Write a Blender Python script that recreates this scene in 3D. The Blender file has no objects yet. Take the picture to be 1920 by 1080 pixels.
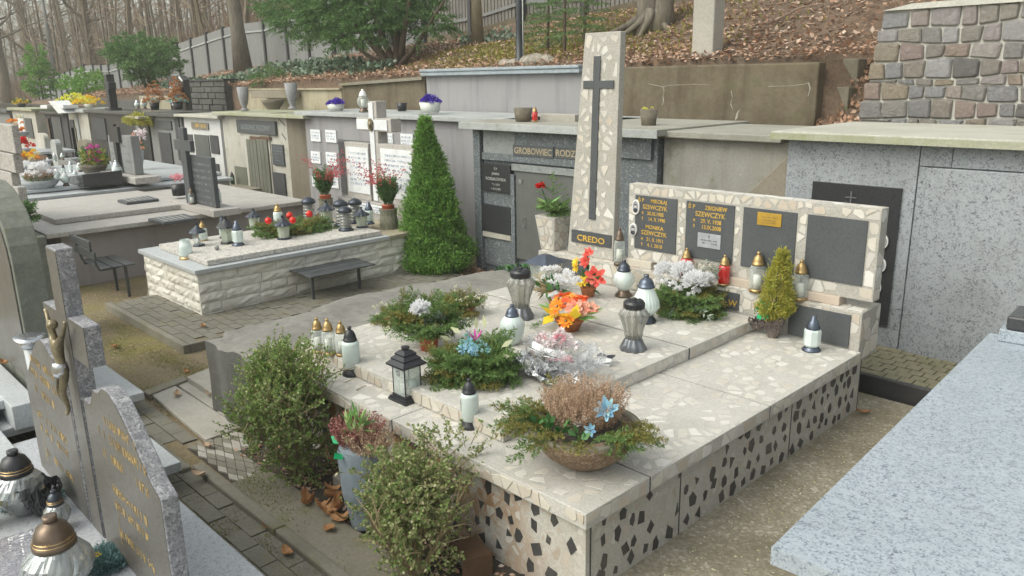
import bpy, bmesh, math, random
import numpy as np
from mathutils import Vector, Matrix, Euler
from math import cos, sin, radians as rad_
RU = random.uniform
random.seed(7)
rng = np.random.default_rng(11)
scene = bpy.context.scene
COL = scene.collection
PI = math.pi
CAM_Z = 2.29
FOC = 1477.8            # focal length in pixels of a 1920 wide frame
AX = np.array([0.69922235, 0.17363239, -0.69349831])   # world X in camera axes (right, down, forward)
AY = np.array([0.71472997, -0.19120165, 0.67275776])
AZ = np.array([-0.01578548, -0.96607128, -0.25779274])
RW = np.array([AX, AY, AZ])
cam_data = bpy.data.cameras.new("camera")
cam = bpy.data.objects.new("camera", cam_data)
COL.objects.link(cam)
cam_data.sensor_width = 36.0
cam_data.lens = 36.0 * FOC / 1920.0
cam_data.clip_start = 0.05
cam_data.clip_end = 600.0
right, up, back = RW[:, 0], -RW[:, 1], -RW[:, 2]
m = Matrix(((right[0], up[0], back[0], 0), (right[1], up[1], back[1], 0), (right[2], up[2], back[2], CAM_Z), (0, 0, 0, 1)))
cam.matrix_world = m
scene.camera = cam
SUN_EL, SUN_AZ = rad_(48), rad_(200)    # azimuth from +Y towards +X
world = bpy.data.worlds.new("World")
scene.world = world
world.use_nodes = True
wn = world.node_tree
bg = wn.nodes["Background"]
sky = wn.nodes.new("ShaderNodeTexSky")
sky.sky_type = 'NISHITA'
sky.sun_disc = False
sky.sun_elevation = SUN_EL
sky.sun_rotation = SUN_AZ
sky.air_density = 1.0
sky.dust_density = 4.0
sky.ozone_density = 1.0
hs = wn.nodes.new("ShaderNodeHueSaturation"); hs.inputs["Saturation"].default_value = 0.32      # an even cloud cover greys the sky
wn.links.new(sky.outputs[0], hs.inputs["Color"])
tn = wn.nodes.new("ShaderNodeMix"); tn.data_type = 'RGBA'; tn.blend_type = 'MULTIPLY'; tn.inputs[0].default_value = 1.0
tn.inputs[7].default_value = (0.985, 1.0, 0.915, 1)
wn.links.new(hs.outputs[0], tn.inputs[6]); wn.links.new(tn.outputs[2], bg.inputs[0])
bg.inputs[1].default_value = 0.15
sun_data = bpy.data.lights.new("sun", 'SUN')
sun_data.energy = 0.6
sun_data.angle = rad_(70)
sun_data.color = (1.0, 0.96, 0.9)
sun = bpy.data.objects.new("sun", sun_data)
COL.objects.link(sun)
sun.location = (0, -5, 12)
sd = Vector((sin(SUN_AZ) * cos(SUN_EL), cos(SUN_AZ) * cos(SUN_EL), sin(SUN_EL)))
sun.rotation_euler = sd.to_track_quat('Z', 'Y').to_euler()
scene.view_settings.view_transform = 'Standard'
scene.view_settings.look = 'None'
scene.view_settings.exposure = 0.86
scene.view_settings.gamma = 1.0
scene.view_settings.use_curve_mapping = False
try:
    scene.cycles.max_bounces = 8
    scene.cycles.transparent_max_bounces = 12
    scene.cycles.transmission_bounces = 8
    scene.cycles.caustics_reflective = False
    scene.cycles.caustics_refractive = False
except Exception:
    pass
EYE = np.array([0, 0, CAM_Z])
def ray(px, py):
    d = RW @ np.array([px - 960.0, py - 540.0, FOC])
    return d / np.linalg.norm(d)
def Zp(px, py, z):
    d = ray(px, py); return EYE + d * ((z - CAM_Z) / d[2])
def Yp(px, py, y):
    d = ray(px, py); return EYE + d * (y / d[1])
def Xp(px, py, x):
    d = ray(px, py); return EYE + d * (x / d[0])
def Dp(px, py, depth):
    d = RW @ np.array([px - 960.0, py - 540.0, FOC]); return EYE + d * (depth / FOC)
def topz(px, py, P):
    d = ray(px, py); t = math.hypot(P[0], P[1]) / math.hypot(d[0], d[1]); return (EYE + d * t)[2]
def pxw(n, P):       # metres covered by n photo pixels at point P
    d = np.array(P) - EYE
    depth = RW[:, 2] @ d
    return n * depth / FOC
MATS = {}
def new_mat(name):
    mt = bpy.data.materials.new(name); mt.use_nodes = True
    nt = mt.node_tree
    b = nt.nodes["Principled BSDF"]
    MATS[name] = mt
    return mt, nt, b
def N(nt, t, **kw):
    n = nt.nodes.new(t)
    for k, v in kw.items():
        setattr(n, k, v)
    return n
def c4(c): return (c[0], c[1], c[2], 1.0)
def ramp(nt, src, stops, interp='LINEAR'):
    r = N(nt, "ShaderNodeValToRGB")
    r.color_ramp.interpolation = interp
    el = r.color_ramp.elements
    while len(el) < len(stops): el.new(0.5)
    for e, (p, c) in zip(el, stops):
        e.position = p; e.color = c4(c)
    nt.links.new(src, r.inputs[0])
    return r.outputs[0]
def coords(nt, world=False):
    if world:
        g = N(nt, "ShaderNodeNewGeometry"); return g.outputs["Position"]
    t = N(nt, "ShaderNodeTexCoord"); return t.outputs["Object"]
def noise(nt, co, scale, detail=4, rough=0.6, dist=0.0, vec=None):
    n = N(nt, "ShaderNodeTexNoise")
    n.inputs["Scale"].default_value = scale
    n.inputs["Detail"].default_value = detail
    n.inputs["Roughness"].default_value = rough
    n.inputs["Distortion"].default_value = dist
    if vec is not None:
        mp = N(nt, "ShaderNodeMapping"); mp.inputs["Scale"].default_value = vec
        nt.links.new(co, mp.inputs[0]); co = mp.outputs[0]
    nt.links.new(co, n.inputs["Vector"])
    return n.outputs["Fac"]
def mix(nt, f, a, b, mode='MIX'):
    mx = N(nt, "ShaderNodeMix", data_type='RGBA', blend_type=mode)
    for sock, v in ((mx.inputs["Factor"], f), (mx.inputs["A"], a), (mx.inputs["B"], b)):
        pass
    ins = [i for i in mx.inputs if i.enabled]
    fi, ai, bi = ins[0], ins[1], ins[2]
    for sock, v in ((fi, f), (ai, a), (bi, b)):
        if hasattr(v, "is_output") or isinstance(v, bpy.types.NodeSocket): nt.links.new(v, sock)
        elif isinstance(v, (tuple, list)): sock.default_value = c4(v)
        else: sock.default_value = v
    return [o for o in mx.outputs if o.enabled][0]
def maprange(nt, src, a, b, c=0.0, d=1.0):
    r = N(nt, "ShaderNodeMapRange")
    r.inputs[1].default_value = a; r.inputs[2].default_value = b
    r.inputs[3].default_value = c; r.inputs[4].default_value = d
    nt.links.new(src, r.inputs[0]); return r.outputs[0]
def bump(nt, b, h, strength=0.3, dist=0.01):
    n = N(nt, "ShaderNodeBump")
    n.inputs["Strength"].default_value = strength
    n.inputs["Distance"].default_value = dist
    nt.links.new(h, n.inputs["Height"])
    nt.links.new(n.outputs[0], b.inputs["Normal"])
def rnd(nt):        # a random number that differs by object and by loose piece
    o = N(nt, "ShaderNodeObjectInfo"); g = N(nt, "ShaderNodeNewGeometry")
    a = N(nt, "ShaderNodeMath", operation='ADD'); f = N(nt, "ShaderNodeMath", operation='FRACT')
    nt.links.new(o.outputs["Random"], a.inputs[0]); nt.links.new(g.outputs["Random Per Island"], a.inputs[1])
    nt.links.new(a.outputs[0], f.inputs[0]); return f.outputs[0]
def plain(name, col, rough=0.6, metal=0.0, var=0.12, spec=0.5):
    mt, nt, b = new_mat(name)
    co = coords(nt)
    f = noise(nt, co, 9.0, 5)
    lo = tuple(c * (1 - var * 1.6) for c in col); hi = tuple(min(1, c * (1 + var * 1.4)) for c in col)
    nt.links.new(ramp(nt, f, [(0.3, lo), (0.72, hi)]), b.inputs["Base Color"])
    b.inputs["Roughness"].default_value = rough
    b.inputs["Metallic"].default_value = metal
    b.inputs["Specular IOR Level"].default_value = spec
    bump(nt, b, noise(nt, co, 60.0, 3), 0.12, 0.004)
    return mt
def speckle(name, cols, scale=220.0, rough=0.35, tint=None, tint_amt=0.4, bumpy=0.0, big=3.0, dirt=0.25, spec=0.5):
    """granite or terrazzo: cells of a few colours over a slow tone drift, with some weathering"""
    mt, nt, b = new_mat(name)
    co = coords(nt)
    v = N(nt, "ShaderNodeTexVoronoi"); v.inputs["Scale"].default_value = scale
    nt.links.new(co, v.inputs["Vector"])
    sep = N(nt, "ShaderNodeSeparateColor"); nt.links.new(v.outputs["Color"], sep.inputs[0])
    n = len(cols)
    st = [(i / n, c) for i, c in enumerate(cols)]
    base = ramp(nt, sep.outputs[0], st, 'CONSTANT')
    f2 = noise(nt, co, scale * 0.22, 3, 0.7)
    base = mix(nt, maprange(nt, f2, 0.35, 0.7), base, cols[len(cols) // 2])
    f = noise(nt, co, big, 5, 0.62)
    t = tint or (0.5, 0.47, 0.4)
    base = mix(nt, maprange(nt, f, 0.42, 0.78, 0, tint_amt), base, mix(nt, 1.0, base, t, 'MULTIPLY'))
    if dirt:
        fd = noise(nt, co, big * 5, 6, 0.7)
        base = mix(nt, maprange(nt, fd, 0.5, 0.85, 0, dirt), base, (0.12, 0.11, 0.09))
    nt.links.new(base, b.inputs["Base Color"])
    nt.links.new(maprange(nt, f, 0.3, 0.8, rough * 0.85, min(1, rough * 1.3)), b.inputs["Roughness"])
    b.inputs["Specular IOR Level"].default_value = spec
    if bumpy: bump(nt, b, noise(nt, co, scale * 0.5, 3), bumpy, 0.004)
    return mt
def weathered(name, col, stain, moss=None, scale=1.6, rough=0.9, streak=True, bumpy=0.5, stain_amt=0.8, fine=45.0, moss_amt=0.7):
    """concrete or render with stains, vertical run marks and moss"""
    mt, nt, b = new_mat(name)
    co = coords(nt)
    f = noise(nt, co, scale, 6, 0.65)
    ff = noise(nt, co, fine, 5, 0.7)
    base = mix(nt, maprange(nt, ff, 0.3, 0.7), tuple(c * 0.82 for c in col), tuple(min(1, c * 1.12) for c in col))
    base = mix(nt, maprange(nt, f, 0.42, 0.72, 0, stain_amt), base, stain)
    if streak:
        fs = noise(nt, co, 2.2, 5, 0.6, 0, (3.0, 3.0, 0.35))
        base = mix(nt, maprange(nt, fs, 0.5, 0.75, 0, 0.45), base, tuple(c * 0.55 for c in stain))
    if moss:
        fm = noise(nt, co, scale * 1.7, 6, 0.7, 0.4)
        base = mix(nt, maprange(nt, fm, 0.56, 0.7, 0, moss_amt), base, moss)
    nt.links.new(base, b.inputs["Base Color"])
    b.inputs["Roughness"].default_value = rough
    if bumpy: bump(nt, b, ff, bumpy, 0.008)
    return mt
def leafy(name, cols, rough=0.55, trans=0.25, spec=0.3):
    mt, nt, b = new_mat(name)
    n = len(cols)
    r = ramp(nt, rnd(nt), [((i + 0.0) / max(1, n - 1), c) for i, c in enumerate(cols)])
    nt.links.new(r, b.inputs["Base Color"])
    b.inputs["Roughness"].default_value = rough
    b.inputs["Specular IOR Level"].default_value = spec
    if trans:
        tr = N(nt, "ShaderNodeBsdfTranslucent"); nt.links.new(r, tr.inputs[0])
        ms = N(nt, "ShaderNodeMixShader"); ms.inputs[0].default_value = trans
        nt.links.new(b.outputs[0], ms.inputs[1]); nt.links.new(tr.outputs[0], ms.inputs[2])
        nt.links.new(ms.outputs[0], nt.nodes["Material Output"].inputs[0])
    return mt
def glass(name, col, rough=0.08, thin=0.75, bumpy=0.0):
    """thin lantern or film glass: part clear, part glossy tinted skin"""
    mt, nt, b = new_mat(name)
    b.inputs["Base Color"].default_value = c4(col)
    b.inputs["Roughness"].default_value = rough
    b.inputs["Specular IOR Level"].default_value = 0.9
    b.inputs["Coat Weight"].default_value = 0.6
    tr = N(nt, "ShaderNodeBsdfTransparent")
    tr.inputs[0].default_value = c4(tuple(min(1, 0.75 + 0.25 * c) for c in col))
    ms = N(nt, "ShaderNodeMixShader")
    lw = N(nt, "ShaderNodeLayerWeight"); lw.inputs[0].default_value = 0.35
    nt.links.new(maprange(nt, lw.outputs["Facing"], 0.0, 1.0, thin, max(0.0, thin - 0.55)), ms.inputs[0])
    nt.links.new(b.outputs[0], ms.inputs[1]); nt.links.new(tr.outputs[0], ms.inputs[2])
    nt.links.new(ms.outputs[0], nt.nodes["Material Output"].inputs[0])
    if bumpy: bump(nt, b, noise(nt, coords(nt), 30.0, 3), bumpy, 0.01)
    return mt
class MB:
    def __init__(s): s.v = []; s.f = []; s.n = 0; s.smooth = False
    def add(s, V, F):
        V = np.asarray(V, dtype=float).reshape(-1, 3)
        s.v.append(V)
        for fc in F: s.f.append([i + s.n for i in fc])
        s.n += len(V)
        return s
    def quads(s, Q):                       # Q: (n,4,3)
        Q = np.asarray(Q, dtype=float)
        n = len(Q)
        if n == 0: return s
        s.v.append(Q.reshape(-1, 3))
        s.f.extend((np.arange(n * 4).reshape(n, 4) + s.n).tolist())
        s.n += n * 4
        return s
    def tris(s, Q):
        Q = np.asarray(Q, dtype=float); n = len(Q)
        if n == 0: return s
        s.v.append(Q.reshape(-1, 3)); s.f.extend((np.arange(n * 3).reshape(n, 3) + s.n).tolist()); s.n += n * 3
        return s
    def box(s, x0, x1, y0, y1, z0, z1):
        V = [(x, y, z) for z in (z0, z1) for y in (y0, y1) for x in (x0, x1)]
        return s.add(V, [(0, 2, 3, 1), (4, 5, 7, 6), (0, 1, 5, 4), (2, 6, 7, 3), (0, 4, 6, 2), (1, 3, 7, 5)])
    def hexa(s, bot, top):                 # two rings of equal length, counter-clockwise from above
        n = len(bot); V = list(bot) + list(top)
        F = [tuple(reversed(range(n))), tuple(range(n, 2 * n))]
        F += [(i, (i + 1) % n, n + (i + 1) % n, n + i) for i in range(n)]
        return s.add(V, F)
    def prism(s, poly, z0, z1):            # poly in XY
        return s.hexa([(p[0], p[1], z0) for p in poly], [(p[0], p[1], z1) for p in poly])
    def wallprism(s, poly, y0, y1):        # poly in XZ (counter-clockwise seen from -Y), from front y0 to back y1
        n = len(poly); V = [(p[0], y0, p[1]) for p in poly] + [(p[0], y1, p[1]) for p in poly]
        F = [tuple(range(n)), tuple(reversed(range(n, 2 * n)))]
        F += [(i, n + i, n + (i + 1) % n, (i + 1) % n) for i in range(n)]
        return s.add(V, F)
    def lathe(s, prof, n=24, c=(0, 0, 0), rib=None, sq=None, caps=True):
        """prof: list of (r, z[, ribamp])"""
        V = []
        for p in prof:
            r, z = p[0], p[1]; amp = p[2] if len(p) > 2 else 0.0
            for i in range(n):
                a = 2 * PI * i / n
                rr = r
                if rib and amp: rr = r * (1 + amp * cos(rib * a))
                if sq: 
                    k = max(abs(cos(a)), abs(sin(a))); rr = r / (k ** sq)
                V.append((c[0] + rr * cos(a), c[1] + rr * sin(a), c[2] + z))
        m_ = len(prof); F = []
        for j in range(m_ - 1):
            for i in range(n):
                F.append((j * n + i, j * n + (i + 1) % n, (j + 1) * n + (i + 1) % n, (j + 1) * n + i))
        if caps:
            F.append(tuple(reversed(range(n)))); F.append(tuple(range((m_ - 1) * n, m_ * n)))
        return s.add(V, F)
    def tube(s, pts, rad, n=8, caps=True):
        P = [Vector(p) for p in pts]
        R = rad if isinstance(rad, (list, tuple)) else [rad] * len(P)
        V = []; F = []
        ref = Vector((0.13, 0.21, 0.97))
        for i, p in enumerate(P):
            d = (P[min(i + 1, len(P) - 1)] - P[max(i - 1, 0)])
            d = d.normalized() if d.length > 1e-9 else Vector((0, 0, 1))
            a = d.cross(ref)
            if a.length < 1e-3: a = d.cross(Vector((1, 0, 0)))
            a.normalize(); b2 = d.cross(a)
            for k in range(n):
                t = 2 * PI * k / n
                V.append(tuple(p + (a * cos(t) + b2 * sin(t)) * R[i]))
        for i in range(len(P) - 1):
            for k in range(n):
                F.append((i * n + k, i * n + (k + 1) % n, (i + 1) * n + (k + 1) % n, (i + 1) * n + k))
        if caps:
            F.append(tuple(reversed(range(n)))); F.append(tuple(range((len(P) - 1) * n, len(P) * n)))
        return s.add(V, F)
    def ball(s, c, r, n=12, m_=8, sc=(1, 1, 1), jit=0.0):
        V = []; F = []
        for j in range(m_ + 1):
            t = PI * j / m_
            for i in range(n):
                a = 2 * PI * i / n
                rr = r * (1 + (RU(-jit, jit) if jit else 0))
                V.append((c[0] + rr * sc[0] * sin(t) * cos(a), c[1] + rr * sc[1] * sin(t) * sin(a), c[2] - rr * sc[2] * cos(t)))
        for j in range(m_):
            for i in range(n):
                F.append((j * n + i, j * n + (i + 1) % n, (j + 1) * n + (i + 1) % n, (j + 1) * n + i))
        return s.add(V, F)
    def mesh(s, name, off=(0, 0, 0), smooth=False):
        me = bpy.data.meshes.new(name)
        if not s.v: return me
        V = np.concatenate(s.v) - np.array(off)
        lens = np.fromiter((len(f) for f in s.f), dtype=np.int32, count=len(s.f))
        me.vertices.add(len(V)); me.vertices.foreach_set("co", V.astype(np.float32).ravel())
        tot = int(lens.sum())
        me.loops.add(tot)
        me.loops.foreach_set("vertex_index", np.fromiter((i for f in s.f for i in f), dtype=np.int32, count=tot))
        me.polygons.add(len(lens))
        st = np.zeros(len(lens), dtype=np.int32); st[1:] = np.cumsum(lens)[:-1]
        me.polygons.foreach_set("loop_start", st)
        me.polygons.foreach_set("use_smooth", np.full(len(lens), bool(smooth)))
        me.update(calc_edges=True)
        return me
def link(name, me, mat=None, parent=None, loc=(0, 0, 0), rot=(0, 0, 0)):
    o = bpy.data.objects.new(name, me); COL.objects.link(o)
    if mat is not None and me is not None and len(me.materials) == 0:
        me.materials.append(MATS[mat] if isinstance(mat, str) else mat)
    o.location = loc; o.rotation_euler = rot
    if parent is not None: o.parent = parent
    return o
def root_off(parent):
    off = np.zeros(3)
    while parent is not None:
        off += np.array(parent.location); parent = parent.parent
    return off
def part(name, mb, mat, parent, bevel=0.0, smooth=False, world=False, label=None, kind=None, seg=2):
    """one part of a thing; world=True means the builder holds world coordinates"""
    off = root_off(parent) if world else (0, 0, 0)
    o = link(name, mb.mesh(name, off, smooth), mat, parent)
    if bevel: bev(o, bevel, seg)
    if label: o["label"] = label
    if kind: o["kind"] = kind
    return o
def bev(o, w, seg=2):
    b = o.modifiers.new("bevel", 'BEVEL'); b.width = w; b.segments = seg; b.limit_method = 'ANGLE'; b.angle_limit = rad_(35)
def tag(o, label=None, cat=None, group=None, kind=None):
    if label: o["label"] = label
    if cat: o["category"] = cat
    if group: o["group"] = group
    if kind: o["kind"] = kind
    return o
def thing(name, loc, label, cat, group=None, rz=0.0):
    o = bpy.data.objects.new(name, None); COL.objects.link(o)
    o.empty_display_size = 0.1
    o.location = tuple(float(v) for v in loc); o.rotation_euler = (0, 0, rz)
    return tag(o, label, cat, group)
def solid(name, mb, mat, label, cat, group=None, bevel=0.0, smooth=False):
    """a thing that is one mesh, given in world coordinates; origin moved to its base centre"""
    V = np.concatenate(mb.v); c = (V.min(0) + V.max(0)) / 2; c[2] = V[:, 2].min()
    o = link(name, mb.mesh(name, c, smooth), mat, None, tuple(c))
    if bevel: bev(o, bevel)
    return tag(o, label, cat, group)
def struct(name, mb, mat, bevel=0.0, smooth=False, kind="structure"):
    V = np.concatenate(mb.v); c = (V.min(0) + V.max(0)) / 2; c[2] = V[:, 2].min()
    o = link(name, mb.mesh(name, c, smooth), mat, None, tuple(c))
    if bevel: bev(o, bevel)
    o["kind"] = kind
    return o
def copy_tree(o, parent=None):
    c = o.copy(); COL.objects.link(c)
    if parent is not None: c.parent = parent
    for ch in list(o.children): copy_tree(ch, c)
    return c
FONT_CACHE = {}
def text(s, size, mat, parent, loc, rot=(PI / 2, 0, 0), depth=0.002, align='LEFT', width=1.0, name="lettering", bold=0.0):
    """raised letters as a mesh, in the parent's coordinates"""
    key = (s, size, depth, align, width, bold)
    if key not in FONT_CACHE:
        cu = bpy.data.curves.new("lettering", 'FONT'); cu.body = s; cu.size = size
        cu.extrude = depth; cu.align_x = align; cu.resolution_u = 3; cu.offset = bold
        ob = bpy.data.objects.new("tmp_text", cu); COL.objects.link(ob)
        dg = bpy.context.evaluated_depsgraph_get(); dg.update()
        me = bpy.data.meshes.new_from_object(ob.evaluated_get(dg))
        bpy.data.objects.remove(ob)
        if width != 1.0:
            for v in me.vertices: v.co.x *= width
        FONT_CACHE[key] = me
    me = FONT_CACHE[key].copy()
    me.materials.clear()
    return link(name, me, mat, parent, loc, rot)
def clip(poly, nx, ny, d):      # keep points with nx*x+ny*y <= d
    out = []
    m_ = len(poly)
    for i in range(m_):
        a = poly[i]; b = poly[(i + 1) % m_]
        da = nx * a[0] + ny * a[1] - d; db = nx * b[0] + ny * b[1] - d
        if da <= 0: out.append(a)
        if (da < 0 < db) or (db < 0 < da):
            t = da / (da - db); out.append((a[0] + (b[0] - a[0]) * t, a[1] + (b[1] - a[1]) * t))
    return out
def area(p):
    return 0.5 * abs(sum(p[i][0] * p[(i + 1) % len(p)][1] - p[(i + 1) % len(p)][0] * p[i][1] for i in range(len(p))))
def crazy(x0, x1, y0, y1, cell, gap=0.006, jit=0.46, keep=1.0, margin=0.004, aspect=1.0, shrink=0.0, seed=0):
    """irregular broken pieces filling a rectangle; returns convex polygons"""
    R = random.Random(seed + int(1000 * (x0 + y0 * 3 + x1)))
    cx_, cy_ = cell * aspect, cell / aspect
    nx = max(1, round((x1 - x0) / cx_)); ny = max(1, round((y1 - y0) / cy_))
    dx, dy = (x1 - x0) / nx, (y1 - y0) / ny
    S = {}
    for i in range(-2, nx + 2):
        for j in range(-2, ny + 2):
            S[i, j] = (x0 + (i + 0.5 + R.uniform(-jit, jit)) * dx, y0 + (j + 0.5 + R.uniform(-jit, jit)) * dy)
    res = []
    for i in range(nx):
        for j in range(ny):
            if R.random() > keep: continue
            p = S[i, j]
            g = gap / 2 + R.random() * shrink * cell
            poly = [(x0 + margin, y0 + margin), (x1 - margin, y0 + margin), (x1 - margin, y1 - margin), (x0 + margin, y1 - margin)]
            for di in (-2, -1, 0, 1, 2):
                for dj in (-2, -1, 0, 1, 2):
                    if (di or dj) and poly:
                        q = S.get((i + di, j + dj))
                        if q is None: continue
                        ex, ey = q[0] - p[0], q[1] - p[1]; L = math.hypot(ex, ey)
                        if L < 1e-6: continue
                        ex /= L; ey /= L
                        poly = clip(poly, ex, ey, ex * (p[0] + q[0]) / 2 + ey * (p[1] + q[1]) / 2 - g)
            if len(poly) >= 3:
                q = []
                for k in range(len(poly)):
                    a = poly[k]; b = poly[(k + 1) % len(poly)]
                    if math.hypot(a[0] - b[0], a[1] - b[1]) > cell * 0.12: q.append(a)
                if len(q) >= 3 and area(q) > cell * cell * 0.06: res.append(q)
    return res
def stones(polys, place, host, mats, th=0.004, most=300, name="stone_chip", weights=None, seed=3, tilt=0.0):
    """lay pieces on a face: place(u, v, h) gives host coordinates; the largest are parts, the rest one part"""
    R = random.Random(seed)
    polys = sorted(polys, key=area, reverse=True)
    rest = {}
    for k, p in enumerate(polys):
        mt = R.choices(mats, weights)[0] if weights else R.choice(mats)
        h = th * R.uniform(0.6, 1.3)
        cx_ = sum(a[0] for a in p) / len(p); cy_ = sum(a[1] for a in p) / len(p)
        bot = [place(a[0], a[1], -0.002) for a in p]
        top = [place(cx_ + (a[0] - cx_) * 0.95, cy_ + (a[1] - cy_) * 0.95, h) for a in p]
        if k < most:
            b = MB(); b.hexa(bot, top)
            c = np.mean(np.array(bot), axis=0)
            me = b.mesh(name, c)
            link(name, me, mt, host, tuple(c))
        else:
            rest.setdefault(mt, MB()).hexa(bot, top)
    for mt, b in rest.items():
        o = link("stone_fragments", b.mesh("stone_fragments"), mt, host); o["kind"] = "stuff"
def stain_zone(nt, f):
    """the rust run from the iron fittings sits on the front face only"""
    g = N(nt, "ShaderNodeNewGeometry"); sp = N(nt, "ShaderNodeSeparateXYZ"); nt.links.new(g.outputs["Position"], sp.inputs[0])
    out = f
    for v in (maprange(nt, sp.outputs[0], -2.2, -2.7, 0.15, 1), maprange(nt, sp.outputs[1], 2.5, 2.4, 0.08, 1)):
        m_ = N(nt, "ShaderNodeMath", operation='MULTIPLY'); nt.links.new(out, m_.inputs[0]); nt.links.new(v, m_.inputs[1]); out = m_.outputs[0]
    return out
def mosaic_bed(name, a, b_, rust=False):
    mt, nt, b = new_mat(name)
    co = coords(nt)
    v = N(nt, "ShaderNodeTexVoronoi"); v.inputs["Scale"].default_value = 130.0
    nt.links.new(co, v.inputs["Vector"])
    sep = N(nt, "ShaderNodeSeparateColor"); nt.links.new(v.outputs["Color"], sep.inputs[0])
    base = mix(nt, sep.outputs[0], a, b_)
    f = noise(nt, co, 3.2, 6, 0.65)
    base = mix(nt, maprange(nt, f, 0.45, 0.75, 0, 0.4), base, (0.26, 0.25, 0.20))
    if rust:
        fr = noise(nt, co, 2.4, 6, 0.7, 0.8, (1.6, 1.0, 0.8))
        base = mix(nt, stain_zone(nt, maprange(nt, fr, 0.44, 0.58, 0, 0.9)), base, (0.32, 0.15, 0.04))
    nt.links.new(base, b.inputs["Base Color"]); b.inputs["Roughness"].default_value = 0.75
    bump(nt, b, noise(nt, co, 120.0, 3), 0.35, 0.003)
mosaic_bed("mortar", (0.33, 0.315, 0.285), (0.46, 0.44, 0.405))
mosaic_bed("mortar_pale", (0.42, 0.405, 0.375), (0.54, 0.52, 0.485))
mosaic_bed("mortar_rust", (0.42, 0.41, 0.37), (0.54, 0.52, 0.475), rust=True)
def chip(name, cols, rust=0.0):
    mt, nt, b = new_mat(name)
    n = len(cols)
    base = ramp(nt, rnd(nt), [(i / max(1, n - 1), c) for i, c in enumerate(cols)])
    co = coords(nt, True)
    f = noise(nt, co, 26.0, 5, 0.7, 1.2)
    base = mix(nt, maprange(nt, f, 0.35, 0.75, 0, 0.55), base, mix(nt, 1.0, base, (0.80, 0.76, 0.70), 'MULTIPLY'))
    g = noise(nt, co, 2.6, 5, 0.6)
    base = mix(nt, maprange(nt, g, 0.5, 0.75, 0, 0.3), base, (0.30, 0.28, 0.22))
    if rust:
        fr = noise(nt, co, 2.4, 6, 0.7, 0.8, (1.6, 1.0, 0.8))
        base = mix(nt, stain_zone(nt, maprange(nt, fr, 0.44, 0.58, 0, rust)), base, (0.32, 0.14, 0.04))
    nt.links.new(base, b.inputs["Base Color"]); b.inputs["Roughness"].default_value = 0.5
    bump(nt, b, f, 0.15, 0.003)
chip("chip_light", [(0.60, 0.58, 0.54), (0.54, 0.52, 0.48), (0.70, 0.69, 0.66), (0.58, 0.54, 0.48), (0.50, 0.48, 0.45), (0.64, 0.62, 0.58)])
chip("chip_warm", [(0.56, 0.52, 0.45), (0.64, 0.61, 0.55), (0.50, 0.45, 0.38), (0.52, 0.44, 0.37), (0.60, 0.57, 0.50)])
chip("chip_dark", [(0.045, 0.045, 0.048), (0.07, 0.068, 0.07), (0.035, 0.035, 0.038)])
chip("chip_side", [(0.52, 0.50, 0.46), (0.46, 0.44, 0.40), (0.60, 0.58, 0.54), (0.46, 0.40, 0.33), (0.50, 0.48, 0.44)], rust=0.7)
speckle("granite_light", [(0.34, 0.385, 0.435), (0.27, 0.315, 0.365), (0.17, 0.205, 0.25), (0.40, 0.45, 0.50), (0.30, 0.345, 0.395), (0.12, 0.145, 0.18), (0.34, 0.385, 0.435)], 140, 0.30, (0.74, 0.75, 0.76), 0.6, dirt=0.16, big=1.3)
speckle("granite_wall", [(0.32, 0.345, 0.375), (0.27, 0.295, 0.325), (0.165, 0.18, 0.20), (0.35, 0.375, 0.405), (0.29, 0.315, 0.345), (0.11, 0.12, 0.135), (0.32, 0.345, 0.375)], 95, 0.45, (0.62, 0.61, 0.56), 0.8, dirt=0.25, big=1.2)
speckle("granite_grey", [(0.34, 0.34, 0.37), (0.24, 0.24, 0.27), (0.12, 0.12, 0.15), (0.42, 0.42, 0.45), (0.28, 0.28, 0.31)], 170, 0.35, (0.6, 0.6, 0.6), 0.5, dirt=0.2)
speckle("granite_rough", [(0.36, 0.36, 0.38), (0.28, 0.28, 0.30), (0.17, 0.17, 0.19), (0.46, 0.46, 0.48), (0.34, 0.34, 0.36)], 130, 0.8, (0.6, 0.6, 0.6), 0.4, bumpy=0.5, dirt=0.2)
speckle("granite_top", [(0.42, 0.44, 0.47), (0.34, 0.36, 0.39), (0.47, 0.49, 0.52), (0.38, 0.40, 0.43), (0.24, 0.25, 0.28)], 150, 0.4, (0.85, 0.85, 0.85), 0.4, dirt=0.1)
speckle("granite_polished", [(0.115, 0.11, 0.105), (0.08, 0.078, 0.075), (0.15, 0.145, 0.135), (0.09, 0.09, 0.09)], 190, 0.34, (0.85, 0.75, 0.62), 0.6, dirt=0.2, spec=0.3)
speckle("granite_pink", [(0.42, 0.40, 0.375), (0.35, 0.33, 0.31), (0.48, 0.455, 0.43), (0.27, 0.255, 0.24), (0.40, 0.38, 0.355)], 130, 0.5, (0.8, 0.78, 0.75), 0.5, dirt=0.2)
speckle("granite_edge", [(0.36, 0.34, 0.32), (0.20, 0.19, 0.18), (0.48, 0.46, 0.44), (0.28, 0.26, 0.25)], 110, 0.8, (0.7, 0.7, 0.65), 0.5, bumpy=0.4, dirt=0.3)
speckle("granite_bluegrey", [(0.42, 0.45, 0.47), (0.34, 0.37, 0.39), (0.50, 0.52, 0.54), (0.38, 0.41, 0.43)], 160, 0.4, (0.78, 0.78, 0.74), 0.5, dirt=0.15)
speckle("gravel_slab", [(0.50, 0.47, 0.43), (0.34, 0.32, 0.30), (0.60, 0.58, 0.54), (0.42, 0.39, 0.36), (0.20, 0.18, 0.165)], 90, 0.9, (0.85, 0.83, 0.78), 0.4, bumpy=0.6, dirt=0.2)
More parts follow.
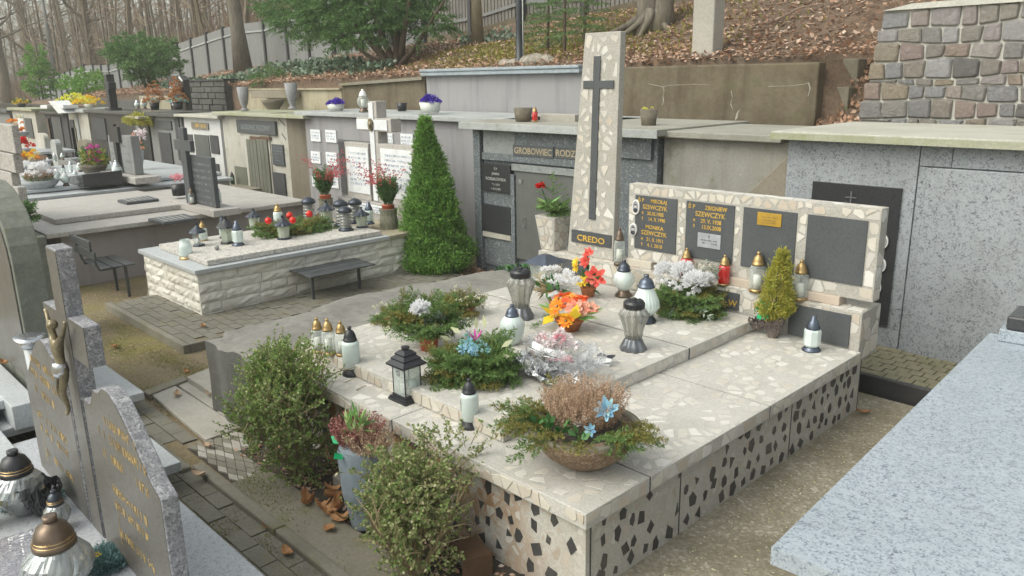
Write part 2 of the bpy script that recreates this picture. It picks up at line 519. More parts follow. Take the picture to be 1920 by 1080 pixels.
speckle("terrazzo_dark", [(0.12, 0.14, 0.155), (0.08, 0.095, 0.105), (0.18, 0.20, 0.21), (0.10, 0.115, 0.13), (0.26, 0.29, 0.30), (0.11, 0.13, 0.14)], 75, 0.6, (1.3, 1.35, 1.3), 0.35, dirt=0.3, big=1.6)
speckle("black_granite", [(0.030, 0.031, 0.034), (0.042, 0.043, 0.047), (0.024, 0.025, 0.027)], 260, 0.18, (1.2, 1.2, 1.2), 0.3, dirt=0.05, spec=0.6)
speckle("slate_panel", [(0.062, 0.068, 0.075), (0.080, 0.087, 0.094), (0.050, 0.055, 0.060)], 260, 0.38, (1.25, 1.25, 1.2), 0.5, dirt=0.1)
speckle("exposed_aggregate", [(0.26, 0.17, 0.10), (0.36, 0.27, 0.18), (0.18, 0.12, 0.08), (0.45, 0.38, 0.30), (0.30, 0.22, 0.15)], 150, 0.85, (0.7, 0.6, 0.5), 0.5, bumpy=0.9, dirt=0.2)
speckle("grey_pot_stone", [(0.24, 0.24, 0.25), (0.30, 0.30, 0.31), (0.20, 0.20, 0.21)], 110, 0.8, dirt=0.2, bumpy=0.2)
weathered("concrete", (0.34, 0.33, 0.30), (0.22, 0.21, 0.18), (0.13, 0.14, 0.06))
weathered("concrete_flag", (0.40, 0.38, 0.34), (0.30, 0.28, 0.24), None, streak=False, scale=3.0, bumpy=0.3)
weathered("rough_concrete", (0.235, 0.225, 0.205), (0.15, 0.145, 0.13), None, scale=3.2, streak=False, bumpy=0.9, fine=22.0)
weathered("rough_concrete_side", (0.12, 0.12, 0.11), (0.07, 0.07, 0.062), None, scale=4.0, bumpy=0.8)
weathered("brown_concrete", (0.15, 0.125, 0.085), (0.085, 0.062, 0.036), (0.10, 0.10, 0.045), scale=2.4, bumpy=1.0, stain_amt=1.0, fine=16)
weathered("cream_concrete", (0.40, 0.36, 0.27), (0.24, 0.20, 0.13), (0.16, 0.16, 0.09), scale=1.2)
weathered("grey_render", (0.30, 0.295, 0.305), (0.245, 0.24, 0.25), None, scale=0.9, bumpy=0.25, fine=90.0, stain_amt=0.6)
weathered("pinkish_render", (0.36, 0.33, 0.33), (0.30, 0.27, 0.26), None, scale=1.2, bumpy=0.3, fine=90.0, stain_amt=0.6)
weathered("blue_coping", (0.34, 0.39, 0.43), (0.22, 0.26, 0.29), None, scale=3.0, bumpy=0.2, stain_amt=0.5)
weathered("pale_coping", (0.40, 0.42, 0.42), (0.26, 0.27, 0.26), (0.20, 0.21, 0.15), scale=2.0, streak=False)
weathered("mossy_coping", (0.38, 0.38, 0.30), (0.26, 0.28, 0.14), (0.22, 0.27, 0.05), scale=2.2, streak=False, moss_amt=0.85)
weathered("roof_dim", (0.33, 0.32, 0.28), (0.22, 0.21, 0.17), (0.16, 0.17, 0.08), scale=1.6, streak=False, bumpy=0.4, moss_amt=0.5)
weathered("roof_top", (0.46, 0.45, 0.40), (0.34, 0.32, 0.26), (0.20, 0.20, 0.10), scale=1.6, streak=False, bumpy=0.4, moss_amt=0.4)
weathered("mossy_slab", (0.23, 0.21, 0.165), (0.14, 0.135, 0.095), (0.14, 0.15, 0.045), scale=2.0, streak=False)
weathered("white_render", (0.62, 0.62, 0.62), (0.48, 0.48, 0.46), (0.30, 0.30, 0.20), scale=0.8, bumpy=0.2, stain_amt=0.7, moss_amt=0.3)
weathered("old_plaster", (0.50, 0.48, 0.43), (0.34, 0.32, 0.27), (0.22, 0.21, 0.13), scale=1.6, bumpy=0.4)
weathered("brown_plaster", (0.27, 0.24, 0.19), (0.19, 0.165, 0.125), (0.17, 0.16, 0.09), scale=1.2)
weathered("dark_block", (0.11, 0.11, 0.105), (0.06, 0.06, 0.055), (0.10, 0.10, 0.05), scale=2.0)
weathered("metal_door", (0.115, 0.12, 0.115), (0.08, 0.085, 0.08), None, scale=2.0, rough=0.55, bumpy=0.15)
weathered("green_wood", (0.17, 0.17, 0.14), (0.11, 0.12, 0.08), (0.12, 0.13, 0.06), scale=2.0, rough=0.8)
weathered("old_wood", (0.22, 0.205, 0.19), (0.14, 0.13, 0.12), (0.14, 0.14, 0.08), scale=1.4, rough=0.9)
weathered("panel_concrete", (0.23, 0.235, 0.235), (0.165, 0.17, 0.165), (0.20, 0.20, 0.15), scale=0.5, bumpy=0.2, stain_amt=0.5, moss_amt=0.3)
weathered("split_stone", (0.74, 0.72, 0.66), (0.56, 0.52, 0.44), (0.34, 0.31, 0.20), scale=2.2, bumpy=1.0, fine=14.0, streak=False, moss_amt=0.35)
weathered("joint_mortar", (0.52, 0.51, 0.47), (0.40, 0.39, 0.34), None, scale=2.0, streak=False)
weathered("paver", (0.19, 0.18, 0.15), (0.135, 0.125, 0.095), (0.19, 0.165, 0.06), scale=5.0, streak=False, bumpy=0.6, moss_amt=0.8)
weathered("kerb_concrete", (0.23, 0.215, 0.175), (0.14, 0.13, 0.095), (0.17, 0.16, 0.06), scale=2.5, streak=False, bumpy=0.6)
weathered("soil", (0.060, 0.050, 0.038), (0.035, 0.03, 0.024), None, scale=6.0, streak=False, bumpy=1.0, fine=60)
weathered("slate_tile", (0.035, 0.035, 0.037), (0.05, 0.05, 0.05), None, scale=3.0, rough=0.4, streak=False, bumpy=0.1)
def ground_mat():
    mt, nt, b = new_mat("dirt")
    co = coords(nt, True)
    f = noise(nt, co, 1.4, 7, 0.65, 0.5); g = noise(nt, co, 38.0, 5, 0.8); h = noise(nt, co, 0.8, 6, 0.6, 0.3)
    base = mix(nt, maprange(nt, g, 0.3, 0.7), (0.14, 0.108, 0.065), (0.28, 0.225, 0.145))
    base = mix(nt, maprange(nt, f, 0.48, 0.66, 0, 0.8), base, mix(nt, g, (0.13, 0.125, 0.030), (0.30, 0.27, 0.075)))
    base = mix(nt, maprange(nt, h, 0.5, 0.7, 0, 0.5), base, (0.22, 0.19, 0.15))
    nt.links.new(base, b.inputs["Base Color"]); b.inputs["Roughness"].default_value = 1.0
    bump(nt, b, g, 0.7, 0.02)
    mt, nt, b = new_mat("gravel_concrete")
    co = coords(nt, True)
    v = N(nt, "ShaderNodeTexVoronoi"); v.inputs["Scale"].default_value = 65.0; nt.links.new(co, v.inputs["Vector"])
    sep = N(nt, "ShaderNodeSeparateColor"); nt.links.new(v.outputs["Color"], sep.inputs[0])
    base = ramp(nt, sep.outputs[0], [(0, (0.22, 0.195, 0.145)), (0.5, (0.28, 0.25, 0.19)), (0.85, (0.33, 0.30, 0.235)), (1, (0.46, 0.43, 0.36))])
    f = noise(nt, co, 1.3, 7, 0.65, 0.4)
    base = mix(nt, maprange(nt, f, 0.42, 0.68, 0, 0.8), base, (0.15, 0.125, 0.075))
    h = noise(nt, co, 2.6, 6, 0.7)
    base = mix(nt, maprange(nt, h, 0.5, 0.75, 0, 0.5), base, (0.10, 0.095, 0.06))
    nt.links.new(base, b.inputs["Base Color"]); b.inputs["Roughness"].default_value = 0.95
    bump(nt, b, v.outputs["Distance"], 0.35, 0.004)
    mt, nt, b = new_mat("hill_soil")
    co = coords(nt, True)
    f = noise(nt, co, 0.6, 6, 0.65, 0.5); g = noise(nt, co, 26.0, 5, 0.8); h = noise(nt, co, 0.33, 5, 0.6, 0.6)
    base = mix(nt, maprange(nt, g, 0.3, 0.7), (0.085, 0.062, 0.045), (0.25, 0.17, 0.115))
    base = mix(nt, maprange(nt, f, 0.60, 0.68, 0, 0.8), base, mix(nt, g, (0.12, 0.115, 0.03), (0.30, 0.27, 0.07)))
    base = mix(nt, maprange(nt, h, 0.5, 0.65, 0, 0.7), base, (0.10, 0.085, 0.07))
    nt.links.new(base, b.inputs["Base Color"]); b.inputs["Roughness"].default_value = 1.0
    bump(nt, b, g, 0.8, 0.03)
ground_mat()
def bark(name, a, b_, sc=7.0):
    mt, nt, b = new_mat(name)
    co = coords(nt)
    f = noise(nt, co, sc, 6, 0.7, 0.3, (3.0, 3.0, 0.5)); g = noise(nt, co, 1.5, 4)
    base = mix(nt, maprange(nt, f, 0.3, 0.7), a, b_)
    base = mix(nt, maprange(nt, g, 0.5, 0.7, 0, 0.5), base, (0.14, 0.14, 0.06))
    nt.links.new(base, b.inputs["Base Color"]); b.inputs["Roughness"].default_value = 0.95
    bump(nt, b, f, 0.8, 0.02)
bark("bark_tan", (0.20, 0.165, 0.11), (0.34, 0.29, 0.20))
bark("bark_grey", (0.10, 0.09, 0.075), (0.24, 0.21, 0.17))
bark("bark_brown", (0.055, 0.04, 0.028), (0.14, 0.10, 0.07))
bark("bark_far", (0.12, 0.095, 0.068), (0.22, 0.18, 0.135), 3.0)
bark("twig_far", (0.21, 0.155, 0.11), (0.33, 0.25, 0.18), 3.0)
bark("twig_tan", (0.20, 0.15, 0.08), (0.34, 0.27, 0.16), 12.0)
bark("log_bark", (0.11, 0.11, 0.08), (0.30, 0.29, 0.22), 14.0)
leafy("box_leaf", [(0.13, 0.23, 0.055), (0.20, 0.32, 0.08), (0.30, 0.41, 0.12), (0.16, 0.27, 0.07), (0.38, 0.42, 0.15), (0.14, 0.25, 0.08), (0.56, 0.53, 0.33)], trans=.35)
leafy("box_leaf_dry", [(0.14, 0.23, 0.065), (0.24, 0.32, 0.10), (0.44, 0.42, 0.22), (0.13, 0.22, 0.06), (0.26, 0.34, 0.11), (0.60, 0.55, 0.38)], trans=.35)
leafy("thuja_green", [(0.11, 0.25, 0.045), (0.16, 0.33, 0.06), (0.22, 0.41, 0.08), (0.08, 0.18, 0.035), (0.30, 0.50, 0.12), (0.13, 0.28, 0.05)], trans=.35)
leafy("gold_green", [(0.38, 0.40, 0.06), (0.50, 0.50, 0.10), (0.28, 0.34, 0.06), (0.54, 0.46, 0.10), (0.46, 0.34, 0.08)], trans=.35)
leafy("yew_green", [(0.075, 0.15, 0.05), (0.115, 0.21, 0.07), (0.15, 0.27, 0.09), (0.085, 0.17, 0.06), (0.20, 0.32, 0.12)])
leafy("spruce_green", [(0.09, 0.17, 0.06), (0.13, 0.22, 0.08), (0.17, 0.27, 0.09), (0.10, 0.18, 0.07)])
leafy("fir_green", [(0.09, 0.17, 0.05), (0.14, 0.24, 0.07), (0.20, 0.31, 0.10), (0.11, 0.20, 0.06), (0.28, 0.38, 0.14)], trans=.35)
leafy("fir_dry", [(0.19, 0.20, 0.05), (0.27, 0.25, 0.07), (0.13, 0.16, 0.045), (0.30, 0.22, 0.07)])
leafy("fir_pale", [(0.16, 0.22, 0.16), (0.24, 0.30, 0.23), (0.32, 0.38, 0.31)])
leafy("heather_brown", [(0.36, 0.23, 0.15), (0.46, 0.32, 0.22), (0.56, 0.42, 0.31), (0.32, 0.20, 0.13)], trans=0.1)
leafy("heather_pink", [(0.32, 0.10, 0.10), (0.42, 0.18, 0.17), (0.26, 0.085, 0.08), (0.50, 0.27, 0.22)], trans=0.1)
leafy("dead_leaf", [(0.34, 0.19, 0.12), (0.46, 0.29, 0.20), (0.26, 0.14, 0.08), (0.56, 0.41, 0.31), (0.38, 0.22, 0.14), (0.64, 0.52, 0.43)], trans=0.1)
leafy("orange_leaf", [(0.42, 0.19, 0.07), (0.55, 0.28, 0.12), (0.36, 0.15, 0.06)], trans=0.1)
leafy("ivy_leaf", [(0.10, 0.16, 0.10), (0.18, 0.25, 0.17), (0.28, 0.34, 0.27), (0.07, 0.12, 0.06)], trans=0.1)
leafy("glossy_leaf", [(0.03, 0.10, 0.035), (0.06, 0.16, 0.05), (0.10, 0.24, 0.07)], rough=0.35)
leafy("striped_leaf", [(0.28, 0.50, 0.14), (0.16, 0.36, 0.10), (0.62, 0.72, 0.36), (0.10, 0.26, 0.08)], rough=0.4)
leafy("cream_leaf", [(0.55, 0.55, 0.36), (0.44, 0.46, 0.27), (0.64, 0.64, 0.48)])
leafy("cream_petal", [(0.78, 0.76, 0.58), (0.70, 0.66, 0.42), (0.84, 0.83, 0.72)])
leafy("white_petal", [(0.90, 0.90, 0.91), (0.86, 0.86, 0.88), (0.94, 0.94, 0.94)], trans=0.5)
leafy("pinkwhite_petal", [(0.86, 0.80, 0.80), (0.82, 0.70, 0.72), (0.90, 0.88, 0.88)])
leafy("pink_petal", [(0.80, 0.36, 0.42), (0.86, 0.52, 0.56), (0.72, 0.26, 0.34)])
leafy("coral_petal", [(0.82, 0.10, 0.08), (0.88, 0.20, 0.15), (0.72, 0.06, 0.05)])
leafy("red_petal", [(0.62, 0.02, 0.015), (0.75, 0.04, 0.03), (0.48, 0.012, 0.012)])
leafy("red_berry", [(0.45, 0.06, 0.07), (0.60, 0.12, 0.13), (0.36, 0.05, 0.06)], trans=0)
leafy("orange_petal", [(0.90, 0.34, 0.03), (0.92, 0.44, 0.06), (0.86, 0.22, 0.04)])
leafy("redorange_petal", [(0.88, 0.16, 0.04), (0.90, 0.26, 0.10), (0.80, 0.10, 0.04)])
leafy("salmon_petal", [(0.88, 0.42, 0.30), (0.90, 0.56, 0.42), (0.82, 0.30, 0.22)])
leafy("yellow_petal", [(0.86, 0.58, 0.03), (0.88, 0.70, 0.06), (0.80, 0.44, 0.02)])
leafy("lemon_petal", [(0.84, 0.86, 0.10), (0.80, 0.76, 0.05), (0.86, 0.88, 0.40)])
leafy("magenta_petal", [(0.66, 0.08, 0.42), (0.74, 0.16, 0.50), (0.55, 0.05, 0.34)])
leafy("violet_petal", [(0.075, 0.03, 0.42), (0.12, 0.06, 0.55), (0.05, 0.02, 0.32)])
leafy("blue_petal", [(0.20, 0.44, 0.62), (0.34, 0.60, 0.74), (0.16, 0.34, 0.56), (0.45, 0.68, 0.70)])
leafy("teal_petal", [(0.20, 0.46, 0.44), (0.34, 0.60, 0.56), (0.50, 0.70, 0.66)])
leafy("straw", [(0.48, 0.38, 0.20), (0.58, 0.47, 0.27), (0.40, 0.30, 0.16)])
plain("clay", (0.42, 0.15, 0.06), 0.8)
plain("orange_plastic", (0.50, 0.11, 0.05), 0.45)
plain("black_plastic", (0.022, 0.023, 0.028), 0.35, var=0.2)
plain("lid_grey", (0.055, 0.065, 0.085), 0.28, 0.5, var=0.2)
plain("lid_bluegrey", (0.10, 0.12, 0.16), 0.25, 0.6, var=0.15)
plain("lid_gold", (0.42, 0.29, 0.13), 0.35, 0.75, var=0.2)
plain("lid_bronze", (0.15, 0.11, 0.08), 0.3, 0.6, var=0.2)
plain("silver", (0.62, 0.64, 0.68), 0.2, 0.9, var=0.1)
plain("gilt", (0.62, 0.40, 0.10), 0.35, 0.6)
plain("gold_letter", (0.66, 0.42, 0.07), 0.45, 0.15, var=0.15)
plain("worn_gold", (0.40, 0.28, 0.11), 0.5, 0.1, var=0.2)
plain("faded_letter", (0.36, 0.30, 0.20), 0.6, 0.1)
plain("pale_letter", (0.42, 0.42, 0.40), 0.6)
plain("grey_letter", (0.24, 0.26, 0.27), 0.6)
plain("bluegrey_letter", (0.28, 0.34, 0.46), 0.6)
plain("bronze_figure", (0.27, 0.23, 0.15), 0.42, 0.6, var=0.6)
plain("brass_plate", (0.52, 0.32, 0.05), 0.4, 0.4)
plain("silver_plate", (0.44, 0.47, 0.50), 0.35, 0.4)
plain("porcelain", (0.80, 0.78, 0.76), 0.15, var=0.03)
plain("photo_grey", (0.30, 0.32, 0.34), 0.3)
plain("photo_dark", (0.035, 0.04, 0.05), 0.3)
plain("photo_skin", (0.50, 0.46, 0.44), 0.3)
plain("white_plaque", (0.76, 0.78, 0.80), 0.35, var=0.06)
plain("white_paint", (0.80, 0.80, 0.80), 0.5, var=0.05)
plain("white_marble", (0.72, 0.74, 0.76), 0.35, var=0.08)
plain("wax", (0.80, 0.80, 0.74), 0.4, var=0.04)
plain("frosted_white", (0.58, 0.66, 0.64), 0.25, var=0.05, spec=0.7)
plain("foot_metal", (0.17, 0.18, 0.20), 0.3, 0.5, var=0.25)
plain("candle_ivory", (0.62, 0.60, 0.50), 0.4, var=0.06)
plain("flame_orange", (0.72, 0.26, 0.04), 0.4)
plain("bench_paint", (0.060, 0.066, 0.070), 0.38, var=0.25)
plain("pole_black", (0.020, 0.024, 0.030), 0.4, var=0.2)
plain("fence_steel", (0.13, 0.16, 0.18), 0.5, 0.3)
plain("fence_dark", (0.055, 0.055, 0.06), 0.7)
plain("vase_grey", (0.26, 0.31, 0.36), 0.42, var=0.12)
plain("green_foil", (0.02, 0.42, 0.17), 0.3, 0.3)
plain("ribbon_dark", (0.02, 0.025, 0.05), 0.4)
plain("bauble_red", (0.75, 0.03, 0.02), 0.15, 0.3, var=0.05)
plain("crate_wood", (0.11, 0.062, 0.034), 0.6)
plain("bark_plastic", (0.16, 0.13, 0.12), 0.25, 0.3, var=0.4)
plain("black_ink", (0.05, 0.055, 0.06), 0.5)
plain("crimson", (0.55, 0.02, 0.02), 0.4)
plain("white_pot", (0.62, 0.64, 0.60), 0.5, var=0.12)
plain("concrete_pot", (0.17, 0.15, 0.115), 0.9, var=0.25)
plain("grey_bowl", (0.34, 0.36, 0.38), 0.5)
plain("rock", (0.28, 0.25, 0.21), 0.9, var=0.3)
glass("glass_clear", (0.70, 0.76, 0.74), 0.06, 0.84)
glass("glass_frost", (0.74, 0.84, 0.82), 0.18, 0.22)
glass("glass_crystal", (0.36, 0.36, 0.33), 0.05, 0.62)
glass("glass_greenish", (0.55, 0.62, 0.50), 0.10, 0.40)
glass("glass_red", (0.55, 0.01, 0.01), 0.08, 0.12)
glass("glass_silver", (0.42, 0.45, 0.46), 0.05, 0.45)
glass("cellophane", (0.62, 0.64, 0.66), 0.06, 0.86)
MATS["glass_silver"].node_tree.nodes["Principled BSDF"].inputs["Metallic"].default_value = 0.6
def foil():
    mt, nt, b = new_mat("foil")
    b.inputs["Base Color"].default_value = (0.75, 0.77, 0.80, 1); b.inputs["Metallic"].default_value = 0.9
    b.inputs["Roughness"].default_value = 0.22
    bump(nt, b, noise(nt, coords(nt), 60.0, 4), 0.6, 0.02)
foil()
def fieldstone():
    mt, nt, b = new_mat("field_stone")
    r = rnd(nt)
    base = ramp(nt, r, [(0.0, (0.26, 0.24, 0.23)), (0.12, (0.31, 0.29, 0.255)), (0.25, (0.23, 0.23, 0.24)), (0.38, (0.36, 0.36, 0.37)), (0.5, (0.30, 0.235, 0.22)), (0.62, (0.32, 0.27, 0.20)), (0.74, (0.26, 0.24, 0.22)), (0.86, (0.15, 0.145, 0.145)), (0.93, (0.38, 0.37, 0.365)), (1.0, (0.31, 0.24, 0.205))])
    co = coords(nt, True)
    f = noise(nt, co, 22.0, 6, 0.75, 0.6)
    base = mix(nt, maprange(nt, f, 0.35, 0.7, 0, 0.6), base, mix(nt, 1.0, base, (0.55, 0.5, 0.48), 'MULTIPLY'))
    g = noise(nt, co, 60.0, 4, 0.8)
    base = mix(nt, maprange(nt, g, 0.6, 0.8, 0, 0.4), base, (0.55, 0.54, 0.52))
    nt.links.new(base, b.inputs["Base Color"]); b.inputs["Roughness"].default_value = 0.8
    bump(nt, b, f, 1.0, 0.035)
fieldstone()
def unit(a):
    return a / np.maximum(np.linalg.norm(a, axis=-1, keepdims=True), 1e-9)
def rhombs(mb, P, D, S, L, W, fold=0.0):
    """leaf-shaped faces: base P, direction D, side S, length L, width W (arrays)"""
    L = np.asarray(L).reshape(-1, 1) * np.ones((len(P), 1)); W = np.asarray(W).reshape(-1, 1) * np.ones((len(P), 1))
    Q = np.stack([P, P + D * L * 0.45 + S * W * 0.5, P + D * L, P + D * L * 0.45 - S * W * 0.5], axis=1)
    mb.quads(Q)
def rand_dirs(n):
    return unit(rng.normal(size=(n, 3)))
def side_of(D):
    return unit(np.cross(D, rand_dirs(len(D))))
def spray(mb, A, B, n, nl, nw, droop=0.0, spread=0.9, flat=0.0):
    """needles along a twig from A to B"""
    A = np.asarray(A, float); B = np.asarray(B, float)
    t = rng.random(n)
    ax = unit((B - A)[None, :])[0]
    P = A + (B - A) * t[:, None]; P[:, 2] -= droop * t * t
    R = rand_dirs(n); R = unit(R - (R @ ax)[:, None] * ax)
    if flat: R = unit(R * np.array([1, 1, 1 - flat]))
    D = unit(R * spread + ax * 0.75)
    rhombs(mb, P, D, side_of(D), nl * (0.7 + 0.5 * rng.random(n)), nw)
def fir_branch(mb, A, d, L, nl=0.022, nw=0.0045, dens=260, side=5, droop=0.05, stem=None):
    d = np.asarray(d, float); d = d / np.linalg.norm(d)
    A = np.asarray(A, float); B = A + d * L + np.array([0, 0, -droop])
    spray(mb, A, B, int(dens * L * 1.0), nl, nw)
    if stem is not None: stem.tube([A, B], [0.0035, 0.001], 4)
    hz = np.cross(d, [0, 0, 1.0]); hz = hz / max(1e-6, np.linalg.norm(hz))
    for k in range(side):
        t = 0.2 + 0.7 * (k + rng.random() * 0.5) / side
        for sg in (-1, 1):
            l2 = L * (1 - t) * 0.65 * rng.uniform(0.7, 1.1) + 0.015
            e = d * 0.75 + hz * sg * 0.8 + rng.normal(size=3) * 0.12
            e /= np.linalg.norm(e)
            p = A + (B - A) * t
            spray(mb, p, p + e * l2 + np.array([0, 0, -droop * 0.4]), int(dens * l2), nl * 0.9, nw)
def fir_mound(root, R, H, n, mats=(("fir_green", 1.0),), nl=0.022, nw=0.0045, dens=300, side=4, base_z=0.02, el=(-5, 60), squash=(1, 1), name="fir_branches", start=0.0, az=(0, 360)):
    mbs = {m_: MB() for m_, w in mats}
    names = [m_ for m_, w in mats]; ws = np.array([w for m_, w in mats]); ws = ws / ws.sum()
    for k in range(n):
        a = rad_(rng.uniform(*az)); e = rad_(rng.uniform(*el))
        d = np.array([cos(a) * cos(e) * squash[0], sin(a) * cos(e) * squash[1], sin(e) * H / R])
        L = R * rng.uniform(0.65, 1.05)
        A = np.array([cos(a) * start * R * squash[0], sin(a) * start * R * squash[1], base_z])
        ln = float(np.linalg.norm(d)) * L * (1 - start)
        fir_branch(mbs[names[rng.choice(len(names), p=ws)]], A, d, ln, nl, nw, dens, side, droop=0.25 * L * max(0, cos(e)) * 0.4)
    for m_, b in mbs.items():
        if b.v: part(name, b, m_, root)
def flower_disc(mb, c, nrm, r, n=12, w=0.5, cup=0.25, layers=1, curl=0.0):
    """petals round a centre"""
    c = np.asarray(c, float); nrm = np.asarray(nrm, float); nrm = nrm / np.linalg.norm(nrm)
    a = np.cross(nrm, [0.3, 0.2, 0.9]); a /= np.linalg.norm(a); b = np.cross(nrm, a)
    for l in range(layers):
        rr = r * (1 - 0.25 * l)
        th = 2 * PI * (np.arange(n) + 0.5 * l) / n + rng.normal(size=n) * 0.08
        rad = np.cos(th)[:, None] * a + np.sin(th)[:, None] * b
        D = unit(rad + nrm * (cup + 0.35 * l) + rng.normal(size=(n, 3)) * 0.06)
        tan = np.cross(np.broadcast_to(nrm, D.shape), rad)
        P = c + rad * r * 0.06
        L = rr * (0.88 + 0.2 * rng.random(n))[:, None]; W = (rr * w * (0.9 + 0.2 * rng.random(n)))[:, None]
        mid = P + D * L * 0.55; tip = P + D * L + nrm * (-curl * rr)
        Q1 = np.stack([P, mid + tan * W * 0.5, tip + tan * W * 0.18, mid], axis=1)
        Q2 = np.stack([P, mid, tip - tan * W * 0.18, mid - tan * W * 0.5], axis=1)
        mid2 = mid - nrm * W * 0.12
        Q1[:, 3] = mid2; Q2[:, 1] = mid2
        Q = np.empty((2 * n, 4, 3)); Q[0::2] = Q1; Q[1::2] = Q2
        base = mb.n
        V = np.stack([P, mid + tan * W * 0.5, tip + tan * W * 0.18, tip - tan * W * 0.18, mid - tan * W * 0.5, mid2], axis=1).reshape(-1, 3)
        F = []
        for i in range(n):
            o = i * 6
            F += [(o, o + 1, o + 2, o + 5), (o + 5, o + 2, o + 3), (o, o + 5, o + 3, o + 4)]
        mb.add(V, F)
def pompon(mb, c, r, n=150, L=0.55, w=0.18, sc=(1, 1, 1)):
    """dense round flower such as a chrysanthemum"""
    D = rand_dirs(n); D[:, 2] = np.where(D[:, 2] < -0.3, -D[:, 2], D[:, 2]); D = unit(D)
    P = np.asarray(c) + D * r * 0.45 * np.array(sc)
    D2 = unit(D + np.array([0, 0, 0.25]) + rng.normal(size=(n, 3)) * 0.12)
    rhombs(mb, P, D2, side_of(D2), r * L * (0.8 + 0.4 * rng.random(n)), r * w * 1.6)
def carnation(mb, c, r, n=70):
    D = rand_dirs(n); D[:, 2] = np.abs(D[:, 2]) * 0.9 - 0.15; D = unit(D)
    P = np.asarray(c) + D * r * 0.35
    rhombs(mb, P, unit(D + rng.normal(size=(n, 3)) * 0.25), side_of(D), r * 0.7 * (0.8 + 0.4 * rng.random(n)), r * 0.5)
def leaves_in(mb, n, centre, ext, L, W, up=0.3, surface=0.5):
    """loose leaves through an ellipsoid"""
    D = rand_dirs(n); rr = (surface + (1 - surface) * rng.random(n)) ** 0.6
    P = np.asarray(centre) + D * np.asarray(ext) * rr[:, None]
    G = unit(D * 0.5 + rand_dirs(n) * 0.8 + np.array([0, 0, up]))
    rhombs(mb, P, G, side_of(G), L * (0.7 + 0.6 * rng.random(n)), W)
def heather(mb, centre, R, H, n, L=0.05, lean=0.6, per=16, fl=0.006):
    """spikes of tiny bells"""
    c = np.asarray(centre, float)
    for k in range(n):
        a = rng.uniform(0, 2 * PI); q = math.sqrt(rng.random())
        b = c + np.array([cos(a) * q * R * 0.5, sin(a) * q * R * 0.5, 0])
        d = np.array([cos(a) * q * lean, sin(a) * q * lean, 1.0]); d /= np.linalg.norm(d)
        ln = H * rng.uniform(0.7, 1.1) * (1.0 - 0.25 * q)
        t = rng.uniform(0.25, 1.0, per)
        P = b + d * (t * ln)[:, None] + rng.normal(size=(per, 3)) * 0.004
        D = unit(rand_dirs(per) + d * 0.7)
        rhombs(mb, P, D, side_of(D), fl * (1 + rng.random(per)), fl * 0.8)
        mb.quads(np.array([[b, b + [0.001, 0, 0], b + d * ln + [0.001, 0, 0], b + d * ln]]))
def pf(z0, z1, f, n=8):
    return [(f(i / n), z0 + (z1 - z0) * i / n) for i in range(n + 1)]
def lid_dome(mb, r, z, h, n=24):
    mb.lathe([(r, z), (r * 1.06, z + h * 0.05), (r * 1.06, z + h * 0.14), (r * 0.96, z + h * 0.18), (r * 0.9, z + h * 0.36), (r * 0.72, z + h * 0.58), (r * 0.5, z + h * 0.72), (r * 0.30, z + h * 0.76), (r * 0.27, z + h * 0.80), (r * 0.30, z + h * 0.84), (r * 0.30, z + h), (r * 0.2, z + h)], n)
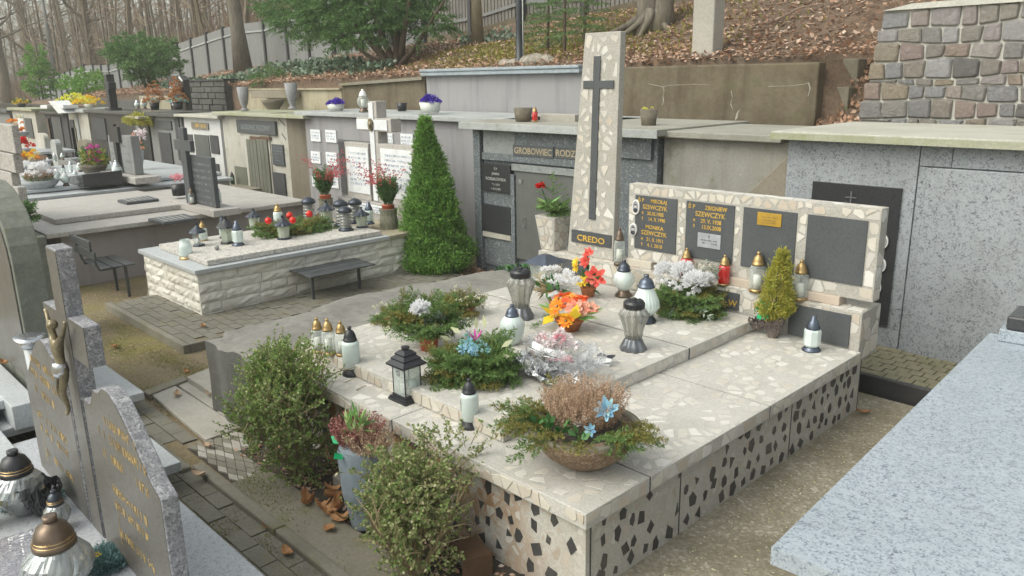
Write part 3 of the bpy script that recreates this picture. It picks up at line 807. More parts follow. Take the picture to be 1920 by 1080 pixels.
def lantern(kind, base, H, label, group=None, lid=None, body=None, rz=None, rscale=1.0):
    """kinds: crystal, cylinder, bulb, pear, egg, jar, small, house, umbrella, beehive, hexroof"""
    o = thing("grave_lantern", base, label, "grave lantern", group, RU(0, 6) if rz is None else rz)
    k = H * rscale
    B = lambda prof: [(p[0] * k,) + (p[1] * H,) + tuple(p[2:]) for p in prof]
    if kind == 'crystal':
        foot = MB(); foot.lathe(B([(0.24, 0, .06), (0.245, 0.03, .06), (0.20, 0.12, .07), (0.165, 0.20, .05), (0.15, 0.23)]), 60, rib=10)
        part("foot", foot, "foot_metal", o, smooth=True)
        g = MB(); g.lathe(B([(0.15, 0.22, .06), (0.17, 0.40, .10), (0.215, 0.56, .12), (0.26, 0.68, .12), (0.22, 0.76, .10), (0.175, 0.82, .04)]), 84, rib=12)
        part("glass", g, body or "glass_crystal", o, smooth=True)
        c = MB(); c.lathe(B([(0.085, 0.24), (0.085, 0.62), (0.03, 0.63)]), 16); part("candle", c, "candle_ivory", o, smooth=True)
        l = MB(); l.lathe(B([(0.19, 0.80), (0.20, 0.82), (0.20, 0.90), (0.17, 0.94), (0.06, 0.955)]), 30)
        for i in range(6):
            a = i * PI / 3; l.ball((cos(a) * .11 * k, sin(a) * .11 * k, .94 * H), .055 * k, 8, 5, (1, 1, .55))
        l.ball((0, 0, .965 * H), .05 * k, 8, 5, (1, 1, .7))
        part("lid", l, "black_plastic", o, smooth=False)
    elif kind == 'cylinder':
        f_ = MB(); f_.lathe(B([(0.195, 0, .03), (0.20, 0.02, .03), (0.185, 0.06, .03), (0.135, 0.13, .03), (0.13, 0.14)]), 60, rib=20); part("foot", f_, lid or "black_plastic", o, smooth=True)
        g = MB(); g.lathe(B([(0.14, 0.14), (0.175, 0.17), (0.175, 0.64), (0.165, 0.69), (0.12, 0.71)]), 28); part("glass", g, body or "frosted_white", o, smooth=True)
        l = MB(); lid_dome(l, .130 * k, .70 * H, .30 * H); part("lid", l, lid or "black_plastic", o, smooth=True)
        for a0 in (0,):
            d = MB(); d.box(-.006 * k, .006 * k, -.180 * k, -.174 * k, .36 * H, .60 * H); d.box(-.03 * k, .03 * k, -.180 * k, -.174 * k, .51 * H, .525 * H); part("cross_print", d, "photo_dark", o)
    elif kind == 'bulb':
        f_ = MB(); f_.lathe(B([(0.24, 0), (0.24, 0.04), (0.17, 0.12), (0.14, 0.20)]), 28); part("foot", f_, "lid_bronze", o, smooth=True)
        g = MB(); g.lathe(B([(0.15, 0.18), (0.19, 0.24), (0.28, 0.36), (0.30, 0.48), (0.26, 0.60), (0.17, 0.70), (0.155, 0.72)]), 32); part("glass", g, body or "glass_frost", o, smooth=True)
        c = MB(); c.lathe(B([(0.12, 0.2), (0.12, 0.55), (0.02, 0.56)]), 14); part("candle", c, "wax", o, smooth=True)
        l = MB(); lid_dome(l, .18 * k, .70 * H, .30 * H); part("lid", l, lid or "lid_grey", o, smooth=True)
    elif kind == 'pear':
        f_ = MB(); f_.lathe(B([(0.20, 0), (0.20, 0.03), (0.15, 0.10), (0.12, 0.16)]), 28); part("foot", f_, "lid_grey", o, smooth=True)
        g = MB(); g.lathe(B([(0.12, 0.14, .02), (0.20, 0.24, .035), (0.25, 0.34, .035), (0.235, 0.46, .035), (0.18, 0.60, .03), (0.14, 0.72, .02), (0.135, 0.75)]), 80, rib=22); part("glass", g, body or "glass_frost", o, smooth=True)
        c = MB(); c.lathe(B([(0.09, 0.16), (0.09, 0.50), (0.02, 0.51)]), 14); part("candle", c, "wax", o, smooth=True)
        l = MB(); lid_dome(l, .15 * k, .73 * H, .27 * H); part("lid", l, lid or "lid_bluegrey", o, smooth=True)
    elif kind == 'egg':
        g = MB(); g.lathe(B([(0.14, 0, .02), (0.19, 0.08, .03), (0.27, 0.28, .03), (0.30, 0.46, .03), (0.28, 0.58, .03), (0.20, 0.68, .02), (0.15, 0.72)]), 96, rib=30); part("glass", g, body or "frosted_white", o, smooth=True)
        l = MB(); lid_dome(l, .16 * k, .70 * H, .30 * H); part("lid", l, lid or "lid_bluegrey", o, smooth=True)
    elif kind == 'jar':      # straight glass with a slim foot, coloured lid
        f_ = MB(); f_.lathe(B([(0.17, 0), (0.17, 0.05), (0.15, 0.08)]), 24); part("foot", f_, lid or "lid_gold", o, smooth=True)
        g = MB(); g.lathe(B([(0.155, 0.07), (0.165, 0.10), (0.165, 0.60), (0.15, 0.64), (0.11, 0.67)]), 26); part("glass", g, body or "glass_clear", o, smooth=True)
        c = MB(); c.lathe(B([(0.09, 0.09), (0.09, 0.42), (0.01, 0.43)]), 14); part("candle", c, "crimson" if body == "glass_red" else "wax", o, smooth=True)
        l = MB(); lid_dome(l, .13 * k, .66 * H, .34 * H); part("lid", l, lid or "lid_gold", o, smooth=True)
    elif kind == 'small':
        f_ = MB(); f_.lathe(B([(0.23, 0), (0.23, 0.03), (0.17, 0.10), (0.15, 0.13)]), 24); part("foot", f_, lid or "lid_grey", o, smooth=True)
        g = MB(); g.lathe(B([(0.17, 0.13), (0.20, 0.18), (0.205, 0.56), (0.18, 0.62), (0.12, 0.64)]), 8); part("glass", g, body or "glass_frost", o)
        c = MB(); c.lathe(B([(0.08, 0.14), (0.08, 0.42), (0.01, 0.50)]), 14); part("candle", c, "white_paint", o, smooth=True)
        l = MB(); l.lathe(B([(0.17, 0.62), (0.17, 0.67), (0.13, 0.78), (0.10, 0.86), (0.07, 0.88), (0.07, 1.0)]), 20); part("lid", l, lid or "lid_grey", o, smooth=True)
    elif kind == 'cup':
        g = MB(); g.lathe(B([(0.22, 0.12), (0.26, 0.2), (0.27, 0.6), (0.24, 0.78), (0.2, 0.84), (0.21, 1.0)]), 24, caps=False); part("glass", g, body or "glass_frost", o, smooth=True)
        f_ = MB(); f_.lathe(B([(0.30, 0), (0.30, 0.04), (0.24, 0.14)]), 24); part("foot", f_, "lid_gold", o, smooth=True)
        c = MB(); c.lathe(B([(0.16, 0.14), (0.16, 0.45), (0.01, 0.46)]), 14); part("candle", c, "wax", o, smooth=True)
    elif kind == 'house':    # square lantern with stepped roof
        w = .21 * k
        b_ = MB()
        for (r, z0, z1) in ((.265, 0, .05), (.245, .05, .08), (.205, .08, .125)): b_.box(-r * k, r * k, -r * k, r * k, z0 * H, z1 * H)
        part("base", b_, "black_plastic", o, bevel=.006 * k)
        fr = MB()
        for sx in (-1, 1):
            for sy in (-1, 1): fr.box(sx * w * .86 - .009 * k, sx * w * .86 + .009 * k, sy * w * .86 - .009 * k, sy * w * .86 + .009 * k, .12 * H, .66 * H)
        part("frame", fr, "black_plastic", o)
        for s_ in range(4):
            p = MB(); a, bb = w * .78, w * .86
            if s_ == 0: p.box(-a, a, -bb - .002, -bb, .125 * H, .65 * H)
            if s_ == 1: p.box(-a, a, bb, bb + .002, .125 * H, .65 * H)
            if s_ == 2: p.box(-bb - .002, -bb, -a, a, .125 * H, .65 * H)
            if s_ == 3: p.box(bb, bb + .002, -a, a, .125 * H, .65 * H)
            part("pane", p, "glass_clear", o)
        r_ = MB(); z = .64
        for (q0, q1, h) in ((.27, .27, .03), (.27, .19, .07), (.20, .20, .02), (.20, .13, .06), (.145, .145, .02), (.145, .08, .055)):
            q0 *= k; q1 *= k
            r_.hexa([(-q0, -q0, z * H), (q0, -q0, z * H), (q0, q0, z * H), (-q0, q0, z * H)], [(-q1, -q1, (z + h) * H), (q1, -q1, (z + h) * H), (q1, q1, (z + h) * H), (-q1, q1, (z + h) * H)]); z += h
        part("roof", r_, "black_plastic", o)
        t = MB(); t.lathe([(.06 * k, z * H), (.06 * k, (z + .03) * H), (.08 * k, (z + .035) * H), (.08 * k, (z + .06) * H), (.03 * k, (z + .075) * H)], 8); part("chimney", t, "black_plastic", o)
        c = MB(); c.lathe([(.085 * k, .12 * H), (.085 * k, .32 * H), (.01 * k, .325 * H)], 16, c=(-.05 * k, -.03 * k, 0)); part("candle", c, "wax", o, smooth=True)
        c = MB(); c.lathe([(.07 * k, .12 * H), (.07 * k, .36 * H), (.01 * k, .365 * H)], 16, c=(.10 * k, .06 * k, 0)); part("candle", c, "frosted_white", o, smooth=True)
        seal = MB()
        for r0 in (.058, .040, .02):
            n_ = 20
            for i in range(n_):
                a0, a1 = 2 * PI * i / n_, 2 * PI * (i + .8) / n_
                seal.box(0, 0.0001, 0, 0.0001, 0, 0.0001) if False else None
                P = [(cos(a0) * r0, sin(a0) * r0), (cos(a1) * r0, sin(a1) * r0), (cos(a1) * (r0 - .008), sin(a1) * (r0 - .008)), (cos(a0) * (r0 - .008), sin(a0) * (r0 - .008))]
                seal.add([(x * k, -w * .86 - .0035, .52 * H + y * k) for x, y in P], [(0, 1, 2, 3)])
        part("printed_seal", seal, "black_ink", o)
    elif kind in ('umbrella', 'hexroof'):
        n = 6 if kind == 'hexroof' else 12
        b_ = MB(); b_.lathe(B([(0.26, 0), (0.26, 0.04), (0.21, 0.08)]), n); part("base", b_, lid or "lid_grey", o)
        g = MB(); g.lathe(B([(0.20, 0.08), (0.235, 0.60)]), n, caps=False); part("glass", g, body or "glass_greenish", o)
        c = MB(); c.lathe(B([(0.07, 0.08), (0.07, 0.34), (0.01, 0.345)]), 14); part("candle", c, "white_paint", o, smooth=True)
        f_ = MB(); f_.lathe(B([(0.028, 0.345), (0.035, 0.39), (0.005, 0.48)]), 8); part("flame_cap", f_, "flame_orange", o, smooth=True)
        r_ = MB(); r_.lathe(B([(0.30, 0.58, .05), (0.33, 0.60, .06), (0.30, 0.66, .04), (0.17, 0.76), (0.07, 0.86), (0.05, 0.90), (0.05, 1.0), (.02, 1.0)]), n * 4, rib=n); part("roof", r_, lid or "lid_grey", o)
    elif kind == 'beehive':
        f_ = MB(); f_.lathe(B([(0.25, 0), (0.26, 0.04), (0.20, 0.10), (0.19, 0.14)]), 28); part("foot", f_, lid or "lid_grey", o, smooth=True)
        pr = []
        for i in range(25):
            t = i / 24; pr.append((0.185 + 0.022 * cos(t * 2 * PI * 5) - 0.01 * t, 0.14 + 0.60 * t))
        g = MB(); g.lathe(B(pr), 28); part("glass", g, body or "glass_crystal", o, smooth=True)
        c = MB(); c.lathe(B([(0.12, 0.15), (0.12, 0.66), (0.01, 0.67)]), 14); part("candle", c, "grey_bowl", o, smooth=True)
        l = MB(); l.lathe(B([(0.21, 0.73), (0.24, 0.76), (0.24, 0.84), (0.20, 0.90), (0.12, 0.96), (0.02, 1.0)]), 28)
        part("lid", l, "lid_grey", o, smooth=True)
    return o
def letters_block(x0, x1, z_list, y, mat, parent, h=0.018, seed=1, ragged=0.25, name="inscription"):
    """rows of small worn strokes where the photograph shows an inscription too small to read"""
    R = random.Random(seed); mb = MB()
    for z in z_list:
        cx = (x0 + x1) / 2; hw = (x1 - x0) / 2 * (1 - R.random() * ragged); x = cx - hw
        while x < cx + hw:
            w = h * R.uniform(0.35, 0.75)
            k = R.random()
            if k > 0.15:
                mb.box(x, x + w * 0.28, y - 0.0015, y, z, z + h)
                if k > 0.5: mb.box(x, x + w, y - 0.0014, y, z + h * R.choice([0, .42, .82]), z + h * R.choice([0, .42, .82]) + h * 0.18)
                if k > 0.75: mb.box(x + w * .8, x + w, y - 0.0013, y, z, z + h)
            x += w + h * 0.28
    o = part(name, mb, mat, parent); o["kind"] = "stuff"
    return o
def cross_box(mb, x, y0, y1, z0, z1, w, armz, arml, armh):
    mb.wallprism([(x - w, z0), (x + w, z0), (x + w, armz), (x + arml, armz), (x + arml, armz + armh), (x + w, armz + armh), (x + w, z1), (x - w, z1), (x - w, armz + armh), (x - arml, armz + armh), (x - arml, armz), (x - w, armz)], y0, y1)
GZ = -0.10
g = MB(); g.box(-160, 60, -40, 120, GZ - 0.5, GZ); struct("ground", g, "dirt")
g = MB(); g.box(-2.12, 2.6, -1.5, 5.62, GZ, 0.0); struct("concrete_path", g, "gravel_concrete")
def hill_z(x, y):
    xs = [-110, -80, -45, -30, -20, -14, -6, 0, 30]; z0 = np.interp(x, xs, [0.7, 0.9, 1.3, 1.85, 2.15, 2.33, 2.45, 2.5, 2.5])
    xs2 = [-110, -60, -49, -40, -31, -21, -14, -8.6, -4, 0, 30]; z1 = np.interp(x, xs2, [0.2, 0.9, 1.2, 1.75, 2.5, 2.85, 3.3, 3.6, 4.2, 4.6, 5.5])
    t = (y - 8.6) / 4.4
    if t < 1: z = z0 + (z1 - z0) * max(0, t)
    else:
        cap = np.interp(x, [-110, -75, -50, -34, -20, 0, 30], [2.0, 4.0, 8, 13, 14, 14, 14])
        s = np.interp(x, [-110, -60, -40, -20, 0], [0.10, 0.2, 0.42, 0.5, 0.5])
        z = z1 + min(cap, (y - 13) * s)
    z += 0.10 * sin(x * 1.3 + y * 0.7) * sin(y * 1.9 - x * 0.4) * min(1, max(0, (y - 8.6) / 1.2))
    return z
xs = list(np.concatenate([np.arange(-110, -36, 3.0), np.arange(-36, -16, 1.0), np.arange(-16, 4, 0.35), np.arange(4, 31, 3.0)]))
ys = [8.598] + list(np.concatenate([np.arange(8.6, 15, 0.35), np.arange(15, 75, 2.5)]))
h = MB(); V = []
for yy in ys:
    for xx in xs:
        z = hill_z(xx, yy)
        if xx > -3.95 and xx < -3.0 and yy < 9.8: z = 1.75 + (yy - 8.6) * 0.9
        if yy < 8.599: z -= 1.0
        V.append((xx, yy, z + RU(-.02, .02)))
nx = len(xs)
h.add(V, [(j * nx + i, j * nx + i + 1, (j + 1) * nx + i + 1, (j + 1) * nx + i) for j in range(len(ys) - 1) for i in range(nx - 1)])
struct("hillside", h, "hill_soil", smooth=True)
g = MB(); g.box(-60, -3.97, 7.9, 8.62, GZ, 1.6); g.box(-3.95, -1.0, 7.4, 8.9, GZ, 1.7); struct("terrace_fill", g, "soil")
g = MB(); g.box(-162, 62, -42, 122, -1.6, 32); hz_ = struct("haze", g, None, kind="stuff")
hm = bpy.data.materials.new("haze"); hm.use_nodes = True; hn = hm.node_tree; hn.nodes.clear()
ho = hn.nodes.new("ShaderNodeOutputMaterial"); hv = hn.nodes.new("ShaderNodeVolumePrincipled")
hv.inputs["Color"].default_value = (0.93, 0.94, 0.89, 1); hv.inputs["Density"].default_value = 0.0026
hn.links.new(hv.outputs[0], ho.inputs["Volume"]); hz_.data.materials.append(hm)
n = 52000
X = rng.uniform(-31, -3.2, n); Y = 8.5 + 4.4 * rng.random(n) ** 1.25
den = np.sin(X * 0.9 + 1) * np.sin(Y * 1.7 + X * .35) + 0.5 * np.sin(X * 2.7) * np.cos(Y * 3.1)
keep = den > rng.uniform(-1.6, 0.8, n); keep |= (Y < 9.3)
X, Y = X[keep], Y[keep]
Z = np.array([hill_z(a, b) for a, b in zip(X, Y)]) + rng.uniform(0.005, 0.06, len(X))
P = np.stack([X, Y, Z], 1); D = rand_dirs(len(X)); D[:, 2] *= 0.45; D = unit(D)
S = unit(np.cross(D, rand_dirs(len(X)) * 0.5 + np.array([0, 0, 1])))
mb = MB(); sz = rng.uniform(0.035, 0.085, len(X)); rhombs(mb, P, D, S, sz, sz * 0.62)
struct("leaf_litter", mb, "dead_leaf", kind="stuff")
mb = MB()
for cx_, cy_, r_, k_ in ((-19.5, 9.1, 1.2, 1000), (-17.6, 10.2, 1.6, 1300), (-15.2, 9.4, 1.1, 800), (-13.0, 9.0, .6, 260), (-22.5, 9.2, .8, 500), (-12.6, 11.6, .8, 300)):
    a = rng.uniform(0, 2 * PI, k_); q = np.sqrt(rng.random(k_)) * r_
    X = cx_ + np.cos(a) * q; Y = np.maximum(8.6, cy_ + np.sin(a) * q * 0.6)
    Z = np.array([hill_z(p, q2) for p, q2 in zip(X, Y)]) + 0.02 + 0.16 * rng.random(k_)
    D = rand_dirs(k_); rhombs(mb, np.stack([X, Y, Z], 1), D, side_of(D), 0.09, 0.08)
struct("ground_ivy", mb, "ivy_leaf", kind="stuff")
mb = MB(); k_ = 5000
X = np.concatenate([rng.normal(-8.6, 1.4, k_ // 2), rng.normal(-10.2, 1.2, k_ // 2)]); Y = 8.8 + rng.gamma(2.0, 0.8, k_)
ok = (Y < 12.8) & (Y > 8.75); X, Y = X[ok], Y[ok]
Z = np.array([hill_z(p, q2) for p, q2 in zip(X, Y)])
D = unit(rand_dirs(len(X)) * 0.7 + np.array([0, 0, 1])); rhombs(mb, np.stack([X, Y, Z], 1), D, side_of(D), 0.07, 0.03)
leafy("moss_tuft", [(0.26, 0.25, 0.05), (0.34, 0.31, 0.08), (0.18, 0.20, 0.04)])
struct("moss_carpet", mb, "moss_tuft", kind="stuff")
def limb(mb, p, d, L, r, depth, n=6, bend=0.18, kids=3, out=None, shrink=0.62, up=0.15):
    """a tapering branch with children"""
    pts = [Vector(p)]; rad = [r]; dd = Vector(d).normalized(); segs = 5 if depth > 1 else 3
    for i in range(segs):
        dd = (dd + Vector((random.gauss(0, bend), random.gauss(0, bend), random.gauss(0, bend) * .6 + up * .2))).normalized()
        pts.append(pts[-1] + dd * (L / segs)); rad.append(r * (1 - 0.62 * (i + 1) / segs))
    mb.tube(pts, rad, max(3, n), caps=False)
    if out is not None and depth <= 1: out.append((pts[-1], dd.copy()))
    if depth > 0:
        for k in range(kids):
            t = RU(0.35, 1.0); i = min(segs - 1, int(t * segs)); q = pts[i].lerp(pts[i + 1], t * segs - i)
            a = RU(0, 2 * PI); perp = dd.orthogonal().normalized(); perp.rotate(Matrix.Rotation(a, 3, dd))
            limb(mb, q, dd * 0.7 + perp * RU(.5, 1.0), L * shrink * RU(.7, 1.1), rad[i] * 0.6, depth - 1, n - 1, bend * 1.2, kids, out, shrink, up)
def bare_tree(px, py, Y, r, H, label, lean=(0, 0), low=3.5, kids=5, barkm="bark_grey", base=None, name="bare_tree", group=None):
    b = Yp(px, py, Y) if base is None else np.array(base)
    z = hill_z(b[0], b[1]) - 0.08
    o = thing(name, (b[0], b[1], z), label, "tree", group)
    t = MB(); pts = []; rad = []
    for i in range(9):
        f = i / 8; pts.append((lean[0] * f * H + .06 * sin(i * 1.7), lean[1] * f * H + .05 * cos(i * 2.1), f * H)); rad.append(r * (1.35 if i == 0 else 1.0) * (1 - 0.72 * f))
    t.tube(pts, rad, 14); part("trunk", t, barkm, o, smooth=True)
    br = MB()
    for k in range(kids * 3):
        f = RU(low / H, 1.0); i = min(7, int(f * 8)); q = Vector(pts[i]).lerp(Vector(pts[i + 1]), f * 8 - i)
        a = RU(0, 2 * PI)
        limb(br, q, (cos(a), sin(a), RU(.1, .9)), H * .26 * RU(.6, 1.2), r * .32 * (1.2 - f), 2, 5)
    part("branches", br, barkm, o)
    return o
bare_tree(455, 148, 11.8, .23, 11, "thick grey tree trunk rising in front of the panel fence, left of the big yew", lean=(-.02, 0), low=5.5)
bare_tree(893, 98, 10.6, .10, 9, "slim tan tree trunk in front of the picket fence, right of the yew", low=4.5, barkm="bark_tan")
bare_tree(172, 122, 17, .36, 15, "dark double-stemmed forest tree just behind the fence's bend", lean=(-.02, 0), low=4, barkm="bark_far", kids=6)
bare_tree(62, 150, 20, .42, 15, "leaning dark trunk second from the left edge with sky behind", lean=(-.13, .0), low=3, barkm="bark_far", kids=8)
bare_tree(18, 205, 13.8, .34, 15, "mossy brown trunk at the left edge with a long side branch", lean=(-.02, 0), low=4, barkm="bark_far", kids=8)
bare_tree(128, 115, 22, .30, 14, "forked thin tree left of the dark double-stemmed forest tree", lean=(-.10, .0), low=3, barkm="bark_far", kids=7)
bare_tree(250, 100, 24, .22, 13, "pale slanting tree above the juniper, behind the fence", lean=(.05, .0), low=2, barkm="twig_far", kids=7)
bare_tree(375, 80, 22, .18, 13, "slender pale tree behind the fence, left of the thick grey trunk", lean=(.03, .0), low=2, barkm="twig_far", kids=7)
b = Yp(104, 140, 15.0); o = thing("birch_stump", (b[0], b[1], hill_z(b[0], b[1]) - .1), "pale straight birch trunk beside the small cypress at the fence's far end", "tree trunk")
t = MB(); t.tube([(0, 0, 0), (-.1, 0, 3), (-.3, 0, 6.2)], [.22, .17, .07], 10); part("trunk", t, "panel_concrete", o, smooth=True)
b = Yp(1228, 92, 10.3); bz = hill_z(b[0], b[1]) - .05
o = thing("beech_tree", (b[0], b[1], bz), "two-stemmed beech with spreading roots on the leafy slope above the brown wall", "tree")
for dx, ln, r_ in ((-.13, -.012, .17), (.15, .03, .13)):
    t = MB(); t.tube([(dx, 0, -.1), (dx, 0, .35), (dx + ln * 3, 0, 2.5), (dx + ln * 8, 0, 6), (dx + ln * 10, 0, 9)], [r_ * 1.5, r_ * 1.05, r_, r_ * .7, r_ * .3], 16); part("trunk", t, "bark_grey", o, smooth=True)
for a, L in ((200, 1.2), (235, .8), (175, .9), (265, .6), (330, .6)):
    a = rad_(a); r = MB()
    r.tube([(cos(a) * .10, sin(a) * .10, .30), (cos(a) * .35 * L, sin(a) * .3 * L, .12), (cos(a) * .7 * L, sin(a) * .5 * L, -.02), (cos(a) * L, sin(a) * .7 * L, -.22)], [.09, .055, .035, .02], 8)
    part("root", r, "bark_grey", o, smooth=True)
br = MB()
for k in range(14): limb(br, (RU(-.2, .3), 0, RU(4, 8)), (cos(k * 2.4), sin(k * 2.4), .5), 2.4, .06, 2, 5)
part("branches", br, "bark_grey", o)
def evergreen_bush(px, py, Y, label, lobes, limbs, mat, nl, nw, dens, name="yew_bush", bk="bark_brown", cat="yew", zoff=0.0):
    b = Yp(px, py, Y); z = hill_z(b[0], b[1]) - .05 + zoff
    o = thing(name, (b[0], b[1], z), label, cat)
    t = MB()
    for (dx, dy, dz, r) in limbs:
        mid = (dx * .45 + RU(-.1, .1), dy * .45, dz * .38)
        t.tube([(RU(-.08, .08), RU(-.08, .08), 0), mid, (dx, dy, dz)], [r, r * .7, r * .3], 8)
    part("limbs", t, bk, o, smooth=True)
    f = MB()
    for (cx, cy, cz, rx, ry, rz, n_) in lobes:
        for k in range(n_):
            u = unit(rng.normal(size=3)[None, :])[0]; q = rng.uniform(.45, 1.0) ** .5
            p = np.array([cx, cy, cz]) + u * np.array([rx, ry, rz]) * q
            d = unit((u * np.array([1, 1, .35]) + rng.normal(size=3) * .35 + np.array([0, 0, .1]))[None, :])[0]
            L = rng.uniform(.18, .42)
            hz = np.cross(d, [0, 0, 1.0]); hz /= max(1e-6, np.linalg.norm(hz))
            spray(f, p, p + d * L, int(dens * L), nl, nw, droop=.06)
            for sg in (-1, 1):
                e = unit((d * .7 + hz * sg * .8)[None, :])[0]; q0 = p + d * L * .35
                spray(f, q0, q0 + e * L * .5, int(dens * L * .5), nl, nw, droop=.04)
    part("foliage", f, mat, o)
    return o
evergreen_bush(745, 132, 9.3, "big spreading yew with dark limbs overhanging the wall from the slope",
    [(-1.5, .2, 1.15, 1.5, 1.1, .50, 340), (-.2, .1, 1.35, 1.0, .9, .55, 210), (-3.3, .3, 1.25, 1.3, .8, .45, 230), (-4.3, .3, 1.5, .9, .6, .36, 110), (-2.4, .4, 1.9, 1.6, .8, .4, 230), (-1.6, .0, 1.5, 1.5, .9, .5, 200), (-1.0, .3, 1.8, 1.7, .9, .4, 240), (.5, .3, .85, .55, .5, .22, 60), (-.8, -.3, .8, 1.0, .4, .3, 120), (-2.2, 0, .8, .8, .5, .25, 70)],
    [(-2.2, .2, 1.3, .07), (-1.4, .1, 1.3, .09), (-.6, -.2, 1.5, .08), (.4, .2, 1.7, .08), (1.1, .3, 1.2, .06), (-.2, .3, 1.8, .09), (-1.8, -.1, .8, .05), (-.9, .3, .9, .06)], "yew_green", .06, .016, 120)
evergreen_bush(282, 176, 9.4, "dark green juniper with feathery slanting branches above the left tombs",
    [(-.5, 0, 1.1, 1.25, .8, .34, 150), (.6, 0, .85, 1.1, .7, .28, 100), (-.2, 0, .6, .8, .5, .25, 60), (-1.7, 0, 1.3, .7, .4, .12, 36), (1.2, 0, 1.2, .6, .4, .12, 22), (-.7, 0, 1.5, .6, .4, .13, 26)],
    [(-1.0, 0, 1.1, .06), (.5, 0, .9, .06), (0, 0, 1.2, .07)], "yew_green", .10, .030, 90, name="juniper_bush", cat="juniper")
evergreen_bush(165, 190, 9.5, "low rounded yellow-green cypress shrub at the foot of the panel fence", [(0, 0, .45, .95, .6, .40, 80), (.9, 0, .38, .6, .5, .3, 44)], [(0, 0, .6, .05)], "thuja_green", .10, .04, 60, name="cypress_shrub", cat="shrub")
evergreen_bush(82, 200, 10.2, "small upright bright green cypress at the left, before the far fence", [(0, 0, .9, .6, .6, .7, 110), (-.05, 0, 1.75, .34, .3, .6, 60)], [(0, 0, 2.0, .05)], "thuja_green", .12, .045, 60, name="young_cypress", cat="cypress")
def spruce(px, py, Y, H, R, label, n=46):
    b = Yp(px, py, Y); z = hill_z(b[0], b[1]) - .03
    o = thing("young_spruce", (b[0], b[1], z), label, "spruce")
    t = MB(); t.tube([(0, 0, 0), (.02, 0, H * .5), (0, 0, H)], [.028, .018, .004], 8); part("trunk", t, "bark_brown", o)
    f = MB()
    for k in range(n):
        u = .12 + .86 * (k / n); a = k * 2.4 + random.random(); L = R * (1.1 - u) * RU(.8, 1.15) + .06
        d = np.array([cos(a), sin(a), -.08 + .5 * u])
        fir_branch(f, (0, 0, H * u), d, L, .035, .010, 110, 5, droop=.12 * L)
    part("branches", f, "spruce_green", o)
spruce(1058, 112, 9.2, 2.1, .72, "taller thin young spruce behind the blue-edged wall, just left of the obelisk")
spruce(1027, 106, 9.5, 1.35, .55, "shorter young spruce on the mossy bank beside the black lamp post", 34)
spruce(1095, 60, 10.6, 1.9, .75, "young spruce farther up the bank, its tip out of frame", 40)
wood = MB(); twigs = MB(); cnt = 0
for k in range(520):
    x = RU(-100, -14); y = 14.0 + 46 * random.random() ** 1.3
    z = hill_z(x, y); H = RU(5, 11); r = RU(.03, .11) * (1 + y / 60)
    lx, ly = random.gauss(0, .10), random.gauss(0, .06)
    P0 = Vector((x, y, z - .1)); top = P0 + Vector((lx * H, ly * H, H))
    wood.tube([P0, P0.lerp(top, .5) + Vector((random.gauss(0, .15), 0, 0)), top], [r, r * .7, r * .2], 5, caps=False)
    for j in range(17):
        q = P0.lerp(top, RU(.08, 1)); a = RU(0, 2 * PI); L = RU(.8, 2.6)
        d = Vector((cos(a), sin(a) * .6, RU(.1, 1.1))).normalized()
        e = q + d * L; twigs.tube([q, e], [r * .28, .008], 3, caps=False)
        for i2 in range(3):
            q2 = q.lerp(e, RU(.3, 1)); d2 = (d + Vector((random.gauss(0, .6), random.gauss(0, .6), random.gauss(0, .5)))).normalized()
            twigs.tube([q2, q2 + d2 * L * .5], [.012, .005], 3, caps=False)
struct("bare_wood", wood, "bark_far", kind="stuff"); struct("wood_twigs", twigs, "twig_far", kind="stuff")
mb = MB(); k_ = 26000
X = rng.uniform(-95, -13, k_); Y = 13.6 + 34 * rng.random(k_) ** 1.2
Z = np.array([hill_z(p, q2) for p, q2 in zip(X, Y)])
D = unit(rng.normal(size=(k_, 3)) * np.array([.45, .3, .25]) + np.array([0, 0, 1])); rhombs(mb, np.stack([X, Y, Z], 1), D, side_of(D), rng.uniform(.5, 2.2, k_), rng.uniform(.02, .05, k_))
leafy("dry_brush", [(0.23, 0.16, 0.105), (0.30, 0.21, 0.145), (0.18, 0.125, 0.085), (0.35, 0.26, 0.18)], trans=0)
struct("dry_brush", mb, "dry_brush", kind="stuff")
FY = 13.0
o = thing("panel_fence", (Yp(300, 150, FY)[0], FY, 2.0), "long fence of grey concrete panels with thin dark posts climbing behind the tombs", "fence")
px_posts = [70, 81, 92, 102, 112, 122, 132, 144, 158, 175, 190, 204, 222, 242, 262, 285, 309, 333, 358, 387, 418, 448, 494, 535, 575, 622, 675, 730, 790]
tops = lambda px: np.interp(px, [30, 95, 158, 204, 310, 387, 440, 494, 535, 600, 800], [158, 147, 123, 122, 90, 64, 46, 40, 24, 2, -60])
prev = None
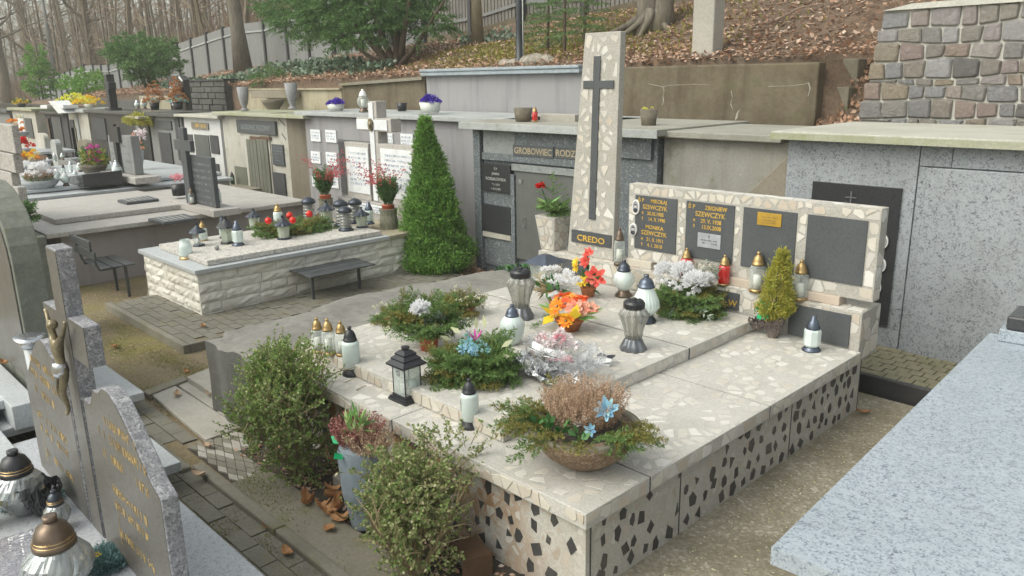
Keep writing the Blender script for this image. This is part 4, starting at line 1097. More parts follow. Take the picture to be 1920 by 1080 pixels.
for p_ in px_posts:
    T = Yp(p_, float(tops(p_)), FY); x = T[0]; zt = T[2]; zb = hill_z(x, FY) - .15
    b = MB(); b.box(x - .045, x + .045, FY - .07, FY + .05, zb, zt + .06); part("post", b, "fence_dark", o, world=True)
    if prev:
        x0, t0, b0 = prev
        b = MB(); b.hexa([(x0 + .05, FY - .01, b0), (x - .05, FY - .01, zb), (x - .05, FY + .03, zb), (x0 + .05, FY + .03, b0)], [(x0 + .05, FY - .01, t0), (x - .05, FY - .01, zt), (x - .05, FY + .03, zt), (x0 + .05, FY + .03, t0)])
        part("panel", b, "panel_concrete", o, world=True)
        b = MB(); dz = .26
        b.hexa([(x0 + .05, FY - .045, t0 - dz - .05), (x - .05, FY - .045, zt - dz - .05), (x - .05, FY - .013, zt - dz - .05), (x0 + .05, FY - .013, t0 - dz - .05)], [(x0 + .05, FY - .045, t0 - dz), (x - .05, FY - .045, zt - dz), (x - .05, FY - .013, zt - dz), (x0 + .05, FY - .013, t0 - dz)])
        part("rail", b, "pale_coping", o, world=True)
    prev = (x, zt, zb)
xa, xb = prev[0], 2.0
o = thing("picket_fence", (-11, FY, 3.3), "weathered grey picket fence along the top of the leafy slope", "fence")
x = xa + .1; k = 0
PX = []
while x < -3.0:
    zb = hill_z(x, FY) + .02; w = .042
    b = MB(); hh = 1.55 + RU(-.03, .03); b.box(x - w, x + w, FY - .012, FY + .012, zb, zb + hh); b.hexa([(x - w, FY - .012, zb + hh), (x + w, FY - .012, zb + hh), (x + w, FY + .012, zb + hh), (x - w, FY + .012, zb + hh)], [(x - .006, FY - .011, zb + hh + .07), (x + .006, FY - .011, zb + hh + .07), (x + .006, FY + .011, zb + hh + .07), (x - .006, FY + .011, zb + hh + .07)])
    part("picket", b, "old_wood", o, world=True); x += .112
xs_ = np.arange(xa + .1, -3.0, 1.75)
for i, x in enumerate(xs_):
    zb = hill_z(x, FY); b = MB(); b.box(x - .05, x + .05, FY - .12, FY - .02, zb - .2, zb + 1.5); part("post", b, "fence_dark", o, world=True)
    if i:
        x0 = xs_[i - 1]; b0 = hill_z(x0, FY)
        for dz in (.38, 1.3):
            b = MB(); b.hexa([(x0 + .05, FY - .05, b0 + dz), (x - .05, FY - .05, zb + dz), (x - .05, FY - .014, zb + dz), (x0 + .05, FY - .014, b0 + dz)], [(x0 + .05, FY - .05, b0 + dz + .07), (x - .05, FY - .05, zb + dz + .07), (x - .05, FY - .014, zb + dz + .07), (x0 + .05, FY - .014, b0 + dz + .07)])
            part("rail", b, "panel_concrete", o, world=True)
b = MB()
for i in range(len(xs_) - 1):
    x0, x1 = xs_[i], xs_[i + 1]; b.hexa([(x0, FY - .05, hill_z(x0, FY) - .2), (x1, FY - .05, hill_z(x1, FY) - .2), (x1, FY + .1, hill_z(x1, FY) - .2), (x0, FY + .1, hill_z(x0, FY) - .2)], [(x0, FY - .05, hill_z(x0, FY) + .16), (x1, FY - .05, hill_z(x1, FY) + .16), (x1, FY + .1, hill_z(x1, FY) + .16), (x0, FY + .1, hill_z(x0, FY) + .16)])
part("footing", b, "brown_concrete", o, world=True)
b0 = Yp(975, 116, 8.95); z = hill_z(b0[0], b0[1]) - .05
o = thing("lamp_post", (b0[0], b0[1], z), "thin black metal lamp post rising behind the blue-edged wall", "lamp post")
t = MB(); t.lathe([(.13, 0), (.13, .05), (.07, .10), (.058, .55), (.052, 3.6)], 14); part("pole", t, "pole_black", o, smooth=True)
t = MB(); t.lathe([(.06, 3.6), (.16, 3.7), (.18, 4.0), (.10, 4.1), (.02, 4.15)], 14); part("lamp_head", t, "pole_black", o, smooth=True)
t = MB(); t.box(.068, .083, -.01, .01, .1, 3.5); part("cable_strip", t, "silver", o)
for i, (px, py, s_) in enumerate(((948, 116, .10), (990, 112, .13), (1004, 106, .15), (1022, 116, .12), (962, 118, .09))):
    p = Yp(px, py, 8.85); m_ = MB(); m_.ball((0, 0, 0), s_, 9, 6, (1.4, .9, .75), .12)
    r = link("rock", m_.mesh("rock"), "rock", None, (p[0], p[1], hill_z(p[0], p[1]) + .02))
    tag(r, ["small pale rock left of the lamp post foot", "flat rock directly right of the lamp post foot", "largest brown rock behind the lamp post foot", "rounded rock farthest right on the wall top by the spruces", "pebble-sized rock against the lamp post foot"][i], "rock", "rocks round the lamp post foot")
b0 = Yp(1325, 118, 8.85)
pb = MB(); pb.box(b0[0] - .15, b0[0] + .15, b0[1] - .12, b0[1] + .12, 2.35, 5.6)
solid("concrete_post", pb, "concrete_flag", "square pale concrete post standing behind the brown retaining wall", "post", bevel=.015)
for i, (a, c, y_) in enumerate((((1375, 85), (1395, 70), 9.6), ((1300, 60), (1345, 30), 10.6), ((1450, 95), (1540, 70), 9.8))):
    p, q = Yp(*a, y_), Yp(*c, y_ + .2); p[2] = hill_z(p[0], p[1]) + .04; q[2] = hill_z(q[0], q[1]) + .06
    t = MB(); t.tube([p, (p + q) / 2 + np.array([0, 0, .05]), q], [.018, .014, .006], 5)
    solid("fallen_branch", t, "twig_far", ["short pale stick leaning by the beech roots", "pale fallen branch above the beech roots", "long thin branch lying on the right of the slope"][i], "branch", "sticks on the slope")
def px_rect(x0, y0, x1, y1, Y):
    ym, xm_ = (y0 + y1) / 2, (x0 + x1) / 2; return Yp(x0, ym, Y)[0], Yp(x1, ym, Y)[0], Yp(xm_, y1, Y)[2], Yp(xm_, y0, Y)[2]
def plate(name, x0, y0, x1, y1, Y, th, mat, parent, bevel=0.0, label=None, yb=None):
    X0, X1, Z0, Z1 = px_rect(x0, y0, x1, y1, Y)
    b = MB(); b.box(X0, X1, Y - th, Y if yb is None else yb, Z0, Z1)
    return part(name, b, mat, parent, bevel, world=True, label=label), (X0, X1, Z0, Z1)
RY = 8.45
xl = Yp(1095, 120, RY)[0]; xr = Yp(1536, 120, RY)[0]
b = MB(); b.box(xl, xr, RY, RY + .18, 1.5, 2.40)
o = thing("retaining_wall", (-5.3, RY, 1.5), "tall brown stained concrete retaining wall right of the obelisk, with white lime cracks", "wall")
part("wall", b, "brown_concrete", o, bevel=.02, world=True)
def crack(pts, Y, w, mat, o, name="lime_crack"):
    b = MB(); P = [Yp(x, y, Y - .004) for x, y in pts]
    V = []
    for p in P:
        ww = w * RU(.5, 1.4); V += [(p[0] - ww, Y - .004, p[2] - ww), (p[0] + ww, Y - .004, p[2] + ww)]
    b.add(V, [(2 * i, 2 * i + 1, 2 * i + 3, 2 * i + 2) for i in range(len(P) - 1)]); part(name, b, mat, o, world=True)
plain("lime_white", (0.34, 0.32, 0.27), 0.9, var=.2)
crack([(1213, 158), (1222, 158), (1236, 161), (1244, 163), (1252, 161), (1262, 159), (1290, 159), (1310, 158), (1330, 159)], RY, .006, "brown_pale", o) if False else None
crack([(1216, 157), (1230, 160), (1244, 163), (1254, 160), (1275, 159), (1300, 158), (1330, 159)], RY, .003, "lime_white", o)
crack([(1244, 163), (1245, 172), (1243, 180), (1244, 190), (1242, 197)], RY, .007, "lime_white", o)
crack([(1385, 207), (1382, 214), (1380, 224)], RY, .014, "lime_white", o)
crack([(1371, 170), (1373, 182), (1370, 195), (1374, 205)], RY, .004, "lime_white", o)
crack([(1440, 162), (1480, 161), (1507, 158), (1516, 155), (1519, 166), (1515, 180)], RY, .004, "lime_white", o)
b = MB(); x0 = Yp(799, 140, RY)[0]; x1 = xl
b.box(x0, x1 - .002, RY, RY + .16, 1.5, 2.34)
o = thing("retaining_wall", (-9, RY, 1.5), "smooth grey rendered retaining wall with a blue-grey coping, left of the obelisk", "wall")
part("wall", b, "grey_render", o, world=True)
c = MB(); c.box(x0 - .03, x1 - .002, RY - .10, RY + .22, 2.34, 2.40); part("coping", c, "blue_coping", o, bevel=.01, world=True)
c = MB(); c.box(x0 - .03, x1 - .002, RY - .12, RY + .24, 2.402, 2.445); part("coping", c, "blue_coping", o, bevel=.01, world=True)
x2 = Yp(640, 150, RY)[0]
b = MB(); b.hexa([(x2, RY, 1.5), (x0 - .04, RY, 1.5), (x0 - .04, RY + .16, 1.5), (x2, RY + .16, 1.5)], [(x2, RY, 2.19), (x0 - .04, RY, 2.28), (x0 - .04, RY + .16, 2.28), (x2, RY + .16, 2.19)])
o = thing("retaining_wall", (-12, RY, 1.5), "low mossy brown retaining wall under the yew", "wall"); part("wall", b, "brown_concrete", o, world=True)
c = MB(); c.hexa([(x2, RY - .07, 2.19), (x0 - .04, RY - .07, 2.28), (x0 - .04, RY + .2, 2.28), (x2, RY + .2, 2.19)], [(x2, RY - .07, 2.24), (x0 - .04, RY - .07, 2.33), (x0 - .04, RY + .2, 2.33), (x2, RY + .2, 2.24)]); part("coping", c, "mossy_slab", o, world=True)
x3 = Yp(452, 180, RY)[0]
b = MB(); b.box(x3, x2 - .02, RY, RY + .16, 1.5, 2.12)
o = thing("retaining_wall", (-15, RY, 1.5), "cream stained retaining wall with a thin coping behind the two urns", "wall"); part("wall", b, "cream_concrete", o, world=True)
c = MB(); c.box(x3 - .03, x2 - .02, RY - .05, RY + .2, 2.12, 2.15); part("coping", c, "cream_concrete", o, world=True)
o = thing("block_wall", (-20, RY, 1.4), "low dark wall of split blocks on the slope, left of the urns", "wall")
X0, X1, Z0, Z1 = px_rect(343, 152, 424, 207, RY)
b = MB(); b.box(X0, X1, RY + .03, RY + .3, Z0 - .3, Z1 - .03); part("core", b, "dark_block", o, world=True)
rows = 5; hh = (Z1 - Z0) / rows
for r in range(rows):
    x = X0 - (r % 2) * .18
    while x < X1:
        a, c_ = max(X0, x), min(X1, x + .38)
        if c_ - a > .05:
            b = MB(); b.box(a + .008, c_ - .008, RY - RU(0, .03), RY + .029, Z0 + r * hh + .008, Z0 + (r + 1) * hh - .008); part("block", b, "dark_block", o, bevel=.012, world=True)
        x += .38
c = MB(); c.box(X0 - .03, X1 + .03, RY - .04, RY + .33, Z1, Z1 + .04); part("coping", c, "slate_tile", o, world=True)
for i, (a, b_, c_, d, lab) in enumerate(((172, 187, 262, 205, "low grey concrete kerb wall behind the black cross"), (262, 180, 320, 207, "short tan concrete wall piece behind the heart-shaped monument"))):
    X0, X1, Z0, Z1 = px_rect(a, b_, c_, d, RY); m_ = MB(); m_.box(X0, X1, RY, RY + .2, Z0 - .2, Z1); solid("low_wall", m_, "dark_block" if i == 0 else "cream_concrete", lab, "wall", bevel=.01)
SY = 8.15
o = thing("field_stone_wall", (-1.5, SY, 1.8), "high wall of many-coloured squared field stones with pale raised joints at the right", "stone wall")
ztop = Yp(1760, 14, SY)[2]; xle = lambda z: np.interp(z, [1.78, 3.4], [-3.37, -3.12])
xR = 1.2
b = MB(); b.hexa([(xle(1.7), SY + .02, 1.6), (xR, SY + .02, 1.6), (xR, SY + .5, 1.6), (xle(1.7), SY + .5, 1.6)], [(xle(ztop), SY + .02, ztop), (xR, SY + .02, ztop), (xR, SY + .5, ztop), (xle(ztop), SY + .5, ztop)])
part("mortar_core", b, "joint_mortar", o, world=True)
R = random.Random(5)
def wav(k, x): return 0.016 * sin(x * 3.1 + k * 1.9) + 0.012 * sin(x * 7.3 + k * 4.1)
z = 1.80; k = 0; rowsz = [0.05, .155, .145, .055, .15, .145, .15, .15]; kk = (ztop - 1.80) / sum(rowsz); rowsz = [r_ * kk for r_ in rowsz]
edges = [1.80]
for r_ in rowsz: edges.append(edges[-1] + r_)
for k in range(len(rowsz)):
    x = float(xle(edges[k])) ; 
    while x < xR - .1:
        w = R.uniform(.13, .27) if rowsz[k] > .1 else R.uniform(.12, .24)
        x1 = x + w; g_ = .0068
        a0, a1 = edges[k], edges[k + 1]
        q = [(x + g_ + R.uniform(-.012, .012), a0 + wav(k, x) + g_), (x1 - g_ + R.uniform(-.012, .012), a0 + wav(k, x1) + g_), (x1 - g_ + R.uniform(-.012, .012), a1 + wav(k + 1, x1) - g_), (x + g_ + R.uniform(-.012, .012), a1 + wav(k + 1, x) - g_)]
        cx_ = sum(p[0] for p in q) / 4; cz_ = sum(p[1] for p in q) / 4
        pts = []       # cut the corners for a hand-dressed outline
        for i in range(4):
            p = q[i]; pn = q[(i + 1) % 4]; pp = q[i - 1]; f = R.uniform(.03, .12)
            pts.append((p[0] + (pp[0] - p[0]) * f, p[1] + (pp[1] - p[1]) * f)); f = R.uniform(.03, .11); pts.append((p[0] + (pn[0] - p[0]) * f, p[1] + (pn[1] - p[1]) * f))
        bu = R.uniform(.006, .018)
        m_ = MB(); n_ = len(pts)
        ring = lambda s_, yy: [(cx_ + (p[0] - cx_) * s_, yy, cz_ + (p[1] - cz_) * s_) for p in pts]
        V = ring(1.0, SY + .018) + ring(.98, SY + .004) + ring(.84, SY - bu * .8) + [(cx_ + R.uniform(-.02, .02), SY - bu * R.uniform(.8, 1.3), cz_)]
        F = []
        for L in range(2):
            F += [(L * n_ + i, L * n_ + (i + 1) % n_, (L + 1) * n_ + (i + 1) % n_, (L + 1) * n_ + i) for i in range(n_)]
        F += [(2 * n_ + i, 2 * n_ + (i + 1) % n_, 3 * n_) for i in range(n_)]
        m_.add(V, F)
        off = np.array([cx_, SY, cz_]); me = m_.mesh("stone", off, False)
        link("stone", me, "field_stone", o, tuple(off - np.array(o.location)))
        x = x1
c = MB(); c.hexa([(-3.22, SY - .03, ztop), (xR, SY - .03, ztop), (xR, SY + .6, ztop), (-3.22, SY + .6, ztop)], [(-2.95, SY - .03, ztop + .05), (xR, SY - .03, ztop + .09), (xR, SY + .6, ztop + .09), (-2.95, SY + .6, ztop + .05)]); part("coping", c, "joint_mortar", o, world=True)
o = thing("stepped_blocks", (-3.7, 8.5, 1.7), "mossy stepped concrete blocks in the leafy gap between brown wall and stone wall", "blocks")
for (a, b_, c_, d, y_) in ((1578, 110, 1608, 165, 9.0), (1542, 163, 1590, 210, 8.75), (1530, 205, 1555, 236, 8.6)):
    X0, X1, Z0, Z1 = px_rect(a, b_, c_, d, y_); m_ = MB(); m_.box(X0, X1, y_, y_ + .25, Z0 - .2, Z1); part("block", m_, "mossy_slab", o, bevel=.015, world=True)
mb = MB(); k_ = 700
X = rng.uniform(-3.85, -3.0, k_); Yy = rng.uniform(8.2, 9.6, k_); Zz = np.where(Yy < 8.6, 1.74, 1.78 + (Yy - 8.6) * .9) + rng.uniform(0, .06, k_)
D = rand_dirs(k_); rhombs(mb, np.stack([X, Yy, Zz], 1), D, side_of(D), .075, .045); struct("gap_leaves", mb, "dead_leaf", kind="stuff")
MY = 6.42
o = thing("granite_mausoleum", (-1.8, MY + .7, 0), "light grey granite mausoleum with mossy-edged flat roof and big black plate at the right", "mausoleum")
X0 = Yp(1476, 300, MY)[0]; XR = 1.4
zr = 1.76
b = MB(); b.box(X0, XR, MY + .05, MY + 1.4, GZ, zr); part("wall", b, "granite_wall", o, world=True)
xj = [X0 - .004, Yp(1706, 300, MY)[0], Yp(1783, 300, MY)[0]]
xd = Yp(1740, 320, MY)[0]
def slab(xa, xb_, za, zb, ya, mt="granite_wall", nm="cladding_slab", bv=.004):
    m_ = MB(); m_.box(xa + .002, xb_ - .002, ya, MY + .049, za + .002, zb - .002); part(nm, m_, mt, o, bevel=bv, world=True)
xm = Yp(1712, 400, MY)[0]
slab(X0, xm, .08, zr - .002, MY)
zdoor = Yp(1740, 315, MY)[2]
xs1 = Yp(1786, 290, MY)[0]
slab(xm, xs1, zdoor + .01, zr - .002, MY + .008); slab(xs1, -.4, zdoor + .01, zr - .002, MY + .008); slab(-.4, XR, zdoor + .01, zr - .002, MY + .008)
slab(xm, xm + .07, .08, zdoor + .008, MY + .012)
slab(xm + .075, -.2, .10, zdoor + .008, MY - .035, nm="door_slab", bv=.006)
slab(-.2, XR, .10, zdoor + .008, MY + .01)
m_ = MB(); m_.box(X0 - .09, XR, MY - .14, MY + 1.5, zr, zr + .062)
part("roof", m_, "roof_top", o, bevel=.008, world=True)
m_ = MB(); m_.box(X0 - .094, XR, MY - .150, MY - .142, zr - .003, zr + .048); part("roof_edge", m_, "mossy_coping", o, world=True)
pl_, (pX0, pX1, pZ0, pZ1) = plate("black_plate", 1515, 345, 1680, 598, MY - .001, .02, "black_granite", o, .002)
cx_ = Yp(1597, 380, MY)[0]
m_ = MB(); zc = Yp(1597, 359, MY - .03)[2]; zc0 = Yp(1597, 388, MY - .03)[2]
cross_box(m_, cx_, MY - .028, MY - .022, zc0 - .06, zc, .006, zc - .055, .045, .011); part("cross", m_, "silver", o, world=True)
lo = np.array([cx_, MY - .024, zc0 - .035]) - np.array(o.location)
text("Ś P", .075, "silver", o, tuple(lo), align='CENTER', width=1.35, depth=.003)
for ch in o.children:
    if ch.name.startswith("inscription"): ch.location = -Vector(o.location)
for (px, py) in ((1659, 453), (1655, 497), (1646, 539)):
    p = Yp(px - 2, py, MY - .03); m_ = MB()
    V = [(cos(t) * .037, 0, sin(t) * .056) for t in np.linspace(0, 2 * PI, 21)[:-1]]
    m_.hexa([(v[0], 0, v[2]) for v in V], [(v[0], -.012, v[2]) for v in V]); ob = part("portrait_oval", m_, "porcelain", o, bevel=.002); ob.location = tuple(p - np.array(o.location))
    m_ = MB(); m_.hexa([(v[0] * .8, -.0125, v[2] * .8) for v in V], [(v[0] * .8, -.014, v[2] * .8) for v in V]); link("portrait_photo", m_.mesh("portrait_photo"), "photo_grey", ob)
    m_ = MB(); m_.ball((0, -.0135, .012), .013, 10, 6, (1, .2, 1.2)); link("portrait_head", m_.mesh("portrait_head"), "photo_skin", ob)
o = thing("paved_ledge", (-1.8, 6.0, 0), "raised strip of small mossy yellowish pavers with dark kerb before the granite mausoleum", "paving")
YK = 5.66
b = MB(); b.box(-3.0, 1.4, YK, YK + .05, GZ, .13); part("kerb", b, "slate_tile", o, bevel=.006, world=True)
b = MB(); b.box(-3.6, 1.4, YK + .05, MY + .05, GZ, .095); part("bed", b, "soil", o, world=True)
weathered("yellow_paver", (0.23, 0.21, 0.14), (0.16, 0.15, 0.09), (0.12, 0.13, 0.05), scale=4, streak=False)
yy = YK + .055; r = 0
while yy < MY - .06:
    x = -3.0 - (r % 2) * .05
    while x < -.6:
        b = MB(); b.box(x + .004, x + .096, yy + .004, min(MY - .004, yy + .096), .08, .122 + RU(-.003, .004)); part("paver", b, "yellow_paver", o, world=True); x += .10
    yy += .10; r += 1
CY = 6.62
o = thing("concrete_tomb_wall", (-4.0, CY, 0), "plain weathered concrete wall with flat ledge and sloping brown buttress behind the name wall", "wall")
xa, xb_ = -4.62, X0 - .02
b = MB(); b.box(xa, xb_, CY, CY + 1.2, GZ, 1.70); part("wall", b, "concrete", o, world=True)
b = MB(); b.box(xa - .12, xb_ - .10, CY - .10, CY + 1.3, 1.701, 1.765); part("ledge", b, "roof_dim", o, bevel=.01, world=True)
p0 = Yp(1395, 370, CY - .12); p1 = Yp(1476, 290, CY - .12)
b = MB(); b.wallprism([(p0[0] - .25, GZ), (xb_, GZ), (xb_, p1[2]), (p0[0], p0[2])], CY - .14, CY - .001); part("buttress", b, "brown_plaster", o, bevel=.01, world=True)
KY = 6.5
o = thing("terrazzo_mausoleum", (-6.0, KY + .7, 0), "dark blue-grey terrazzo mausoleum with steel door, behind the obelisk and stone vase", "mausoleum")
xa = Yp(893, 300, KY)[0]; xb_ = -4.64
b = MB(); b.box(xa, xb_, KY + .04, KY + 1.5, GZ, 1.72); part("wall", b, "terrazzo_dark", o, world=True)
def fac(nm, x0, y0, x1, y1, th, mt, bv=.003, Y=None):
    return plate(nm, x0, y0, x1, y1, Y or KY, th, mt, o, bv, yb=KY + .039)
speckle("terrazzo_mid", [(0.20, 0.22, 0.225), (0.15, 0.17, 0.175), (0.27, 0.29, 0.29), (0.18, 0.20, 0.205)], 75, 0.6, dirt=0.4, big=2.0)
fac("corner_pier", 893, 239, 905, 500, .03, "terrazzo_dark")
fac("frieze_slab", 906, 240, 965, 291, .0, "terrazzo_mid"); fac("frieze_slab", 966, 241, 1221, 291, .0, "terrazzo_dark")
fac("lintel", 906, 293, 1100, 307, .02, "terrazzo_dark"); fac("lintel", 961, 313, 1100, 326, .02, "terrazzo_mid")
fac("pier", 960, 327, 967, 500, .02, "terrazzo_dark"); fac("infill", 906, 310, 959, 500, -.012, "terrazzo_dark")
d_, (dx0, dx1, dz0, dz1) = fac("door", 968, 328, 1120, 500, .0, "metal_door")
for (p_, y_, m_) in (((976, 340), .0, "terrazzo_mid"), ((1010, 411), .0, "teal_petal")):
    q = Yp(p_[0], p_[1], KY - .004); m2 = MB(); m2.box(q[0] - .025, q[0] + .025, KY - .012, KY - .001, q[2] - .022, q[2] + .022); part("door_badge", m2, m_, o, world=True)
q = Yp(983, 418, KY - .02); m2 = MB(); m2.tube([(q[0], KY, q[2] + .06), (q[0], KY - .035, q[2] + .05), (q[0], KY - .035, q[2] - .05), (q[0], KY, q[2] - .06)], .007, 6); part("door_handle", m2, "silver", o, world=True)
L = np.array(o.location)
pp, (a0, a1, z0, z1) = fac("name_plate", 906, 308, 959, 360, .022, "black_granite")
cx_ = (a0 + a1) / 2; hgt = z1 - z0
for s_, f, sz in (("Ś P", .80, .040), ("JANINA", .62, .042), ("KOSSAKOWSKA", .42, .052), ("* 1.1.1923", .24, .036), ("+ 19.12.2001", .08, .036)):
    text(s_, sz, "pale_letter", o, tuple(np.array([cx_, KY - .0235, z0 + hgt * f]) - L), align='CENTER', width=.92, depth=.001)
fac("blank_plate", 905, 385, 959, 436, .022, "black_granite")
fac("sill", 906, 437, 959, 447, .015, "old_plaster")
pp, (a0, a1, z0, z1) = fac("sign_plate", 965, 273, 1041, 294, .03, "slate_panel")
text("GROBOWIEC", (z1 - z0) * .80, "faded_letter", o, tuple(np.array([(a0 + a1) / 2, KY - .0315, z0 + (z1 - z0) * .22]) - L), align='CENTER', width=.98, depth=.001, bold=.002)
pp, (b0, b1, z0, z1) = fac("sign_plate", 1043, 277, 1118, 299, .03, "slate_panel")
text("RODZINNY", (z1 - z0) * .78, "faded_letter", o, tuple(np.array([(b0 + b1) / 2, KY - .0315, z0 + (z1 - z0) * .22]) - L), align='CENTER', width=1.05, depth=.001, bold=.002)
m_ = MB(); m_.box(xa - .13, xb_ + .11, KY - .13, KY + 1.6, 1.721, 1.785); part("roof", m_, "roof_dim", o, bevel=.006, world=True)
m_ = MB(); m_.box(xa - .14, xb_ + .12, KY - .150, KY - .132, 1.70, 1.782); part("roof_edge", m_, "pale_coping", o, bevel=.004, world=True)
WY = 7.2
o = thing("rendered_mausoleum", (-9.5, WY + .8, 0), "long low mausoleum of smooth grey render with pale coping and rows of white plaques", "mausoleum")
L = np.array(o.location)
xa = Yp(573, 240, WY)[0]; xb_ = -6.2
b = MB(); b.box(xa, xb_, WY, WY + 1.25, GZ, 1.72); part("wall", b, "grey_render", o, world=True)
m_ = MB(); m_.box(xa - .18, xb_ + .25, WY - .10, WY + 1.2, 1.721, 1.785); part("coping", m_, "pale_coping", o, bevel=.008, world=True)
pl_ = [(584, 243, 602, 265), (612, 244, 632, 267), (585, 284, 602, 306), (613, 286, 633, 310), (587, 330, 602, 350), (616, 330, 636, 352), (724, 250, 738, 274), (753, 251, 776, 277)]
for i, (a, b_, c_, d) in enumerate(pl_):
    pp, (x0, x1, z0, z1) = plate("white_plaque", a, b_, c_, d, WY - .001, .02, "white_plaque", o, .002)
    h = (z1 - z0); txt = "ROMANA", "ZOFIA"
    letters_block(x0 + .02, x1 - .02, [z0 + h * f for f in (.68, .42, .22)], WY - .0215, "bluegrey_letter", o, h * .14, i)
plate("dark_doorway", 638, 264, 712, 372, WY - .001, .004, "metal_door", o)
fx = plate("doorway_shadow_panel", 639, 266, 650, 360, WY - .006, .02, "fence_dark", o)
for ch in list(o.children):
    if ch.name.startswith("inscription"): ch.location = -Vector(o.location)
o = thing("plaster_mausoleum", (-14.2, WY + .8, 0), "cracked cream plaster mausoleum with old wooden double door and dark name board", "mausoleum")
L = np.array(o.location)
xa, xc, xb_ = Yp(417, 230, WY)[0], Yp(537, 230, WY)[0], Yp(573, 230, WY)[0]
b = MB(); b.box(xa, xc, WY, WY + 1.2, GZ, 1.66); part("wall", b, "old_plaster", o, world=True)
b = MB(); b.hexa([(xc + .002, WY, GZ), (xb_ - .02, WY + .35, GZ), (xb_ - .02, WY + 1.2, GZ), (xc + .002, WY + 1.2, GZ)], [(xc + .002, WY, 1.66), (xb_ - .02, WY + .35, 1.66), (xb_ - .02, WY + 1.2, 1.66), (xc + .002, WY + 1.2, 1.66)]); part("side_wall", b, "brown_plaster", o, world=True)
m_ = MB(); m_.box(xa - .1, xb_ + .2, WY - .16, WY + 1.2, 1.663, 1.725); part("roof", m_, "mossy_coping", o, bevel=.01, world=True)
pp, (x0, x1, z0, z1) = plate("name_board", 448, 226, 520, 251, WY - .001, .05, "slate_panel", o, .004)
text("GROBOWIEC RODZINNY", (z1 - z0) * .55, "grey_letter", o, tuple(np.array([(x0 + x1) / 2, WY - .053, z0 + (z1 - z0) * .3]) - L), align='CENTER', width=.74, depth=.001)
plate("door_frame", 465, 251, 512, 392, WY - .001, .02, "old_plaster", o)
for a, c_ in ((470, 488), (489, 508)):
    pp, (x0, x1, z0, z1) = plate("door_leaf", a, 262, c_, 391, WY - .021, .03, "green_wood", o, .004)
    for k in range(1, 3):
        m_ = MB(); xx = x0 + (x1 - x0) * k / 3; m_.box(xx - .006, xx + .006, WY - .0535, WY - .0512, z0 + .02, z1 - .02); part("board_joint", m_, "fence_dark", o, world=True)
    plate("rust_band", a, 256, c_, 262, WY - .021, .025, "crate_wood", o)
for (a, b_, c_, d, m_) in ((444, 313, 466, 351, "green_wood"), (515, 324, 537, 365, "fence_dark"), (513, 271, 534, 310, "slate_panel")):
    pp, (x0, x1, z0, z1) = plate("side_plate", a, b_, c_, d, WY - .001, .03, m_, o, .003)
    if m_ == "slate_panel": letters_block(x0 + .05, x1 - .05, [z0 + (z1 - z0) * f for f in (.8, .65, .5, .35, .2)], WY - .0315, "grey_letter", o, .03, 4)
for ch in list(o.children):
    if ch.name.startswith("inscription"): ch.location = -Vector(o.location)
b = MB(); X0, X1, Z0, Z1 = px_rect(427, 352, 470, 392, WY - .3); b.box(X0, X1, WY - .4, WY - .01, GZ, Z1); part("plinth", b, "mossy_slab", o, world=True)
crack([(522, 222), (535, 236), (528, 250), (536, 262)], WY, .012, "fence_dark", o, "plaster_crack")
o = thing("white_mausoleum", (-16.8, WY + .8, 0), "white rendered mausoleum with a pale slab roof, brown name plate and dark window plates", "mausoleum")
xa, xc, xb_ = Yp(345, 230, WY)[0], Yp(412, 230, WY)[0], xa - .03
b = MB(); b.box(xa, xc, WY, WY + 1.2, GZ, 1.58); part("wall", b, "white_render", o, world=True)
b = MB(); b.hexa([(xc + .002, WY, GZ), (xb_, WY + .5, GZ), (xb_, WY + 1.2, GZ), (xc + .002, WY + 1.2, GZ)], [(xc + .002, WY, 1.58), (xb_, WY + .5, 1.58), (xb_, WY + 1.2, 1.58), (xc + .002, WY + 1.2, 1.58)]); part("side_wall", b, "white_render", o, world=True)
m_ = MB(); m_.box(xa - .15, xb_ + .15, WY - .15, WY + 1.2, 1.583, 1.64); part("roof", m_, "roof_top", o, bevel=.01, world=True)
pp, (x0, x1, z0, z1) = plate("name_plate", 361, 230, 392, 242, WY - .001, .03, "brown_plaster", o, .003)
letters_block(x0 + .06, x1 - .06, [z0 + (z1 - z0) * .3], WY - .0315, "gold_letter", o, .07, 9)
for (a, b_, c_, d, m_) in ((368, 253, 394, 300, "metal_door"), (396, 254, 411, 288, "fence_dark"), (352, 252, 363, 285, "fence_dark"), (400, 307, 413, 340, "fence_dark")):
    pp, (x0, x1, z0, z1) = plate("dark_plate", a, b_, c_, d, WY - .001, .02, m_, o, .003)
for ch in list(o.children):
    if ch.name.startswith("inscription"): ch.location = -Vector(o.location)
def simple_maus(px0, px1, pyt, Y, wallm, roofm, label, items, roof_th=.08, over=.12, name="mausoleum"):
    X0, X1 = Yp(px0, 240, Y)[0], Yp(px1, 240, Y)[0]; zt = Yp((px0 + px1) / 2, pyt, Y)[2]
    o = thing(name, ((X0 + X1) / 2, Y + .6, GZ), label, "mausoleum")
    b = MB(); b.box(X0, X1, Y, Y + 1.1, GZ, zt - roof_th); part("wall", b, wallm, o, world=True)
    m_ = MB(); m_.box(X0 - over, X1 + over, Y - over, Y + 1.2, zt - roof_th + .002, zt); part("roof", m_, roofm, o, bevel=.01, world=True)
    for (nm, a, b_, c_, d, mt) in items:
        plate(nm, a, b_, c_, d, Y - .001, .03, mt, o, .003)
    return o
simple_maus(282, 341, 212, WY, "panel_concrete", "dark_block", "narrow grey concrete mausoleum with a dark glazed door, left of the white one",
    [("sign_plate", 296, 226, 323, 242, "slate_panel"), ("door", 304, 249, 325, 332, "fence_dark"), ("dark_pillar", 333, 222, 341, 300, "fence_dark")])
